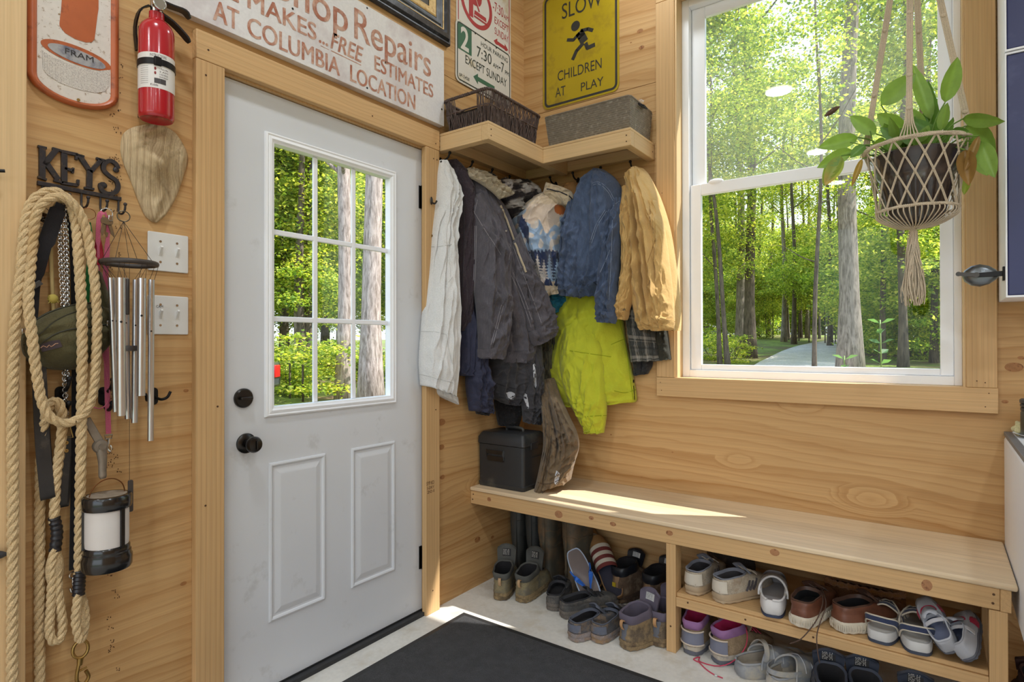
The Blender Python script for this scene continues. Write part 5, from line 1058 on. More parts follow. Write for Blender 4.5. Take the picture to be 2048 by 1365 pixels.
# ---- black sweatshirt below it
BSW = fabric('black_sweatshirt', (70, 68, 72), 500., .4, vary=.15); c = thing('sweatshirt', 'black sweatshirt with white paint smears, hanging above the tool box', 'sweatshirt', (.1, -.36, .78)); P_0, N_0 = (.05, -.36), (.8, -.6)
b0 = garment('body', [(968, 660, 1076, 660, .06), (969, 720, 1076, 720, .08), (972, 784, 1072, 770, .085), (1000, 806, 1045, 812, .05)], P_0, N_0, BSW, c, folds=6, amp=.016, seed=61); s1 = garment('sleeve', [(1036, 680, 1074, 680, .05, .05), (1034, 740, 1079, 740, .06, .055), (1034, 790, 1080, 790, .06, .055), (1037, 820, 1078, 822, .05, .055), (1039, 842, 1075, 847, .04, .05)], P_0, N_0, BSW, c, folds=3, amp=.014, seed=62)
sew(c, [s1, b0], [[(1036, 820), (1058, 824), (1077, 824)], [(973, 760), (1000, 770), (1030, 778)]], mat('black_seam', (40, 38, 40), .9), .0016, name='stitching')
PAINT = mat('white_paint_smear', (216, 216, 222), .6, vary=.1)
g = G(); patch(g, [s1], [(1043, 788), (1048, 786), (1054, 790)], [(1051, 806), (1056, 818), (1058, 814)], 8, 6, .0008); patch(g, [s1], [(1066, 730), (1069, 728), (1071, 730)], [(1068, 770), (1071, 776), (1073, 772)], 6, 6, .0008); patch(g, [b0], [(1012, 786), (1022, 784), (1030, 788)], [(1016, 796), (1024, 800), (1030, 796)], 6, 5, .0008); ob('paint_smears', g, PAINT, c)
c = thing('overalls', 'black strapped garment hanging behind the tool box lid', 'overalls', (.12, -.22, .77)); DKC = fabric('charcoal_cloth', (44, 42, 44), 500., .5)
garment('body', [(985, 780, 1050, 780, .05), (990, 820, 1046, 822, .05), (996, 850, 1038, 856, .04)], (.08, -.2), (.7, -.7), DKC, c, nu=36, nv=24, folds=5, amp=.015, seed=66)
# ---- olive garment and brown trousers in the corner
OLV = fabric('olive_cloth', (84, 78, 60), 500., .45); c = thing('cargo_trousers', 'olive cargo trousers left of the yellow jacket', 'trousers', (.15, -.08, .85))
b0 = garment('leg', [(1070, 610, 1112, 605, .05), (1074, 680, 1112, 680, .06), (1077, 745, 1111, 745, .06), (1080, 802, 1113, 788, .045)], (.13, -.13), (.6, -.8), OLV, c, nu=36, nv=50, folds=4, amp=.016, seed=71, crease=1.); sew(c, [b0], [[(1081, 782), (1096, 780), (1111, 774)], [(1078, 700), (1094, 702), (1110, 696)]], mat('olive_thread', (66, 60, 46), .9), .0016, name='stitching')
BRN = fabric('brown_duck', (122, 102, 78), 500., .45, vary=.2, c2=(140, 120, 98), c2s=6., c2a=.25); c = thing('work_trousers', 'worn brown work trousers with torn paint-stained cuffs reaching down to the bench', 'trousers', (.34, -.25, .5006)); P_0, N_0 = (.315, -.31), (.55, -.83)
b0 = garment('leg', [(1078, 765, 1112, 760, .04, -.20), (1080, 800, 1124, 798, .06, -.12), (1084, 835, 1140, 834, .08, -.05), (1088, 868, 1154, 864, .095, -.02), (1090, 898, 1159, 892, .10, -.01), (1082, 940, 1150, 925, .085, 0), (1070, 977, 1143, 957, .075, 0)], P_0, N_0, BRN, c, folds=5, amp=.018, seed=72, crease=.9)
b1 = garment('leg', [(1082, 815, 1096, 815, .04, -.06), (1085, 850, 1104, 850, .05, .01), (1086, 890, 1102, 892, .05, .035), (1078, 935, 1094, 935, .045, .035), (1068, 980, 1090, 980, .04, .03)], P_0, N_0, BRN, c, nu=30, nv=50, folds=3, amp=.012, seed=73)
sew(c, [b0, b1], [[(1090, 860), (1098, 890), (1092, 930), (1084, 970)], [(1112, 820), (1122, 870), (1120, 920)], [(1072, 965), (1100, 968), (1140, 950)]], mat('brown_thread', (78, 62, 46), .9), .0018, name='stitching'); g = G(); patch(g, [b0], [(1112, 942), (1116, 944), (1120, 950)], [(1108, 966), (1112, 970), (1116, 966)], 8, 6, .001); ob('paint_stain', g, PAINT, c)
# ---- turquoise garment under the fleece
TQ = fabric('turquoise_nylon', (46, 134, 170), 900., .5, rough=.6); c = thing('rain_jacket', 'turquoise jacket whose hem peeks out below the printed fleece', 'jacket', (.25, -.1, 1.1))
b0 = garment('body', [(1070, 540, 1136, 540, .04), (1076, 590, 1142, 585, .05), (1080, 612, 1147, 604, .055), (1081, 633, 1146, 620, .04)], (.2, -.10), (.4, -.9), TQ, c, folds=5, amp=.010, seed=75); sewn(c, [b0], 'flap', TQ, [(1104, 602), (1124, 598), (1142, 594)], [(1106, 618), (1124, 617), (1143, 612)], .003); snaps(c, [b0], [(1124, 612)], BLACK, .006)
# ---- printed mountain fleece
def inpoly(x, y, P):
    c = False; j = len(P)-1
    for i in range(len(P)):
        (a, b), (d, e) = P[i], P[j]
        if (b > y) != (e > y) and x < (d-a)*(y-b)/(e-b)+a: c = not c
        j = i
    return c
CRM, NVY, LBL, WHI, ORA = (lin(k)[:3] for k in ((222, 202, 176), (54, 64, 98), (164, 188, 216), (226, 214, 204), (204, 112, 50)))
TREES = [(1064, 560, 552-40), (1078, 570, 515), (1090, 566, 524), (1101, 572, 516), (1116, 566, 522), (1085, 575, 544), (1070, 572, 540)]
def mtn(x, y, u, v):
    w = 3*NZ.noise(V((x*.25, y*.25, 2)))
    if ((x-1121)/11)**2+((y-428)/9)**2 < 1: return ORA
    if y > 562+w and y < 576+w:
        for tx in (1062, 1078, 1098, 1118):
            if abs(x-tx) < (y-548)*.32: return NVY
    if 510+w+2*sin(x*.9) < y < 568+w and x < 1132:
        for tx, yb, yt in TREES:
            if yt < y < yb and abs(x-tx) < (y-yt)*.18*(1+.5*sin(y*1.1)): return LBL if tx in (1064, 1101, 1116) else WHI
        return NVY
    if 440 < y < 510 and 1038 < x < 1062 and y < 440+ (x-1030)*2.6 and abs(x-1030-(y-438)*.55-8) < 9+w: return NVY
    ridge = 462+10*sin(x*.11)+7*sin(x*.23+1)
    if ridge < y < 512+w:
        q = NZ.noise(V((x*.06+y*.05, (y-x*.8)*.05, 4.))); return LBL if q < .12 else WHI
    if x < 1060 and 430 < y < 520 and NZ.noise(V((x*.06, y*.05, 9))) > .0: return LBL
    if x > 1120 and 440 < y < 470 and NZ.noise(V((x*.1, y*.1, 5))) > 0: return LBL
    if 586 < y < 600 and x < 1096: return LBL
    return CRM if y < 420 or x > 1132 or y > 570 else lin((228, 208, 190))[:3]
FLC = fleece('printed_fleece', (220, 200, 176), 300., .5, attr=True, vary=.08); c = thing('fleece_jacket', 'cream fleece printed with snowy mountains, fir trees and an orange sun', 'jacket', (.25, -.2, 1.1)); P_0, N_0 = (.18, -.17), (.5, -.87)
b0 = garment('body', [(1086, 386, 1122, 384, .05), (1062, 398, 1142, 398, .09), (1038, 420, 1146, 416, .11), (1021, 450, 1137, 450, .12), (1031, 482, 1136, 482, .12), (1046, 515, 1135, 515, .12), (1060, 550, 1135, 550, .115), (1068, 575, 1134, 574, .105), (1075, 598, 1134, 588, .09)], P_0, N_0, FLC, c, nu=130, nv=190, folds=6, amp=.014, seed=81, colfn=mtn, rough=.25)
b1 = garment('hem_corner', [(1066, 560, 1108, 560, .03, .085), (1072, 590, 1101, 592, .03, .085), (1082, 620, 1092, 608, .02, .08)], P_0, N_0, FLC, c, nu=40, nv=40, folds=2, amp=.006, seed=82, colfn=mtn)
col = garment('collar', [(1093, 377, 1100, 379, .02, .10), (1090, 388, 1136, 390, .03, .105), (1090, 400, 1147, 402, .03, .11), (1110, 416, 1146, 424, .02, .105)], P_0, N_0, fleece('cream_fleece', (214, 194, 164), 300., .5), c, nu=40, nv=30, folds=3, amp=.009, seed=83, hem=False)
sew(c, [col, b0], [[(1094, 378), (1118, 384), (1140, 394), (1147, 410), (1144, 430), (1136, 452)]], mat('navy_binding', (36, 38, 52), .8), .0028, name='binding'); sew(c, [b0], [[(1080, 596), (1110, 598), (1133, 588)]], MATS['navy_binding'], .003, name='hem_binding')
g = G(); h_ = hit([b0], 1128, 466); 
if h_: ob('snap', G().disc(h_[0], .007, h_[1], 16, .003), BLACK, c)
# ---- tan brimmed hat behind
c = thing('hat', 'tan hat glimpsed on a hook behind the fleece and the blue denim jacket', 'hat', (.3, -.03, 1.93)); garment('crown', [(1128, 372, 1156, 366, .04), (1122, 388, 1160, 384, .06), (1120, 402, 1160, 402, .06)], (.27, -.015), (.1, -1), mat('tan_felt', (196, 150, 98), .9, bs=200., ba=.3), c, nu=30, nv=20, folds=2, amp=.004)
# ---- high-visibility jacket
HV = fabric('high_vis_yellow', (196, 200, 52), 900., .4, vary=.07, rough=.8); c = thing('work_jacket', 'bright yellow-green work jacket hanging in the middle of the back wall', 'jacket', (.5, -.1, .75)); P_0, N_0 = (.42, -.035), (.08, -1)
b0 = garment('body', [(1150, 540, 1215, 535, .05), (1124, 592, 1228, 580, .08), (1111, 635, 1246, 632, .09), (1104, 685, 1253, 680, .095), (1098, 742, 1265, 738, .10), (1112, 768, 1270, 768, .10), (1121, 800, 1275, 796, .09), (1126, 815, 1272, 804, .075)], P_0, N_0, HV, c, nu=64, nv=80, folds=7, amp=.014, seed=91, crease=.4)
s1 = garment('sleeve', [(1142, 640, 1198, 636, .03, .06), (1134, 690, 1216, 690, .06, .075), (1138, 745, 1224, 745, .075, .085), (1152, 795, 1227, 795, .075, .085), (1168, 828, 1226, 828, .065, .08), (1181, 852, 1222, 856, .055, .08), (1183, 861, 1221, 862, .05, .08)], P_0, N_0, HV, c, folds=3, amp=.012, seed=92, crease=.5)
YT = mat('yellow_thread', (150, 164, 16), .9); sew(c, [s1, b0], [[(1170, 834), (1195, 832), (1225, 831)], [(1140, 702), (1180, 708), (1222, 714)], [(1118, 800), (1140, 806), (1155, 808)], [(1228, 782), (1250, 786), (1272, 780)], [(1238, 640), (1252, 700), (1262, 770), (1266, 800)], [(1222, 690), (1240, 682), (1252, 678)]], YT, .0017, name='stitching')
sewn(c, [b0], 'label', BLACK, [(1266, 760), (1270, 760), (1273, 760)], [(1266, 766), (1270, 766), (1273, 766)], .002, nu=5, nv=4); sew(c, [b0], [[(1267, 772), (1269, 800)]], BLACK, .002, name='zip')
# ---- blue denim jacket
DEN = fabric('blue_denim', (80, 94, 122), 800., .35, vary=.22, wear=.4, wearc=(124, 146, 180)); c = thing('denim_jacket', 'blue denim jacket hanging in front of the yellow work jacket', 'jacket', (.47, -.15, 1.1)); P_0, N_0 = (.45, -.12), (.1, -1)
b0 = garment('body', [(1188, 342, 1212, 342, .05), (1170, 362, 1232, 358, .09), (1152, 396, 1250, 390, .12), (1144, 440, 1254, 436, .13), (1139, 500, 1252, 500, .13), (1136, 550, 1236, 552, .12), (1140, 578, 1210, 580, .10), (1160, 598, 1200, 594, .07)], P_0, N_0, DEN, c, nu=64, nv=80, folds=6, amp=.016, seed=101)
s1 = garment('sleeve', [(1146, 414, 1164, 404, .04, .05), (1139, 460, 1184, 458, .075, .07), (1136, 520, 1184, 520, .08, .075), (1134, 570, 1174, 570, .075, .075), (1135, 594, 1169, 597, .06, .07)], P_0, N_0, DEN, c, folds=3, amp=.013, seed=102, crease=.9)
s2 = garment('sleeve', [(1226, 410, 1254, 400, .04, .05), (1220, 450, 1256, 448, .065, .07), (1216, 510, 1253, 510, .07, .075), (1210, 570, 1249, 570, .07, .075), (1206, 620, 1246, 620, .06, .075), (1208, 646, 1243, 648, .05, .075)], P_0, N_0, DEN, c, folds=3, amp=.013, seed=103, crease=1.)
STB = mat('pale_blue_thread', (146, 158, 180), .8); sew(c, [b0, s1, s2], [[(1174, 372), (1196, 364), (1216, 378), (1228, 398)], [(1176, 376), (1196, 368), (1214, 382), (1226, 402)], [(1226, 412), (1240, 402), (1253, 403)], [(1210, 420), (1192, 450), (1180, 485)], [(1213, 422), (1195, 452), (1183, 487)], [(1225, 440), (1222, 520), (1218, 600)], [(1200, 545), (1212, 520), (1220, 500)]], STB, .0011)
sewn(c, [s1], 'cuff', DEN, [(1136, 572), (1154, 572), (1172, 572)], [(1137, 592), (1152, 595), (1168, 594)], .004); sewn(c, [s2], 'cuff', DEN, [(1207, 624), (1226, 624), (1245, 624)], [(1209, 645), (1226, 646), (1242, 646)], .004); sewn(c, [b0], 'waistband', DEN, [(1162, 548), (1180, 560), (1194, 570)], [(1160, 560), (1176, 578), (1190, 590)], .004)
# ---- plaid shirts behind the tan jacket
def plaid(x, y, u, v):
    a, b = (u*3.1) % 1, (v*3.2+.12) % 1; base = V((.06, .062, .058)); w = V((.42, .39, .34))
    k = (1 if a < .16 or .24 < a < .29 else 0)+(1 if b < .16 or .24 < b < .29 else 0); dk = (1 if .55 < a < .66 else 0)+(1 if .55 < b < .66 else 0)
    return tuple((base.lerp(w, .42*k))*(1-.35*min(dk, 1)))
PLD = fabric('plaid_flannel', (90, 90, 90), 500., .4, attr=True, c2=(196, 206, 226), c2s=9., c2a=.05); c = thing('plaid_shirt', 'grey and white plaid flannel shirt, its tail showing below the tan jacket', 'shirt', (.68, -.06, .95))
garment('body', [(1250, 560, 1320, 560, .04), (1252, 630, 1318, 640, .05), (1258, 680, 1321, 685, .055), (1263, 724, 1325, 722, .045)], (.66, -.028), (0, -1), PLD, c, nu=90, nv=110, folds=4, amp=.008, seed=111, colfn=plaid, crease=.5)
c = thing('shirt', 'dark green checked shirt hem behind the plaid flannel, next to the window casing', 'shirt', (.72, -.02, .95)); DKG = fabric('dark_check', (58, 58, 50), 300., .5); garment('body', [(1296, 600, 1326, 600, .03), (1304, 660, 1336, 660, .035), (1306, 722, 1343, 720, .025)], (.72, -.024), (0, -1), DKG, c, nu=30, nv=40, folds=3, amp=.006, seed=112)
c = thing('shirt', 'dark layered shirt tails lowest of the clothes left of the window casing', 'shirt', (.62, -.02, .92)); garment('body', [(1262, 690, 1304, 690, .025), (1266, 730, 1306, 728, .03), (1268, 752, 1296, 748, .02)], (.62, -.012), (0, -1), fabric('charcoal_check', (50, 50, 52), 300., .5), c, nu=30, nv=30, folds=4, amp=.007, seed=113)
# ---- tan canvas jacket
TAN = fabric('tan_canvas', (212, 174, 112), 700., .35, vary=.14); c = thing('canvas_jacket', 'tan canvas jacket on the hook next to the window', 'jacket', (.72, -.12, 1.1)); P_0, N_0 = (.68, -.085), (0, -1)
b0 = garment('body', [(1266, 338, 1288, 338, .04), (1255, 358, 1301, 354, .08), (1257, 405, 1324, 402, .11), (1259, 465, 1342, 462, .12), (1262, 540, 1354, 538, .125), (1269, 600, 1361, 602, .12), (1276, 640, 1363, 640, .11), (1283, 660, 1362, 662, .09)], P_0, N_0, TAN, c, nu=64, nv=80, folds=8, amp=.02, seed=121, crease=.35)
s1 = garment('sleeve', [(1254, 380, 1274, 376, .04, .04), (1255, 440, 1284, 438, .06, .055), (1258, 520, 1288, 520, .065, .06), (1252, 580, 1282, 582, .06, .06), (1246, 620, 1270, 622, .05, .055), (1247, 640, 1264, 641, .04, .05)], P_0, N_0, TAN, c, folds=2, amp=.012, seed=122, crease=.8)
s2 = garment('sleeve', [(1305, 410, 1325, 408, .03, .07), (1310, 460, 1342, 462, .05, .075), (1312, 540, 1354, 540, .06, .08), (1314, 600, 1361, 604, .06, .08), (1314, 640, 1363, 642, .055, .08), (1316, 663, 1362, 662, .045, .075)], P_0, N_0, TAN, c, folds=3, amp=.014, seed=123, crease=.7)
TTH = mat('tan_thread', (156, 116, 64), .9); sew(c, [b0, s1, s2], [[(1309, 440), (1318, 424), (1326, 419)], [(1311, 444), (1320, 428), (1328, 423)], [(1290, 540), (1300, 510), (1310, 480)], [(1316, 640), (1338, 644), (1362, 642)], [(1284, 645), (1296, 652), (1312, 654)]], TTH, .0012)
sewn(c, [s2], 'cuff', TAN, [(1316, 636), (1338, 640), (1361, 638)], [(1317, 658), (1338, 661), (1361, 659)], .004); snaps(c, [s2, s1], [(1353, 651), (1248, 620)], NICK, .007); sewn(c, [s1], 'cuff', TAN, [(1247, 622), (1258, 624), (1268, 624)], [(1248, 638), (1256, 640), (1264, 640)], .003)
# ================================================================ SHOES
def outline2(yb, yf, w, n=36, k=.10, pinch=.08, e=.62, bend=0.):
    "plan of a shoe at one level: heel at yb, toe at yf, half width w, broader forefoot, drawn-in waist"
    out = []
    for i in range(n):
        a = 2*pi*i/n; t = (1-cos(a))/2; s = sin(a); x = w*(abs(s)**lerp(.46, e, ss(.3, .7, t)))*(1 if s >= 0 else -1)
        x *= (1+k*(t-.55))*(1-pinch*exp(-((t-.42)/.16)**2)); out.append((x+bend*t*t, yb+(yf-yb)*t, t))
    return out
def ring(yb, yf, w, zh, zf, q=1., n=36, **k):
    return [V((x, y, zh+(zf-zh)*t**q)) for x, y, t in outline2(yb, yf, w, n, **k)]
def rings(L, rows, par, name, m, cap0=False, cap1=False, q=1., k=.10, pinch=.08, bend=0., wob=.0, seed=0, **kw):
    g = G(); rr = []
    for i, r in enumerate(rows):
        p = ring(r[0], r[1], r[2], r[3], r[4], r[5] if len(r) > 5 else q, k=k, pinch=pinch, bend=bend)
        if wob: p = [v+V((1, 1, .6))*(wob*NZ.noise(v*38+V((seed, i*.7, 0)))) for v in p]
        rr.append(p)
    g.grid(rr, True); c = len(rr[0])
    if cap0: g.f.append(tuple(range(c))[::-1])
    if cap1: g.f.append(tuple(len(g.v)-c+i for i in range(c)))
    return ob(name, g, m, par, angle=50, **kw)
def sole(L, w, par, m, z0, z1, name='outsole', toe=.012, lug=0., bend=0.):
    g = G(); rr = []
    for z, i, lg in ((z0, .004, lug), (z0+.002, .0, lug), (lerp(z0, z1, .5), 0, 0), (z1, .0005, 0)):
        p = ring(i, L-i, w-i, z, z, bend=bend); rr.append([v+V((0, 0, toe*max(0, (v.y/L-.72)/.28)**2+(lg if k % 2 else 0))) for k, v in enumerate(p)])
    g.grid(rr, True); c = len(rr[0]); g.f += [tuple(range(c))[::-1], tuple(len(g.v)-c+i for i in range(c))]; return ob(name, g, m, par, angle=50)
def laces(par, L, y0, y1, w, zf, m, r=.0018, n=4, bow=True, tails=(), seed=1):
    R = random.Random(seed); g = G()
    for k in range(n):
        y = lerp(y0, y1, k/(n-1)); z = zf(y)+.003; g.tube(cr([V((-w, y, z-.006)), V((-w*.4, y+.006, z+.001)), V((w*.4, y-.006, z+.002)), V((w, y, z-.006))], 9), r, 6)
        if k < n-1: y2 = lerp(y0, y1, (k+1)/(n-1)); g.tube(cr([V((-w, y, z-.005)), V((0, (y+y2)/2, (z+zf(y2)+.003)/2+.003)), V((w, y2, zf(y2)-.003))], 9), r, 6)
    if bow:
        z = zf(y0)+.006
        for s in (-1, 1):
            g.tube(cr([V((0, y0, z)), V((.022*s, y0-.012, z+.014)), V((.036*s, y0-.002, z+.006)), V((.016*s, y0+.008, z+.002)), V((0, y0, z))], 16), r, 6); g.tube(cr([V((0, y0, z)), V((.02*s, y0+.012, z+.004)), V((.036*s, y0+.03, z-.012))], 8), r, 6)
    for t in tails: g.tube(cr([V(p) for p in t], 24), r, 6)
    ob('laces', g, m, par)
def tongue(par, w, y, z0, y1, z1, m, th=.008, label=None, lm=None, curl=.01):
    g = G(); F_ = []; Bk = []
    for j in range(9):
        v = j/8; row = []; bk = []
        for i in range(11):
            u = i/5-1; ww = w*(.85+.15*v)*(1 if v < .7 else sqrt(max(.05, 1-((v-.7)/.34)**4))); p = V((u*ww, lerp(y, y1, v)-curl*(u*u), lerp(z0, z1, v)+.004*(1-u*u))); row.append(p); bk.append(p+V((0, th*.9, th*.4)))
        F_.append(row); Bk.append(bk)
    rr = [f+b[::-1] for f, b in zip(F_, Bk)]; g.grid(rr, True); c = len(rr[0]); g.f += [tuple(range(c))[::-1], tuple(len(g.v)-c+i for i in range(c))]; t = ob('tongue', g, m, par, angle=60)
    if lm:
        g = G(); rows = []
        for j in range(4):
            v = lerp(.45, .82, j/3); rows.append([V((u*w*.42, lerp(y, y1, v)-curl*u*u*.18-.0012, lerp(z0, z1, v)+.004*(1-u*u*.18))) for u in (-1, -.33, .33, 1)])
        g.grid(rows); ob('size_label', g, lm, t)
        if label:
            g = G(); a, b = V((-w*.36, lerp(y, y1, .52)-.003, lerp(z0, z1, .52)+.003)), (V((0, y1-y, z1-z0))).normalized()
            for k in range(5): textfit(g, label[k % len(label)], a+b*(.0055*k), UX, b, w*.6, .0032, .0004)
            ob('print', g, MATS['label_print'] if lm is not MATS.get('black_label') else SW, t, smooth=False)
    return t
mat('label_print', (90, 90, 96), .8); LBLW = mat('white_label', (206, 206, 204), .7); LBLB = mat('black_label', (40, 40, 42), .8)
DUST = (150, 128, 100)
def suede(n, c, c2=DUST, a=.4, **k): return mat(n, c, .92, vary=.22, vs=40., c2=c2, c2s=22., c2a=a, bs=260., ba=.5, fine=.25, fs=260., **k)
LIN = mat('dark_lining', (34, 32, 34), .95, vary=.2)
def lowshoe(par, L, w, up, so, mi, li, hc=.075, hi=.092, op=.45, seed=0, heel=None, lace=None, tails=(), collar=None, zs=.016, zm=.034, bow=True, tab=None, rib=0., bend=.0, hz=.0):
    "low laced shoe: tread, midsole, upper built up in levels to an open collar, lining, tongue, laces"
    sole(L, w, par, so, 0, zs, lug=.003, bend=bend)
    rings(L, [(.001, L-.002, w*.99, zs, zs+.004), (-.004, L+.001, w*1.02, (zs+zm)/2, (zs+zm)/2+.008), (-.001, L-.003, w*.985, zm+hz, zm+.008)], par, 'midsole', mi, bend=bend)
    o = L*op
    rings(L, [(.000, L-.004, w*.97, zm+hz-.002, zm+.006), (-.002, L-.006, w*.96, zm+.012+hz, zm+.018), (.001, L-.022, w*.9, zm+.022, zm+.03), (.002, L*.80, w*.88, hc*.78, zm+.040), (.003, L*.66, w*.89, hc*.9, hi*.86), (.004, L*.54, w*.88, hc, hi*.96), (.006, o, w*.85, hc+.002, hi)], par, 'upper', up, wob=.003, seed=seed, bend=bend)
    rings(L, [(.006, o, w*.85, hc+.002, hi), (.004, o+.002, w*.87, hc+.006, hi+.004), (.009, o-.002, w*.80, hc+.007, hi+.005), (.014, o-.006, w*.71, hc-.004, hi-.006)], par, 'collar', collar or up, bend=bend)
    rings(L, [(.013, o-.006, w*.72, hc-.003, hi-.005), (.014, o+.03, w*.72, zm+.012, zm+.016)], par, 'lining', li, cap1=True, bend=bend)
    zf = lambda y: lerp(hi, zm+.036, clamp((y-o)/(L*.80-o)))
    tongue(par, w*.66, o+.03, hi-.014, o-.016, hi+.026, collar or up, .007)
    if lace: laces(par, L, o+.008, L*.72, w*.5, zf, lace, bow=bow, tails=tails, seed=seed)
    if heel:
        g = G(); rr = []
        for z, e in ((zm+.006, .0), (zm+.02, .0015), (hc*.72, .001), (hc*.96, .0)):
            rr.append([V((w*.88*sin(a)*(1.02-.10*(z-zm)/.04), .038-.042*cos(a)*1.0-e, z)) for a in [lerp(-1.15, 1.15, i/14) for i in range(15)]])
        g.grid(rr); ob('heel_counter', g, heel, par)
    if tab: g = G(); g.strap(cr([V((0, .004, hc-.004)), V((0, -.008, hc+.002)), V((0, -.010, hc-.014)), V((0, -.004, hc-.022))], 10), .012, .002, UX); ob('pull_tab', g, tab, par)
def boot(par, L, w, up, so, mi, li, co, hc=.125, hi=.15, op=.44, seed=0, lab=None, lm=None, tab=None, lace=None, tz=.05, ty=.0, zs=.018, zm=.036, label=('EU 44', 'UK 9', 'US 10'), heel=None, tails=(), bow=False, tm=None):
    "ankle boot"
    sole(L, w, par, so, 0, zs, lug=.004); o = L*op
    rings(L, [(.001, L-.002, w*.99, zs, zs+.004), (-.003, L, w*1.01, (zs+zm)/2, (zs+zm)/2+.008), (.0, L-.003, w*.98, zm, zm+.008)], par, 'midsole', mi, wob=.002, seed=seed+4)
    h7 = hc*.72
    rings(L, [(.0, L-.004, w*.97, zm-.002, zm+.006), (-.001, L-.006, w*.96, zm+.014, zm+.022), (.002, L-.024, w*.9, zm+.028, zm+.036), (.003, L*.80, w*.88, h7*.85, zm+.05), (.006, L*.66, w*.90, h7*.95, hi*.66), (.008, L*.56, w*.90, h7+.002, hi*.74), (.007, L*.51, w*.90, h7+.01, hi*.80)], par, 'upper', up, wob=.004, seed=seed)
    rings(L, [(.007, L*.51, w*.90, h7+.008, hi*.79), (.003, L*.5, w*.95, h7+.016, hi*.86), (.002, L*.475, w*.96, hc*.9, hi*.94), (.003, o+.005, w*.96, hc, hi), (.008, o, w*.90, hc+.006, hi+.005), (.014, o-.006, w*.80, hc, hi)], par, 'collar', co, wob=.003, seed=seed+2)
    rings(L, [(.014, o-.006, w*.81, hc, hi), (.016, o+.0, w*.76, hc*.7, hi*.7), (.018, o+.03, w*.72, zm+.012, zm+.016)], par, 'lining', li, cap1=True)
    tongue(par, w*.98, o+.02, hi-.03, o+.004+ty, hi+tz, tm or co, .010, label, lm)
    zf = lambda y: lerp(hi*.84, zm+.046, clamp((y-L*.5)/(L*.3)))
    if lace: laces(par, L, L*.52, L*.74, w*.52, zf, lace, bow=bow, tails=tails, seed=seed, r=.002)
    if heel:
        g = G(); g.grid([[V((.016*u*(1+.5*(1-v)), -.004+.012*abs(u)**2+.002*sin(v*3), lerp(zm+.004, h7+.01, v))) for u in (-1, -.5, 0, .5, 1)] for v in (0, .25, .5, .75, 1)]); ob('heel_strip', g, heel, par)
    if tab: g = G(); g.strap(cr([V((0, .006, h7+.018)), V((0, -.010, h7+.022)), V((0, -.013, h7+.004)), V((0, -.004, h7-.012))], 10), .013, .0025, UX); ob('pull_tab', g, tab, par)
def place(t, p, rz, tilt=0., roll=0.): t.location = p; t.rotation_euler = (tilt, roll, rz)
def shoe(name, lab, cat, grp, fn, p, rz, **k):
    t = thing(name, lab, cat, (0, 0, 0), grp); fn(t, **k.pop('kw')); place(t, p, rz, **k); return t
def F_(x, y, z=0.): return Z(x, y, z)
SH = .2326
# ---- khaki hiking boots
KH = suede('khaki_suede', (134, 122, 92), (106, 100, 86), .4); KHS = suede('khaki_sole', (150, 128, 92), (92, 78, 58), .45); GRC = mat('grey_collar', (78, 78, 74), .85, vary=.15, bs=200., ba=.3); TABT = mat('tan_tab', (176, 144, 108), .8)
kw = dict(L=.285, w=.050, up=KH, so=KHS, mi=KHS, li=LIN, co=GRC, hc=.118, hi=.142, lm=LBLB, label=('M US 10', 'EUR 44', 'UK 9.5', 'CM 28', 'KE-5'), tab=TABT, lace=mat('black_lace', (36, 34, 34), .8), tz=.062, ty=.03, seed=1)
a = shoe('hiking_boot', 'khaki hiking boot with a grey collar, leftmost of the floor row', 'boot', None, boot, F_(1000, 1203), .42, kw=kw); b = dup(a, F_(1040, 1207), .12, 'khaki hiking boot with a grey collar, second from the left wall'); b.rotation_euler = (0, 0, .10)
# ---- rubber boots
def wellington(par, L=.28, w=.052, H_=.40, m=None, so=None, lean=0., seed=0, buckle=True):
    sole(L, w, par, so, 0, .022, lug=.004)
    rings(L, [(.0, L-.003, w*.98, .021, .024), (-.002, L-.006, w*.97, .04, .04), (.001, L-.03, w*.9, .07, .068), (.004, L*.72, w*.84, .095, .10), (.008, L*.58, w*.84, .125, .135), (.004, L*.52, w*.86, .17, .18), (-.002, L*.52, w*.96, .26, .265), (-.004, L*.53, w*1.02, .34, .345), (-.004, L*.53, w*1.04, H_-.012, H_-.010), (-.006, L*.54, w*1.07, H_-.010, H_-.008), (-.006, L*.54, w*1.07, H_, H_+.002), (.0, L*.52, w*.98, H_, H_+.002)], par, 'shaft', m, wob=.006, seed=seed, k=.05, pinch=.02)
    rings(L, [(.0, L*.52, w*.98, H_, H_+.002), (.004, L*.5, w*.86, .26, .26), (.02, L*.5, w*.7, .06, .06)], par, 'lining', LIN, cap1=True, k=.05, pinch=.02)
    g = G()
    for z in (.19, .27): g.tube([V((x*1.0, y, z+.004*sin(i))) for i, (x, y, t_) in enumerate(outline2(.0+(-.002 if z > .2 else .004), L*.52, w*(.97 if z > .2 else .875), 30, .05, .02))], .0022, 6, closed=True)
    g.strap([V((0, -.004 if z > .1 else -.002, z)) for z in (.03, .09, .16, .24, .32, .39)], .012, .004, UX); ob('ribs', g, m, par)
RB = mat('muddy_rubber', (84, 80, 68), .6, vary=.25, vs=14., c2=(116, 94, 70), c2s=9., c2a=.5, bs=60., ba=.3); RB2 = mat('dark_rubber', (66, 68, 66), .5, vary=.25, vs=10., c2=(70, 68, 62), c2s=8., c2a=.3)
w1 = shoe('rubber_boot', 'tall muddy black rubber boot, right one of the pair behind the low sneakers', 'boot', None, wellington, V((.30, -.20, 0)), .0, kw=dict(m=RB, so=RB, seed=3)); w1.location = V((.405, -.235, 0)); w1.rotation_euler = (0, 0, -.35)
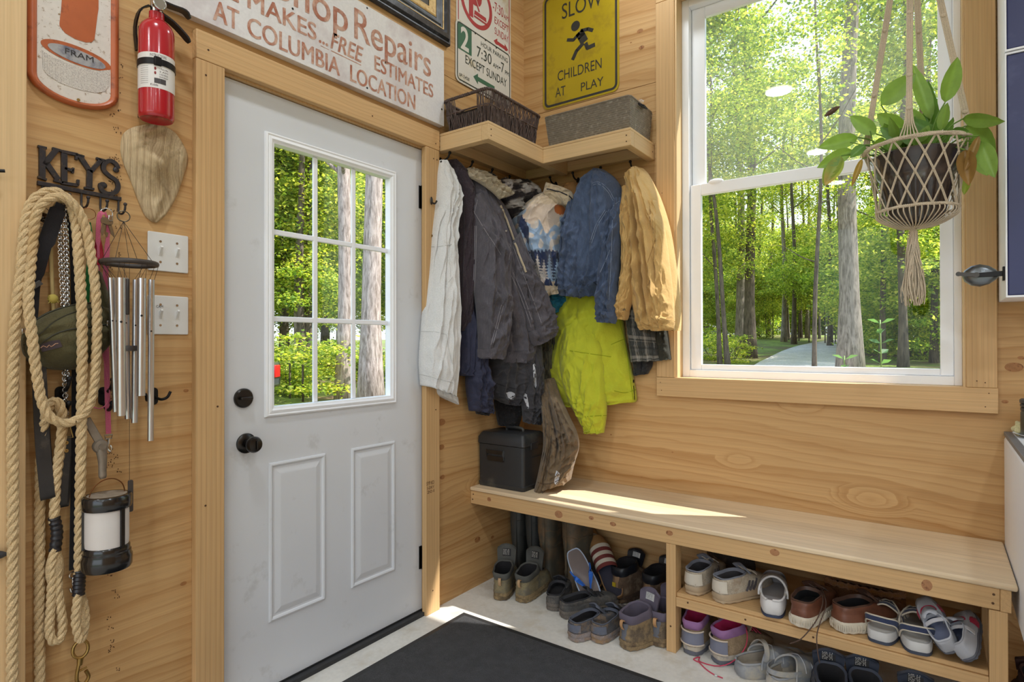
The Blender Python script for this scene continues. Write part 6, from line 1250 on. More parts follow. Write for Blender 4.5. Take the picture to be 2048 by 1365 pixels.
w2 = dup(w1, V((.265, -.215, 0)), .05, 'tall muddy black rubber boot, left one of the pair under the bench')
w3 = shoe('rubber_boot', 'dark checked tall rubber boot in the corner behind the khaki boots, left one', 'boot', None, wellington, V((.19, -.2, 0)), .25, kw=dict(m=RB2, so=RB2, w=.044, L=.26, seed=6)); w3.location = V((.058, -.165, 0)); w3.rotation_euler = (0, 0, .2)
w4 = dup(w3, V((.145, -.155, 0)), .1, 'dark checked tall rubber boot in the corner behind the khaki boots, right one')
# ---- grey low sneakers
GS = suede('grey_mesh', (84, 82, 80), (112, 104, 96), .35); GSS = suede('grey_sole', (112, 104, 96), (84, 76, 68), .3); BLL = MATS['black_lace']
kw = dict(L=.285, w=.048, up=GS, so=GSS, mi=GSS, li=LIN, hc=.066, hi=.082, op=.50, seed=7, lace=BLL, collar=mat('charcoal_mesh', (54, 54, 58), .9, vary=.2))
a = shoe('sneaker', 'dusty grey low sneaker turned left, in front of the rubber boots', 'shoe', None, lowshoe, F_(1105, 1224), .30, kw=kw); b = dup(a, F_(1126, 1240), -.55, 'dusty grey low sneaker with its toe turned right, behind the blue-grey trail shoes'); b.location = F_(1122, 1236)
# ---- flag flip-flops leaning on the wall
def flipflop(par, L=.29, w=.05, base=None, strap=None, foot=None, th=.022, flag=False):
    sole(L, w, par, base, 0, th, 'footbed', toe=0.)
    g = G(); rr = [ring(.006, L-.006, w-.006, th+.0005, th+.0005), ring(.008, L-.008, w-.008, th+.0015, th+.0015)]; g.grid(rr, True); c = len(rr[0]); g.f.append(tuple(c+i for i in range(c))); ob('insole', g, foot, par)
    if flag:
        for k, m_ in enumerate((SRED_, WCLOTH)):
            g = G()
            for j in range(3): z = j*2+k; rows = [[V((w*1.02*sin(a), L*.42+.019*(z+e)+.012*cos(a), th+.004+.046*cos(a*.92))) for a in [lerp(-1.5, 1.5, i/14) for i in range(15)]] for e in (0, 1)]; g.grid(rows)
            ob('stripes', g, m_, par)
        g = G(); rows = [[V((w*1.04*sin(a)*(1-.35*e), L*.42+.114+.05*e+.012*cos(a), th+.004+(.046-.012*e)*cos(a*.92))) for a in [lerp(-1.5, 1.5, i/14) for i in range(15)]] for e in (0, .5, 1)]; g.grid(rows); ob('upper', g, base, par)
        g = G(); g.strap(cr([V((0, L*.42+.15, th+.036)), V((0, L*.80, th+.02)), V((0, L*.86, th))], 8), .014, .004, UX); ob('toe_post', g, base, par)
    else:
        g = G()
        for s in (-1, 1): g.strap(cr([V((s*w*.92, L*.36, th)), V((s*w*.75, L*.5, th+.03)), V((s*w*.25, L*.68, th+.026)), V((0, L*.80, th+.004))], 16), [.022]*10+[.012]*6, .006, V((-s*.3, 1, .2)))
        ob('straps', g, strap, par)
SRED_ = mat('flag_red', (116, 50, 46), .8); WCLOTH = mat('flag_cream', (206, 196, 178), .85); BRL = mat('tan_leather_trim', (156, 116, 72), .6, vary=.2); NVL = mat('navy_print', (44, 42, 58), .7)
ff = shoe('flip_flop', 'brown flip-flop with red and white striped strap leaning on the wall, left one', 'sandal', None, flipflop, V((0, 0, 0)), 0., kw=dict(base=BRL, foot=NVL, flag=True))
def orient(t, heel, toe):
    y = (toe-heel).normalized(); z = CAM-(heel+toe)/2; z = (z-y*z.dot(y)).normalized(); t.matrix_world = M.Translation(heel) @ M((y.cross(z), y, z)).transposed().to_4x4()
h_ = B(1192, 1196, -.15); h_.z = max(h_.z, .02); orient(ff, h_, h_+(B(1177, 1076, -.035)-h_).normalized()*.28)
f2 = dup(ff, label='brown flip-flop with red and white striped strap leaning on its pair, right one'); h_ = B(1236, 1200, -.20); h_.z = max(h_.z, .02); orient(f2, h_, h_+(B(1200, 1100, -.09)-h_).normalized()*.28)
f3 = shoe('flip_flop', 'grey flip-flop with a bright blue strap standing on its toe among the boots', 'sandal', None, flipflop, V((0, 0, 0)), 0., kw=dict(base=mat('pale_foam', (170, 184, 206), .7), foot=mat('grey_foam', (128, 116, 112), .8, vary=.2), strap=mat('blue_strap', (48, 110, 206), .5), th=.018, L=.27))
t_ = Z(1194, 1214, .012); orient(f3, t_+(B(1160, 1136, -.25)-t_).normalized()*.27, t_)
# ---- brown work boots
WB = suede('brown_leather_boot', (106, 84, 66), (142, 122, 100), .4); WBS = suede('brown_boot_sole', (84, 66, 54), (120, 100, 80), .4); BCO = mat('black_padded_collar', (30, 32, 38), .4, vary=.1); YLW = mat('yellow_tag', (206, 176, 40), .6)
kw = dict(L=.285, w=.052, up=WB, so=WBS, mi=WBS, li=LIN, co=BCO, hc=.155, hi=.175, lm=LBLW, tz=.028, ty=.035, seed=13, heel=mat('tan_heel_strip', (156, 124, 92), .7, vary=.2), lace=mat('brown_lace', (78, 60, 46), .8))
a = shoe('work_boot', 'brown leather work boot with a shiny black collar, left of the pair under the bench', 'boot', None, boot, Z(1240, 1128, .165)*1-V((0, .05, .165)), -.25, kw=kw)
for ch in [a]: ob_ = ob('heel_tag', G().box((-.012, -.0075, .075), (.006, -.004, .094)), YLW, a)
ORG[a.name] = V((0, 0, 0)); b = dup(a, Z(1301, 1142, .165)-V((0, .05, .165)), -.3, 'brown leather work boot, shiny black collar, right of its pair')
# ---- blue-grey trail shoes in front
TRL = suede('trail_mesh', (92, 90, 92), (136, 114, 92), .45); TRS = suede('trail_sole', (150, 140, 138), (146, 118, 88), .5)
kw = dict(L=.275, w=.047, up=TRL, so=TRS, mi=TRS, li=LIN, hc=.072, hi=.086, op=.52, seed=17, lace=BLL, collar=mat('grey_blue_lining', (88, 92, 104), .9, vary=.2), heel=mat('grey_blue_mesh', (104, 108, 122), .9, vary=.2, c2=DUST, c2s=20., c2a=.3), bow=False)
a = shoe('trail_shoe', 'muddy blue-grey trail shoe at the front of the floor row, left one', 'shoe', None, lowshoe, F_(1142, 1283), -.33, kw=kw); b = dup(a, F_(1192, 1288), -.05, 'muddy blue-grey trail shoe at the front of the floor row, right one')
# ---- brown hiking mids with plum lining
HK = suede('muddy_brown_suede', (104, 90, 74), (146, 124, 92), .5); HKS = suede('muddy_tan_sole', (146, 124, 92), (92, 76, 60), .45); PLL = mat('plum_lining', (100, 92, 106), .95, vary=.12)
kw = dict(L=.285, w=.052, up=HK, so=HKS, mi=HKS, li=PLL, co=PLL, hc=.128, hi=.148, lm=LBLW, tab=mat('orange_tab', (196, 150, 104), .8), tz=.045, ty=.03, seed=19, heel=mat('grey_heel_strip', (104, 106, 114), .9, vary=.2, bs=300., ba=.6), lace=mat('taupe_lace', (126, 112, 96), .8), label=('US 8.5', 'UK 6', 'EUR 39', 'CM 25.5'))
a = shoe('hiking_shoe', 'muddy brown hiking shoe with plum lining before the work boots, left one', 'shoe', None, boot, F_(1247, 1300), -.34, kw=kw); b = dup(a, F_(1312, 1295), -.06, 'muddy brown hiking shoe with plum lining against the bench leg, right one')
# ---- on the cubby shelf: three-stripe sneakers
BG = suede('beige_suede', (186, 172, 152), (160, 140, 118), .3); BGS = mat('gum_sole', (182, 158, 128), .6, vary=.12); GH = mat('grey_heel', (134, 136, 146), .8, vary=.12)
kw = dict(L=.275, w=.047, up=BG, so=BGS, mi=BGS, li=mat('mid_grey_lining', (84, 80, 82), .9), hc=.086, hi=.096, op=.47, seed=23, lace=mat('beige_lace', (190, 176, 158), .8), collar=GH, heel=mat('cream_heel', (208, 198, 182), .7, vary=.1), zs=.012, zm=.034)
def stripes(par):
    for s in (-1, 1):
        for k in range(3): g = G(); g.strap([V((s*.046, .105+.017*k, .04)), V((s*.0445, .118+.017*k, .056)), V((s*.037, .130+.017*k, .076))], .008, .003, UY); ob('stripe', g, mat('dark_stripe', (86, 80, 82), .8), par)
a = shoe('sneaker', 'beige sneaker with dark side stripes beside the middle bench leg, left one on the shelf', 'shoe', None, lambda p, **k: (lowshoe(p, **k), stripes(p)), F_(1382, 1191, SH), -.12, kw=kw); b = dup(a, F_(1432, 1205, SH), -.52, 'beige sneaker with three dark side stripes, second on the cubby shelf')
# dark boot lying behind
DKB = suede('dark_boot_leather', (62, 54, 48), (92, 78, 66), .3); t = shoe('ankle_boot', 'dark dusty boot lying at the back of the cubby shelf', 'boot', None, boot, V((1.23, -.17, SH)), .9, kw=dict(L=.26, w=.048, up=DKB, so=WBS, mi=WBS, li=LIN, co=DKB, hc=.10, hi=.12, tz=.02, seed=29, lace=mat('rust_lace', (120, 60, 36), .8)))
# white clog
def clog(par, L=.27, w=.049, m=None, so=None, strap=True, foot=None, two=False, up=False, band=None):
    z0 = .0
    if two: sole(L*.96, w*.94, par, so, 0, .010, 'outsole', toe=.0); z0 = .0105
    rings(L, [(.004, L-.006, w*.9, z0, z0+.004), (-.002, L, w, z0+.012, z0+.02), (-.001, L-.002, w*.99, z0+.03, z0+.034), (.002, L-.012, w*.96, z0+.042, z0+.056), (.006, L*.95, w*.93, z0+.050, z0+.068)], par, 'base', m, cap0=True)
    g = G(); rr = []
    for k in range(10):
        v = k/9; y = lerp(L*.40, L*.975, v); ww = [x for x, yy, t_ in [(w*.97*min(1, ((L-y)/(.3*L))**.5), 0, 0)]][0]; hh = lerp(.098, .05, v**1.6)+z0
        rr.append([V((ww*sin(a), y-.04*(1-v)*(1-cos(a)*.0)*(abs(sin(a))**2), z0+.040+(hh-z0-.040)*max(0, cos(a))**.65)) for a in [lerp(-pi/2, pi/2, i/20) for i in range(21)]])
    g.grid(rr); vamp = ob('vamp', g, m, par, angle=60)
    g = G(); g.tube([p for p in rr[0]], .0038, 8); g.tube([V((x, y, z0+.052+.020*t_)) for x, y, t_ in outline2(.004, L*.93, w*.93, 40) if t_ < .52 and x >= 0][::1], .004, 8); g.tube([V((x, y, z0+.052+.020*t_)) for x, y, t_ in outline2(.004, L*.93, w*.93, 40) if t_ < .52 and x < -1e-6], .004, 8); ob('rim', g, m, par)
    rings(L, [(.008, L*.93, w*.86, z0+.050, z0+.066), (.012, L*.93, w*.82, z0+.024, z0+.026)], par, 'insole', foot or m, cap1=True)
    if strap:
        g = G(); st = [V((w*.98*sin(a), L*.36-.10*cos(a) if not up else L*.30+.02*cos(a), z0+.062+(.01 if not up else .055)*cos(a))) for a in [lerp(-1.5, 1.5, i/16) for i in range(17)]]; g.strap(st, .017, .004, UZ if not up else UY); ob('strap', g, m, par)
    if band: 
        for k in range(3): g = G(); y0 = L*(.5+.13*k); g.tube([V((w*1.0*min(1, ((L-y0)/(.3*L))**.5)*sin(a), y0-.02*abs(sin(a)), z0+.041+(.056-.012*k)*max(0, cos(a))**.65)) for a in [lerp(-1.4, 1.4, i/16) for i in range(17)]], .0016, 6); ob('moulded_line', g, band, par)
WCL = mat('white_foam', (214, 210, 208), .6, vary=.1, c2=(176, 166, 152), c2s=16., c2a=.25); NVS = mat('navy_sole', (54, 62, 86), .6)
t = shoe('clog', 'white slip-on clog with a navy sole on the cubby shelf between sneakers and brown shoes', 'shoe', None, clog, F_(1545, 1238, SH), .18, kw=dict(m=WCL, so=NVS, strap=False, two=True, foot=mat('grey_insole', (172, 164, 160), .8, vary=.15)))
# brown leather shoes with ribbed soles
BRS = mat('brown_smooth_leather', (118, 72, 52), .45, vary=.2, vs=10., c2=(86, 54, 42), c2s=8., c2a=.3, bs=120., ba=.1); RIB = mat('white_ribbed_sole', (216, 204, 184), .55, vary=.1)
def ribsole(p, L=.28, w=.05, **k):
    lowshoe(p, L, w, **k); g = G()
    for i in range(56):
        a = -2.6+5.2*i/55; x, y, t_ = outline2(-.003, L, w*1.02, 360)[int((a % (2*pi))/(2*pi)*360) % 360]; d = V((x, y-.04 if y < .05 else 0, 0)); d = d.normalized() if d.length else V((0, -1, 0)); g.tube([V((x, y, .008))+d*.0, V((x, y, .018))+d*.0022, V((x, y, .030))+d*.0012], .0019, 5)
    ob('rib_pattern', g, RIB, p)
DBL = mat('dark_brown_lace', (82, 62, 52), .8)
kw = dict(up=BRS, so=RIB, mi=RIB, li=LIN, hc=.082, hi=.094, op=.46, seed=31, lace=DBL, collar=mat('brown_trim', (88, 62, 50), .5), zs=.012, zm=.038)
a = shoe('leather_shoe', 'brown leather shoe, white ribbed sole, laces hanging over the shelf edge', 'shoe', None, ribsole, F_(1597, 1256, SH), -.20, kw=dict(kw, tails=(((.03, .12, .10), (.06, .05, .09), (.066, -.01, .06), (.055, -.045, .03), (.03, -.062, -.008), (.0, -.07, -.03)), ((.03, .13, .10), (.07, .05, .085), (.074, -.01, .05), (.077, -.05, .02), (.084, -.066, -.02), (.09, -.064, -.06)))))
b = shoe('leather_shoe', 'brown leather shoe with white ribbed sole, its toe turned right', 'shoe', None, ribsole, F_(1672, 1262, SH), -.72, kw=kw)
# sandals
def sandal(par, L=.27, w=.048, so=None, mid=None, st=None, ed=None, foot=None):
    sole(L, w, par, so, 0, .012, 'outsole', toe=.004); rings(L, [(.0, L-.002, w*.98, .012, .012), (-.003, L, w*1.0, .024, .02), (.0, L-.002, w*.98, .040, .030)], par, 'midsole', mid, cap1=True)
    rings(L, [(.008, L-.01, w*.9, .0405, .0305), (.012, L-.014, w*.84, .042, .032)], par, 'footbed', foot, cap1=True)
    def band(pts, wd, up, m=st, e=True):
        p = cr([V(q) for q in pts], 24); g = G(); g.strap(p, wd, .004, up); b_ = ob('strap', g, m, par)
        if e:
            fr = frames(p, False, V(up)); g = G()
            for s in (-1, 1): g.tube([q+fr[i][1]*(s*wd/2) for i, q in enumerate(p)], .0026, 6)
            ob('edging', g, ed, b_)
    band([(-w*.95, .07, .03), (-w*.88, .035, .066), (-w*.4, .012, .076), (w*.4, .012, .076), (w*.88, .035, .066), (w*.95, .07, .03)], .018, UZ); band([(-w*.98, .13, .03), (-w*.8, .12, .07), (0, .105, .098), (w*.8, .12, .07), (w*.98, .13, .03)], .022, UY); band([(-w, .19, .026), (-w*.7, .185, .055), (0, .18, .072), (w*.7, .185, .055), (w, .19, .026)], .022, UY)
    band([(-w*.95, .06, .04), (-w*.85, .10, .07), (-w*.3, .15, .085), (0, .18, .074)], .012, UZ); band([(w*.95, .06, .04), (w*.85, .10, .07), (w*.3, .15, .085), (0, .18, .074)], .012, UZ)
kw = dict(so=mat('slate_sole', (62, 68, 84), .7), mid=mat('white_midsole', (208, 206, 204), .55, vary=.1), st=fabric('navy_webbing', (56, 64, 92), 500., .3), ed=mat('cream_edging', (206, 196, 178), .8), foot=mat('grey_footbed', (178, 174, 168), .8, vary=.15))
a = shoe('sandal', 'navy and white strapped sport sandal on the cubby shelf, left one', 'sandal', None, sandal, F_(1757, 1290, SH), -.12, kw=kw); b = dup(a, F_(1838, 1313, SH), -.02, 'navy and white strapped sport sandal on the cubby shelf, right one')
b.rotation_euler = (0, 0, .12)
# water shoes, one tipped on the other
GMS = mat('grey_mesh_cloth', (176, 178, 186), .9, vary=.12, bs=300., ba=.4); MAG = fabric('magenta_mesh', (190, 30, 72), 400., .4); DGS = mat('dark_grey_sole', (96, 98, 108), .7, vary=.1)
kw = dict(L=.19, w=.036, up=GMS, so=DGS, mi=DGS, li=mat('blue_grey_lining', (110, 116, 140), .9), hc=.056, hi=.062, op=.5, seed=37, zs=.008, zm=.016)
def wshoe(p, **k):
    lowshoe(p, **k); L, w = k['L'], k['w']; g = G(); rr = []
    for q in range(8):
        v = q/7; y = lerp(L*.56, L*.985, v); ww = w*1.02*min(1, ((L-y)/(.32*L))**.5)+.0005; hh = lerp(.060, .026, v**1.7); rr.append([V((ww*sin(a), y, .018+(hh-.018)*max(0, cos(a))**.6)) for a in [lerp(-pi/2, pi/2, i/16) for i in range(17)]])
    g.grid(rr); ob('toe_panel', g, MAG, p); g = G(); g.strap(cr([V((-.034, .075, .03)), V((-.03, .07, .055)), V((0, .068, .07)), V((.03, .07, .058)), V((.034, .075, .03))], 14), .012, .003, UY); ob('strap', g, mat('white_strap', (206, 204, 208), .7), p)
a = shoe('water_shoe', 'small grey and magenta water shoe tipped up beside the sandals', 'shoe', None, wshoe, F_(1905, 1325, SH), .05, kw=kw); a.rotation_euler = (radians(32), radians(-30), .15); a.location = F_(1908, 1330, SH)+V((0, .01, .026))
b = dup(a, F_(1944, 1340, SH)+V((0, .005, .018)), 0, 'small grey and magenta water shoe against the right bench leg'); b.rotation_euler = (radians(26), radians(-38), -.35)
# fur slipper at the back
t = thing('slipper', 'rust brown fur-lined slipper in the dark back of the cubby shelf', 'slipper', (1.62, -.14, SH)); sl = G(); rr = []
for z, s in ((0, .9), (.02, 1.), (.04, 1.), (.055, .93)): rr.append([V((1.62+p.y*s*1.0-.13, -.13+p.x*s, SH+z+.0)) for p in ring(0, .26, .046, 0, 0)])
sl.grid(rr, True); sl.f.append(tuple(range(36))); ob('body', sl, suede('rust_suede', (126, 84, 50), (96, 62, 38), .3), t); g = G(); g.tube(evenly([V((1.62+p.y-.13, -.13+p.x, SH+.058)) for p in ring(.01, .25, .04, 0, 0)], 60, True), [.011+.003*sin(i*2.3) for i in range(60)], 8, closed=True); ob('fur_trim', g, fleece('rust_fur', (176, 122, 70), 200., 1.), t)
# ---- on the floor in the cubby: tan hikers with pink lining
TN = suede('tan_nubuck', (166, 142, 112), (140, 118, 92), .3); PKL = mat('pink_lining', (190, 40, 92), .9, vary=.2); BGY = mat('blue_grey_panel', (122, 124, 140), .85, vary=.12); PUR = mat('mauve_collar', (146, 104, 148), .85, vary=.1); PKC = mat('pink_lace', (206, 62, 92), .7)
kw = dict(L=.265, w=.047, up=TN, so=DGS, mi=mat('cream_grey_midsole', (190, 180, 164), .7, vary=.15, c2=(122, 124, 140), c2s=14., c2a=.3), li=PKL, co=PUR, hc=.122, hi=.142, tz=.02, ty=.03, seed=41, lace=PKC, tm=TN)
def pinkboot(p, **k):
    boot(p, **k); g = G(); w = k['w']; rr = []
    for z in (.044, .06, .075, .09): rr.append([V((w*1.0*sin(a)*(.97-.6*(z-.044)*1.5), .037-.043*cos(a), z)) for a in [lerp(-1.35, 1.35, i/14) for i in range(15)]])
    g.grid(rr); ob('heel_panel', g, BGY, p); g = G()
    for z in (.043, .093): g.tube([V((w*1.01*sin(a)*(.97-.6*(z-.044)*1.5), .037-.045*cos(a), z)) for a in [lerp(-1.35, 1.35, i/14) for i in range(15)]], .003, 6)
    ob('piping', g, mat('cream_piping', (206, 190, 172), .8), p)
a = shoe('hiking_boot', 'tan and grey hiking boot with pink lining beside the middle bench leg, left one', 'boot', None, pinkboot, F_(1380, 1312), -.02, kw=kw)
b = shoe('hiking_boot', 'tan and grey hiking boot with pink lining and trailing pink laces, right one', 'boot', None, pinkboot, F_(1428, 1326), -.62, kw=dict(kw, tails=(((.03, .12, .125), (.05, .11, .10), (.056, .09, .06), (.05, .04, .02), (.03, -.01, .004), (-.02, -.05, .003), (-.045, -.03, .003), (-.04, -.062, .003), (-.015, -.055, .003)), ((-.015, -.055, .003), (.03, -.06, .003), (.07, -.055, .003), (.10, -.04, .003)))))
# grey clogs
GC = mat('grey_marbled_foam', (150, 152, 156), .6, vary=.2, vs=18., c2=(178, 170, 156), c2s=14., c2a=.5); GCB = mat('pale_line', (190, 190, 192), .6); GIN = mat('clog_insole', (172, 160, 144), .8, vary=.2, vs=30.)
a = shoe('clog', 'grey marbled foam clog with its strap swung over, beside the pink laces', 'shoe', None, clog, F_(1478, 1358), -.80, kw=dict(m=GC, foot=GIN, up=True, band=GCB)); a.location = F_(1474, 1352)
b = shoe('clog', 'grey foam clog before the black boots, right of its pair', 'shoe', None, clog, F_(1548, 1378), -.50, kw=dict(m=GC, foot=GIN, band=GCB)); b.location = F_(1542, 1385)
# black boots, cut by the photo's lower edge
BB = suede('black_boot_nubuck', (58, 62, 76), (120, 110, 98), .25); BBC = mat('navy_black_collar', (46, 52, 66), .7, vary=.12)
kw = dict(L=.285, w=.051, up=BB, so=DKB, mi=DKB, li=LIN, co=BBC, hc=.125, hi=.145, lm=LBLB, label=('US 11', 'EUR 45', 'UK 10.5', 'CM 29'), tz=.030, ty=.01, seed=47, lace=BLL)
a = shoe('hiking_boot', 'black and navy boot with a tall printed tongue right of the grey clogs', 'boot', None, boot, F_(1668, 1462), .24, kw=kw); b = dup(a, F_(1742, 1478), .26, 'black and navy boot with a printed tongue, second from the grey clogs')
c2 = dup(a, F_(1846, 1520), .15, 'black boot whose collar just rises into view at the lower edge under the sandals')
t = shoe('leather_boot', 'dark brown boot half hidden behind the right bench leg', 'boot', None, boot, V((2.10, -.33, 0)), .1, kw=dict(L=.28, w=.05, up=suede('dark_brown_leather', (74, 48, 44), (96, 66, 58), .3), so=WBS, mi=WBS, li=LIN, co=MATS['dark_brown_leather'], hc=.16, hi=.18, tz=.015, seed=53))
g = G(); g.ball(F_(1432, 1352, .004), (.006, .005, .004), 10, 6); ob('paper_scrap', g, LBLW, None, label='tiny white paper scrap on the concrete below the pink laces', cat='paper')
# ================================================================ HANGING PLANT
PY = -.34; pc = B(1836, 380, PY); MC = mat('macrame_cotton', (206, 190, 166), .9, vary=.12, fine=.25, fs=500., bs=400., ba=.5)
rim = B(1836, 296, PY).z; low = B(1836, 422, PY).z; bot = B(1826, 458, PY).z; R1 = (B(1945, 296, PY)-B(1727, 296, PY)).length/2*.97; R2_ = (B(1920, 422, PY)-B(1752, 422, PY)).length/2*.98
ctr = V(((B(1945, 296, PY).x+B(1727, 296, PY).x)/2, PY, 0)); ctl = V(((B(1920, 422, PY).x+B(1752, 422, PY).x)/2, PY, 0))
hg = thing('macrame_hanger', 'cream macrame plant hanger with a long tassel, in front of the window', 'plant hanger', (ctr.x, PY, bot-.25))
def cpt(c, r, a, z): return V((c.x+r*cos(a), c.y+r*sin(a), z))
g = G(); q = [cpt(ctr, R1, 2*pi*k/60, rim) for k in range(60)]; rope(g, q+[q[0]], .0075, .016, .005, 6, .0004); ob('upper_ring', g, MC, hg); g = G(); q = [cpt(ctl, R2_*1.0, 2*pi*k/60, low) for k in range(60)]; rope(g, q+[q[0]], .0058, .014, .005, 6, .0004); ob('lower_ring', g, MC, hg)
g = G(); nc = 16
def netpt(u, a):
    c = ctr.lerp(ctl, u); return cpt(c, lerp(R1, R2_, u)*(1-.05*sin(pi*u)), a, lerp(rim, low, u))
for k in range(nc):
    for s in (-1, 1):
        pts = [netpt(i/18, 2*pi*(k/nc)+s*(2*pi/nc)*2.0*(i/18)) for i in range(19)]; pts = [p+(p-V((ctr.x, PY, p.z))).normalized()*.001*s for p in pts]
        for e in (-.0016, .0016): g.tube([p+V((e*sin(2*pi*k/nc), -e*cos(2*pi*k/nc), 0)) for p in pts], .0017, 5)
for k in range(nc):
    for i in range(5): g.ball(netpt(i/4, 2*pi*k/nc+(pi/nc if i % 2 else 0)), .0045, 8, 6)
ob('net', g, MC, hg)
g = G(); tip = V((B(1826, 462, PY).x, PY, bot))
for k in range(44):
    a = 2*pi*k/44; p0 = cpt(ctl, R2_, a, low); g.tube(cr([p0, cpt(ctl, R2_*.97, a, low-.02), tip.lerp(cpt(ctl, R2_*.55, a, bot+.008), .9), tip+V((.004*cos(a), .004*sin(a), .002))], 12), .0021, 5)
ob('gathered_cords', g, MC, hg)
g = G(); rope(g, [tip+V((0, 0, .012)), tip+V((0, 0, -.018))], .012, .02, .004, 6); R3 = random.Random(4); tb = B(1826, 614, PY).z
for k in range(110):
    a = R3.uniform(0, 6.28); r = R3.uniform(.3, 1); L_ = R3.uniform(.85, 1.); P = []
    for i in range(10):
        v = i/9; w_ = lerp(.011, .040, v**1.3)*r*(1-.25*max(0, v-.85)*6); P.append(tip+V((w_*cos(a+.5*sin(v*5+k))+.003*sin(v*9+k), w_*sin(a+.5*sin(v*5+k)), lerp(-.008, (tb-bot)*L_, v))))
    g.tube(P, .0016, 4)
ob('tassel', g, MC, hg)
top = V((B(1822, -260, PY).x, PY, 0)); top.z = B(1822, -260, PY).z; top.z = min(top.z, 3.1)
for k, a in enumerate((pi*.98, pi*1.47, pi*.45, pi*.02)):
    g = G(); p1 = cpt(ctr, R1, a, rim)
    for e in range(6):
        o_ = V((.0030*(e-2.5), .0012*(e % 2), 0)); P = [top+o_*.3, top.lerp(p1, .3)+o_, top.lerp(p1, .55)+o_, top.lerp(p1, .9)+o_, p1+o_*(3.2 if k == 1 else 1.6)+V((0, 0, .0))]; g.tube(cr(P, 30), .0021, 5)
    for v in (.3, .55, .78, .9): g.ball(top.lerp(p1, v), (.010, .006, .007) if k % 2 else (.006, .010, .007), 8, 6)
    ob('cord', g, MC, hg)
g = G(); g.tube([top+V((.012*cos(t), 0, .012+.012*sin(t))) for t in [2*pi*k/20 for k in range(20)]], .003, 8, closed=True); g.tube([top+V((0, 0, .022)), V((top.x, top.y, H-.0))], .0022, 6); ob('ceiling_hook', g, BRASS, hg)
# ---- ribbed pot
POT = mat('dark_glazed_pot', (62, 54, 52), .28, vary=.3, vs=14., c2=(96, 84, 76), c2s=10., c2a=.3, coat=.4); pt = thing('plant_pot', 'dark glazed ribbed pot sitting in the macrame hanger', 'pot', (ctl.x, PY, bot+.012)); g = G(); rows = []; n = 96
pz = bot+.014; pr = rim-.028
for v, s in ((0, .0), (0, .60), (.03, .66), (.1, .70), (.55, .80), (.62, .83), (.66, .80), (.70, .84), (.80, .89), (.95, .90), (1., .94), (1.02, .90), (1.0, .86), (.82, .82)):
    row = []
    for k in range(n):
        a = 2*pi*k/n; fl = .075*abs(sin(a*12))**1.5*(1 if .08 < v < .58 else 0); c = ctl.lerp(ctr, v); row.append(cpt(c, lerp(R2_, R1, v)*(s-fl)*.94, a, lerp(pz, pr, v)))
    rows.append(row)
g.grid(rows, True); ob('pot', g, POT, pt, angle=60)
ob('soil', G().disc(V((ctr.x, PY, pr-.02)), R1*.76, UZ, 32), mat('potting_soil', (58, 44, 34), 1., vary=.4, vs=80., bs=120., ba=1.), pt)
# ---- peace lily
def leafmat(name, c, c2):
    s = N(name); co = s.coord(rnd_=3.); a = s.new('ShaderNodeVertexColor'); a.layer_name = 'Col'; n = s.noise(co, 30., 4); base = s.mix(1., a.outputs[0], s.ramp(n, [(.3, (.86,)*3), (.7, (1.1,)*3)]), 'MULTIPLY'); s.link(base, s.p.inputs['Base Color']); s.set(s.p, Roughness=.38)
    t = s.new('ShaderNodeBsdfTranslucent'); s.link(s.mix(1., base, (1.3, 1.25, .5, 1), 'MULTIPLY'), t.inputs[0]); m = s.new('ShaderNodeMixShader'); m.inputs[0].default_value = .35; s.link(s.p.outputs[0], m.inputs[1]); s.link(t.outputs[0], m.inputs[2]); s.link(m.outputs[0], s.out.inputs[0]); return s.m
LILY = leafmat('lily_leaf', 0, 0); STEM = mat('lily_stem', (104, 140, 56), .5)
pl = thing('peace_lily', 'leafy green houseplant with some yellowed and dry leaves in the hanging pot', 'plant', (ctr.x, PY, pr-.02))
base = V((ctr.x, PY, pr-.018)); gs = G()
GRN, DRK, YEL2, BRN2 = (.24, .40, .075), (.14, .29, .055), (.46, .44, .07), (.38, .22, .07)
def leaf(tip_, root, w, col, dy0=0., dy1=0., cup=.25, col2=None, sag=.0, twist=0.):
    "one blade from root to tip (photo points with distance), arched, creased along the midrib"
    a = B(root[0], root[1], PY+dy0); b = B(tip_[0], tip_[1], PY+dy1); d = b-a; L_ = d.length; t = d.normalized(); view = (CAM-(a+b)/2).normalized()
    s = t.cross(view).normalized(); nrm = s.cross(t); s = (s*cos(twist)+nrm*sin(twist)); nrm = s.cross(t); rows = []; cols = []
    for i in range(13):
        v = i/12; wd = 1.22*w*sin(pi*v**.82)**.75*(1 if v < .98 else .2); p = a.lerp(b, v)+V((0, 0, sag*L_*4*v*(1-v)))
        for j in range(7):
            u = j/3-1; rows.append(p+s*(wd*u)+nrm*(cup*wd*abs(u)+.0014*sin(v*42+abs(u)*7)*(1 if abs(u) > .1 else 0)))
            k = V(col2).lerp(V(col), clamp((.86-v)*3+.3*NZ.noise(V((v*5, u*2, w*90))))) if col2 else V(col); cols.append(tuple(k*(1.12 if abs(u) < .2 else 1.)))
    g = G(); g.add(rows, [(i*7+j, i*7+j+1, i*7+8+j, i*7+7+j) for i in range(12) for j in range(6)], cols); ob('leaf', g, LILY, pl, recalc=False, angle=180)
    r0 = base+V((.25*(a.x-base.x), .25*(a.y-base.y), 0)); gs.tube(cr([r0, r0.lerp(a, .6)+V((0, 0, .02+.1*max(0, r0.z-a.z))), a], 10), .0022, 6)
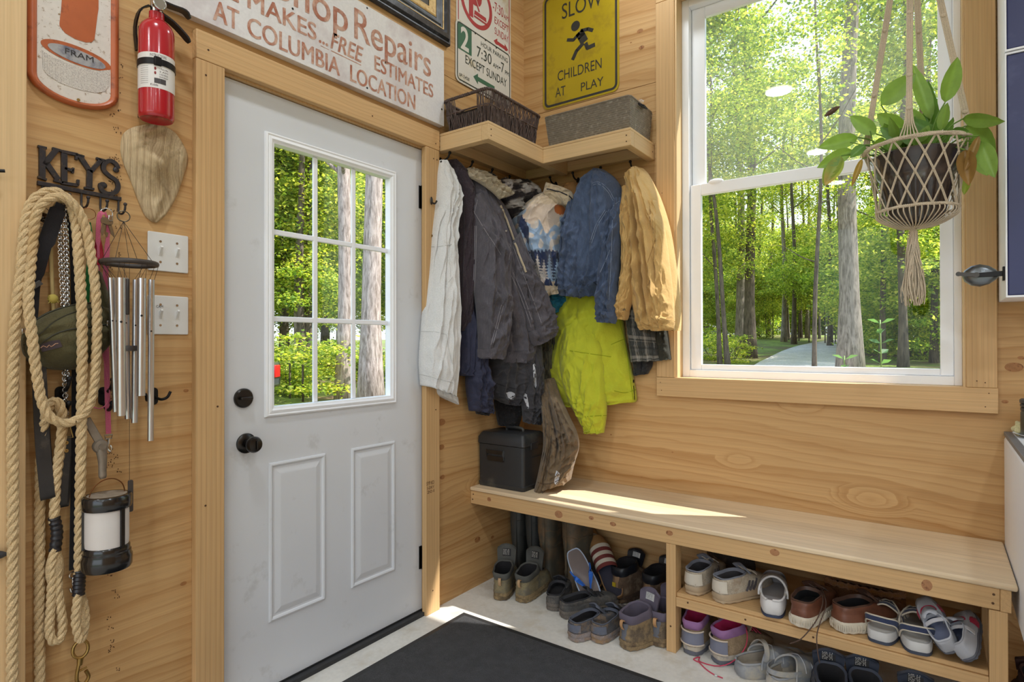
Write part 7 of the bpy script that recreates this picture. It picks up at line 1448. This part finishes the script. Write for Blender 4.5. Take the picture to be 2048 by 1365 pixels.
for k in range(16):
    a_ = R3.uniform(1755, 1915); h_ = R3.uniform(225, 285); r_ = (lerp(a_, 1836, .45), R3.uniform(285, 305)); leaf((a_, h_), r_, R3.uniform(.010, .018), R3.choice((GRN, DRK, DRK)), R3.uniform(-.06, .05), R3.uniform(-.08, .07), twist=R3.uniform(-.7, .7))
for k in (((1762, 210), (1832, 147), .028, GRN, .02, 0.), ((1862, 240), (1824, 128), .020, GRN, .03, .03), ((1875, 280), (1856, 160), .016, DRK, .05, .05), ((1890, 205), (1915, 114), .022, GRN, -.05, -.10), ((1716, 275), (1636, 296), .022, GRN, .0, -.05), ((1752, 268), (1700, 232), .020, GRN, -.02, -.04),
          ((1704, 300), (1634, 336), .020, GRN, -.04, -.09), ((1680, 312), (1646, 370), .020, (.30, .40, .07), -.05, -.08), ((1810, 262), (1754, 228), .022, GRN, -.03, -.05), ((1730, 290), (1700, 316), .014, DRK, -.04, -.06), ((1835, 262), (1872, 218), .022, DRK, .05, .06), ((1850, 258), (1812, 215), .016, GRN, .0, 0), ((1882, 262), (1895, 205), .014, GRN, -.03, -.05),
          ((1925, 238), (2010, 243), .018, GRN, -.06, -.14), ((1932, 252), (1992, 300), .030, GRN, -.03, -.06), ((1962, 284), (1990, 356), .020, GRN, -.07, -.11), ((1950, 290), (1975, 352), .024, GRN, .02, .03), ((1900, 268), (1938, 262), .014, DRK, -.05, -.08), ((1870, 270), (1820, 238), .015, DRK, .0, -.02), ((1800, 285), (1760, 255), .014, DRK, -.05, -.05), ((1780, 300), (1812, 262), .013, GRN, -.06, -.07), ((1822, 290), (1800, 256), .012, DRK, -.07, -.08), ((1840, 285), (1858, 250), .013, GRN, -.06, -.07), ((1770, 280), (1742, 292), .012, GRN, -.05, -.08), ((1935, 350), (1928, 390), .010, (.34, .44, .08), .03, .03)):
    leaf(k[1], k[0], k[2], k[3], k[4], k[5], twist=(k[0][0] % 7-3)*.12)
leaf((1650, 372), (1682, 312), .021, (.34, .42, .08), -.055, -.085, col2=(.50, .36, .10)); leaf((1703, 374), (1724, 318), .008, (.42, .28, .08), -.05, -.07, cup=.8, col2=BRN2)
leaf((1938, 372), (1930, 300), .020, (.30, .17, .05), -.08, -.09, cup=.9, col2=BRN2); leaf((1928, 345), (1958, 272), .010, (.36, .22, .07), -.08, -.09, cup=.8, col2=BRN2)
for a, b in (((1760, 300), (1740, 262)), ((1790, 305), (1788, 255)), ((1820, 300), (1826, 262)), ((1850, 300), (1870, 262)), ((1880, 300), (1900, 255)), ((1905, 300), (1960, 282)), ((1770, 300), (1700, 285))): gs.tube(cr([base+V((R3.uniform(-.06, .06), R3.uniform(-.05, .05), 0)), B(a[0], a[1], PY-.02), B(b[0], b[1], PY-.05)], 10), .002, 6)
ob('stems', gs, STEM, pl)
g = G(); rows = []
for i in range(9):
    v = i/8; p = B(lerp(1648, 1680, v), lerp(233, 214, v), -.12); w = .011*sin(pi*v)**.7+.0008; rows.append([p+V((0, .004*abs(u)*1., w*u*1.+.003*abs(u))) for u in (-1, -.5, 0, .5, 1)])
g.grid(rows); ob('dry_leaf', g, mat('dry_leaf_brown', (84, 58, 36), .7, vary=.3, vs=60.), None, recalc=False, label='curled dry brown leaf hanging on a spider thread before the upper pane', cat='leaf'); g = G(); g.tube([B(1664, 222, -.12), V((B(1664, 222, -.12).x, -.12, H))], .00025, 4); ob('thread', g, mat('spider_thread', (200, 200, 200), .5), bpy.data.objects['dry_leaf'])
# ================================================================ OUTDOORS
GZ = -.42
def ground_mat():
    s = N('forest_floor'); co = s.coord(); n = s.noise(co, .55, 5, .6); n2 = s.noise(co, 9., 6, .7)
    c = s.ramp(n, [(.38, lin((120, 96, 70))), (.5, lin((112, 124, 52))), (.62, lin((142, 160, 66)))]); v = s.ramp(n2, [(.3, (.55,)*3), (.7, (1.25,)*3)])
    s.link(s.mix(1., c, v, 'MULTIPLY'), s.p.inputs['Base Color']); s.set(s.p, Roughness=.95); s.bump(n2, .8, .1); return s.m
rows = []
def gz(x, y):
    d = sqrt((x-1.8)**2+(y+2.7)**2); w = ss(-40, -29, math.degrees(atan2(x-1.84, max(y+2.67, .1)))); return GZ+w*.052*max(0, d-7)*(1 if d < 52 else 52/d)+(1-w)*.02*max(0, d-16)+.25*NZ.noise(V((x*.09, y*.09, 0)))*ss(8, 25, d)
def P_(x): return x*abs(x)/110.
for j in range(61):
    rows.append([V((P_(lerp(-110, 110, i/60)), P_(lerp(-50, 110, j/60))+.16, 0)) for i in range(61)])
for r in rows:
    for p in r: p.z = gz(p.x, p.y) if not (-.2 < p.x < 5.6 and p.y < .2) else GZ
struct('ground', G().grid(rows), ground_mat())
# driveway winding away from the window
def along(px_, d):
    "ground place under a photo column at a distance from the camera"
    k = ray(px_, 690); k.z = 0; k.normalize(); return CAM.x+k.x*d, CAM.y+k.y*d
way = [V(along(a, d)+(w,)) for a, d, w in ((1570, 8, 1.3), (1585, 14, 1.4), (1602, 20, 1.45), (1622, 26, 1.5), (1648, 32, 1.55), (1690, 38, 1.7), (1770, 43, 1.8), (1880, 46, 1.9), (2010, 48, 2.), (2150, 50, 2.))]
way = cr(way, 60); dv = []
for i, p in enumerate(way):
    t = (way[min(i+1, 59)]-way[max(i-1, 0)]); t.z = 0; t.normalize(); s_ = V((t.y, -t.x, 0)); dv.append([V((p.x+s_.x*p.z*u, p.y+s_.y*p.z*u, gz(p.x+s_.x*p.z*u, p.y+s_.y*p.z*u)+.05+.04*(1-abs(u)))) for u in (-1, -.6, -.3, 0, .3, .6, 1)])
struct('path', G().grid(dv), mat('pale_gravel', (206, 196, 188), .95, vary=.25, vs=1.5, fine=.3, fs=20.))
def leaf_mat(name, cols, tr=.6):
    s = N(name); oi = s.new('ShaderNodeVertexColor'); oi.layer_name = 'Col'; base = oi.outputs[0]
    r = s.new('ShaderNodeObjectInfo'); v = s.ramp(r.outputs['Random'], [(0, cols[0]), (.5, cols[1]), (1, cols[2])]); base = s.mix(1., base, v, 'MULTIPLY')
    s.link(base, s.p.inputs['Base Color']); s.set(s.p, Roughness=.5); s.p.inputs['Specular IOR Level'].default_value = .25
    t = s.new('ShaderNodeBsdfTranslucent'); hue = s.mix(1., base, (1.3, 1.18, .6, 1), 'MULTIPLY'); s.link(hue, t.inputs[0]); m = s.new('ShaderNodeMixShader'); m.inputs[0].default_value = tr
    s.link(s.p.outputs[0], m.inputs[1]); s.link(t.outputs[0], m.inputs[2]); s.link(m.outputs[0], s.out.inputs[0]); return s.m
LEAF = leaf_mat('broad_leaves', [(.8, .9, .6), (1., 1., 1.), (1.2, 1.12, .8)])
def bark(name, c, c2):
    s = N(name); co = s.coord((9, 9, 1.6), rnd_=9.); n = s.noise(co, 2., 6, .7, .4); s.link(s.ramp(n, [(.35, lin(c2)), (.6, lin(c))]), s.p.inputs['Base Color']); s.set(s.p, Roughness=.95); s.bump(n, .9, .03); return s.m
BARKG = bark('grey_bark', (150, 138, 126), (84, 74, 64)); BARKD = bark('dark_bark', (104, 92, 78), (54, 46, 38)); BARKP = bark('pine_bark', (186, 168, 160), (108, 92, 82))
def leafcloud(seed, n, rad, size, zf=.55, clump=26):
    "a crown's leaves: small folded blades gathered in sprays through the crown's volume"
    R = random.Random(seed); g = G(); cl = []
    for k in range(clump):
        while True:
            p = V((R.uniform(-1, 1), R.uniform(-1, 1), R.uniform(-1, 1)))
            if .25 < p.length < 1: break
        cl.append((V((p.x*rad[0], p.y*rad[1], p.z*rad[2])), R.uniform(.22, .42)))
    for i in range(n):
        c, r = R.choice(cl); q = V((R.gauss(0, 1), R.gauss(0, 1), R.gauss(0, .45))); c = c+V((q.x*r*rad[0]*.6, q.y*r*rad[1]*.6, q.z*r*rad[2]*.6)); s = size*R.uniform(.6, 1.3)
        a = V((R.gauss(0, 1), R.gauss(0, 1), R.gauss(-.3, .5))).normalized(); b = a.cross(V((R.gauss(0, .5), R.gauss(0, .5), 1))).normalized()*s*.36; u = a.cross(b).normalized()*s*.1
        col = R.choice(((.25, .37, .075), (.36, .48, .09), (.52, .60, .12), (.15, .25, .055), (.70, .72, .2)))
        g.add([c, c+a*s*.5+b+u, c+a*s, c+a*s*.5-b+u], [(0, 1, 2, 3)], col)
    return g
def trunk(h, r, lean, seed, branches=5, r1=.4):
    R = random.Random(seed); g = G(); ax = []; ph = R.uniform(0, 6)
    for k in range(15):
        t = k/14; ax.append(V((lean[0]*t*h+.012*h*sin(3*t*pi*.8+ph)*t, lean[1]*t*h+.01*h*cos(2.3*t*pi+ph)*t, -.3+t*(h+.3))))
    g.tube(ax, [r*(1.5-.5*min(1, t*14/1.5)) if t*14 < 1.5 else r*lerp(1, r1, t) for t in [k/14 for k in range(15)]], 12)
    for b in range(branches):
        t = R.uniform(.35, .95); i = int(t*14); p = ax[i]; a = R.uniform(0, 2*pi); L_ = h*R.uniform(.1, .2); d = V((cos(a), sin(a), R.uniform(.3, .9)))
        q = [p, p+d*L_*.3, p+d*L_*.65+V((0, 0, L_*.1)), p+d*L_]; g.tube(cr(q, 7), [r*.32*lerp(1-.3*t, .12, k/6) for k in range(7)], 6)
    return g
def meshof(name, g, m):
    me = bpy.data.meshes.new(name); me.from_pydata(g.v, [], g.f)
    if any(c is not None for c in g.c):
        at = me.color_attributes.new('Col', 'FLOAT_COLOR', 'POINT'); fl = []
        for c in g.c: fl += list(c or (1, 1, 1))+[1.]
        at.data.foreach_set('color', fl)
    me.polygons.foreach_set('use_smooth', [m not in (LEAF,)]*len(me.polygons)); me.materials.append(m); return me
CROWN = [meshof('leaves', leafcloud(k, 3800, (2.6, 2.6, 3.0), .16, clump=20), LEAF) for k in range(3)]
LOW = [meshof('leaves', leafcloud(20+k, 3000, (1.9, 1.9, 1.7), .13, clump=18), LEAF) for k in range(3)]
BUSH = [meshof('leaves', leafcloud(40+k, 1700, (1.0, 1.0, .7), .09, clump=14), LEAF) for k in range(2)]
TR = {}
R5 = random.Random(11)
def put(name, me, par, loc, s=1., rz=None):
    o = bpy.data.objects.new(name, me); COL.objects.link(o); o.parent = par; o.location = loc; o.scale = (s,)*3 if not isinstance(s, tuple) else s; o.rotation_euler = (0, 0, R5.uniform(0, 6.3) if rz is None else rz); return o
def tree(x, y, h, r, lab, lean=(0, 0), bk=BARKG, crowns=((.85, 1.), (.62, .8)), low=(), grp='trees of the wood outside', br=5, cat='tree'):
    z = gz(x, y); t = thing('tree', lab, cat, (x, y, z), grp); me = meshof('trunk', trunk(h, r, lean, int(x*7+y*13), br), bk); put('trunk', me, t, (0, 0, 0), 1., 0)
    for f, s in crowns:
        a = R5.uniform(0, 6.3); put('leaves', R5.choice(CROWN), t, (lean[0]*h*f+cos(a)*1.2*s, lean[1]*h*f+sin(a)*1.2*s, h*f), s)
    for f, s in low:
        a = R5.uniform(0, 6.3); put('leaves', R5.choice(LOW), t, (lean[0]*h*f+cos(a)*.9, lean[1]*h*f+sin(a)*.9, h*f), s)
    return t
HI = ((.95, 1.05), (.70, .75))
# trees the photo shows singly, through the window
for px_, d, h, r, ln, bk, lab, cw, lw in (
    (1700, 19, 17, .28, (.0, .0), BARKG, 'stout grey trunk right of the driveway, largest seen through the window', HI, ((.42, 1.),)),
    (1628, 15, 9, .055, (.02, -.01), BARKD, 'slender bent sapling standing in front of the driveway', ((.9, .55),), ((.62, .55),)),
    (1500, 26, 17, .22, (.0, 0), BARKD, 'dark trunk left of the driveway, right one of a close pair', HI, ((.36, 1.),)),
    (1481, 27, 16, .19, (-.003, 0), BARKG, 'grey trunk left of the driveway, left one of a close pair', HI, ((.3, .9),)),
    (1458, 20, 10, .08, (-.09, .02), BARKD, 'thin dark trunk leaning left near the left edge of the window', ((.85, .7), (.7, .6)), ((.45, .7),)),
    (1440, 21, 10, .075, (-.05, .03), BARKD, 'thin leaning trunk at the far left of the window', ((.85, .7), (.65, .6)), ()),
    (1765, 24, 13, .10, (.0, 0), BARKD, 'thin straight trunk between the stout trunk and the hanging tassel', HI, ((.35, .8),)),
    (1806, 22, 13, .13, (.0, .0), BARKD, 'dark trunk behind the macrame tassel', HI, ((.3, .9),)),
    (1868, 25, 14, .12, (0, 0), BARKD, 'trunk at the right edge of the window', HI, ((.3, .9),)),
    (1660, 34, 13, .12, (0, 0), BARKD, 'thin trunk just left of the stout grey trunk, farther off', HI, ()),
    (1588, 38, 14, .13, (0, 0), BARKD, 'distant trunk on the far side of the driveway', HI, ()),
    (1568, 40, 14, .15, (0, 0), BARKG, 'distant grey trunk at the bend of the driveway', HI, ())):
    x, y = along(px_, d); tree(x, y, h, r, lab, ln, bk, cw, lw)
for px_, d, h, r, ln, bk, lab, cw, lw in (
    (742, 14.5, 18, .25, (.004, 0), BARKP, 'thick pale pine trunk lit by the sun, right column of door panes', ((.93, 1.),), ()),
    (690, 17, 18, .22, (-.012, 0), BARKP, 'pale pine trunk in the middle column of door panes', ((.93, 1.),), ()),
    (618, 22, 17, .2, (.002, 0), BARKD, 'darker trunk behind the left glazing bar of the door', HI, ((.4, 1.),)),
    (650, 30, 16, .2, (0, 0), BARKD, 'shaded trunk deep in the wood behind the door panes', HI, ((.3, 1.),)),
    (570, 26, 15, .14, (.01, 0), BARKD, 'thin trunk behind the left column of door panes', HI, ((.35, 1.),))):
    x, y = along(px_, d); tree(x, y, h, r, lab, ln, bk, cw, lw)
# the wood behind them
LB = 'green broadleaf tree in the wood outside, behind the nearer trunks'
for k in range(30):
    px_ = lerp(1330, 2020, (k*.381966+.1) % 1); d = lerp(26, 52, (k*.618) % 1); x, y = along(px_, d)
    tree(x, y, R5.uniform(10, 16), R5.uniform(.06, .14), LB, (R5.uniform(-.03, .03), 0), R5.choice((BARKG, BARKD, BARKD)), ((.92, .8),) if k % 2 else (), ((.5, .9), (.3, .8)), br=3)
for k in range(24):
    px_ = lerp(500, 850, (k*.381966+.3) % 1); d = lerp(21, 46, (k*.618) % 1); x, y = along(px_, d)
    tree(x, y, R5.uniform(10, 15), R5.uniform(.07, .14), LB, (R5.uniform(-.03, .03), 0), R5.choice((BARKG, BARKD, BARKD)), ((.95, 1.1), (.74, 1.), (.52, 1.)), ((.3, 1.),), br=3)
for k in range(26):
    px_ = lerp(1340, 2010, (k*.381966+.2) % 1); d = lerp(56, 74, (k*.618) % 1); x, y = along(px_, d); tree(x, y, R5.uniform(9, 13), .12, 'far tree closing the view at the back of the wood', (0, 0), BARKD, ((.8, 1.2), (.5, 1.2)), ((.25, 1.5), (.1, 1.4)), 'far trees at the back of the wood', 1)
for k in range(40):
    az = radians(lerp(-104, 40, (k*.381966+.07) % 1)); d = lerp(22, 50, (k*.618+.3) % 1); dg = math.degrees(az)
    if -60 < dg < -44 or -23 < dg < 3: continue
    x, y = CAM.x+d*sin(az), CAM.y+d*cos(az); tree(x, y, R5.uniform(9, 15), R5.uniform(.08, .16), 'leafy tree of the wood to the side of the view', (R5.uniform(-.03, .03), 0), R5.choice((BARKG, BARKD)), ((.9, 1.), (.65, 1.)), ((.4, 1.), (.2, .9)), 'trees to the sides of the wood', 2)
# shrubs and saplings
def bush(x, y, s, lab, grp='shrubs of the undergrowth outside'):
    t = thing('shrub', lab, 'shrub', (x, y, gz(x, y)), grp); put('leaves', R5.choice(BUSH), t, (0, 0, .55*s), s)
    g = G()
    for k in range(5): a = R5.uniform(0, 6.3); g.tube([V((0, 0, -.05)), V((.25*cos(a), .25*sin(a), .4)), V((.5*cos(a), .5*sin(a), .8))], .012, 5)
    put('stems', meshof('stems', g, BARKD), t, (0, 0, 0), s)
for k in range(20):
    px_ = lerp(1395, 1890, (k*.381966) % 1); d = lerp(22, 44, (k*.618+.2) % 1); x, y = along(px_, d)
    if 1530 < px_ < 1690: continue
    bush(x, y, R5.uniform(.7, 1.5), 'low leafy shrub in the undergrowth beyond the window')
for k in range(22):
    px_ = lerp(535, 800, (k*.381966) % 1); d = lerp(18, 32, (k*.618+.2) % 1); x, y = along(px_, d); bush(x, y, R5.uniform(.6, 1.3), 'low leafy shrub in the undergrowth beyond the door')
for px_, d, s in ((606, 17, 1.5), (580, 18, 1.7)):
    x, y = along(px_, d); t = thing('shrub', 'pale sunlit bush low in the left column of door panes', 'shrub', (x, y, gz(x, y)), 'sunlit bushes near the door'); put('leaves', R5.choice(BUSH), t, (0, 0, 1.), (s, s, s*.8)); put('stems', meshof('stems', G().tube([V((0, 0, -.1)), V((.1, 0, 1.))], .03, 6), BARKD), t, (0, 0, 0))
for k in range(34):
    px_ = lerp(1380, 1960, (k*.381966+.5) % 1); d = lerp(24, 56, (k*.618+.4) % 1); x, y = along(px_, d)
    tree(x, y, R5.uniform(4, 7), .035, 'slim understory sapling with a bright leafy crown', (R5.uniform(-.04, .04), 0), BARKD, (), ((.85, 1.), (.55, 1.), (.3, .8)) if not 1540 < px_ < 1720 else ((.9, 1.), (.7, .9)), 'saplings of the understory outside', 2, 'sapling')
# young stem with paired leaves just outside the window
for px_, pt, lab in ((1762, 640, 'young stem with paired blue-green leaves just outside the window'), (1690, 712, 'small leafy shoot just outside the window, beside the stout trunk')):
    x, y = B(px_, 700, 1.1).x, 1.1; z0 = gz(x, y); top = B(px_, pt, 1.1).z; t = thing('seedling', lab, 'plant', (x, y, z0), 'seedlings outside the window'); g = G(); ax = cr([V((0, 0, -.02)), V((.01, 0, (top-z0)*.5)), V((-.004, 0, top-z0))], 10); g.tube(ax, .004, 6); put('stem', meshof('stem', g, mat('green_stem', (120, 150, 80), .6)), t, (0, 0, 0), 1., 0)
    g = G(); n = 7
    for k in range(n):
        zz = (top-z0)-.02-.055*k
        for s_ in (-1, 1):
            a = k*1.4; d_ = V((cos(a)*s_, sin(a)*s_, .55)).normalized(); w = (d_.cross(UZ).normalized()+V((0, 0, .6*s_))).normalized()*.018; b = V((0, 0, zz)); g.add([b, b+d_*.035+w, b+d_*.075+V((0, 0, -.012)), b+d_*.035-w], [(0, 1, 2, 3)], (.14, .26, .15))
    put('leaves', meshof('leaves', g, LEAF), t, (0, 0, 0), 1., 0)
# parked pickup seen by its rear corner at the lower left of the door panes
rx_, ry_ = along(551, 13.5); vx, vy = rx_-CR.x*2.6-_d.x*-.9, ry_-CR.y*2.6+_d.y*.9; vx, vy = rx_-CR.x*3.2+_d.x*.95, ry_-CR.y*3.2+_d.y*.95
vt = thing('pickup_truck', 'dark parked pickup, only its rear corner and red tail light seen through the door', 'truck', (vx, vy, gz(vx, vy)), rz=atan2(-CR.y, -CR.x)); PK = mat('dark_truck_paint', (58, 62, 70), .25, coat=.5)
prof = [(-2.6, .55), (-2.6, 1.15), (-.9, 1.15), (-.75, 1.75), (.6, 1.8), (1.2, 1.2), (2.5, 1.1), (2.6, .6)]
ORG[vt.name] = V((0, 0, 0))
ob('body', G().prism([(a, b) for a, b in prof], (0, .9, 0), UX, UZ, 1.8), PK, vt, bevel=.06); ob('cab_glass', G().box((-.70, -.905, 1.25), (.55, .905, 1.62)), mat('dark_glass', (20, 24, 28), .1), vt, bevel=.02)
for x_ in (-1.7, 1.65):
    for s_ in (-1, 1): g = G(); m = M.Translation((x_, .80*s_, .38)) @ M.Rotation(pi/2, 4, 'X'); g.lathe([(0, -.12), (.2, -.12), (.36, -.11), (.38, 0), (.36, .11), (.2, .12), (0, .12)], 24, m); ob('wheel', g, RUBBER, vt)
for s_ in (-1, 1): ob('tail_light', G().box((-2.63, .62*s_-.16, .78), (-2.58, .62*s_+.27 if s_ > 0 else .62*s_+.16, 1.08)), mat('red_lens', (190, 24, 28), .25), vt, bevel=.02)
# ================================================================ LIGHT, SKY, CAMERA
def setup():
    w = bpy.data.worlds.new('sky'); sc.world = w; w.use_nodes = True; t = w.node_tree
    bg = t.nodes['Background']; tc = t.nodes.new('ShaderNodeTexCoord'); sp = t.nodes.new('ShaderNodeSeparateXYZ'); t.links.new(tc.outputs['Generated'], sp.inputs[0])
    rp = t.nodes.new('ShaderNodeValToRGB'); e = rp.color_ramp.elements; e[0].position = 0.; e[0].color = (.55, .6, .62, 1); e[1].position = 1.; e[1].color = (.30, .52, 1., 1)
    k = e.new(.12); k.color = (.86, .93, 1., 1); k = e.new(.5); k.color = (.55, .75, 1., 1)
    t.links.new(sp.outputs['Z'], rp.inputs[0]); t.links.new(rp.outputs[0], bg.inputs[0]); bg.inputs[1].default_value = SKY_S
    s = bpy.data.lights.new('sun', 'SUN'); s.energy = SUN_S; s.angle = radians(.53); s.color = (1, .97, .91)
    o = bpy.data.objects.new('sun', s); COL.objects.link(o); o.rotation_euler = V((-.68, -.36, -1)).to_track_quat('-Z', 'Y').to_euler(); o.location = (12, 5, 14)
    c = bpy.data.cameras.new('camera'); co = bpy.data.objects.new('camera', c); COL.objects.link(co)
    c.sensor_width = 36; c.lens = F/2048*36; c.clip_start = .02; c.clip_end = 500
    co.matrix_world = M.Translation(CAM) @ M((CR, CU, -_d)).transposed().to_4x4()
    sc.camera = co
    sc.view_settings.view_transform = 'Standard'; sc.view_settings.look = 'None'; sc.view_settings.gamma = 1; sc.view_settings.use_curve_mapping = False
    sc.view_settings.exposure = EXPO
    cy = sc.cycles; cy.use_denoising = True; cy.max_bounces = 8; cy.diffuse_bounces = 4; cy.glossy_bounces = 3; cy.transmission_bounces = 6; cy.transparent_max_bounces = 12
    cy.caustics_reflective = False; cy.caustics_refractive = False; cy.sample_clamp_indirect = 6
setup()
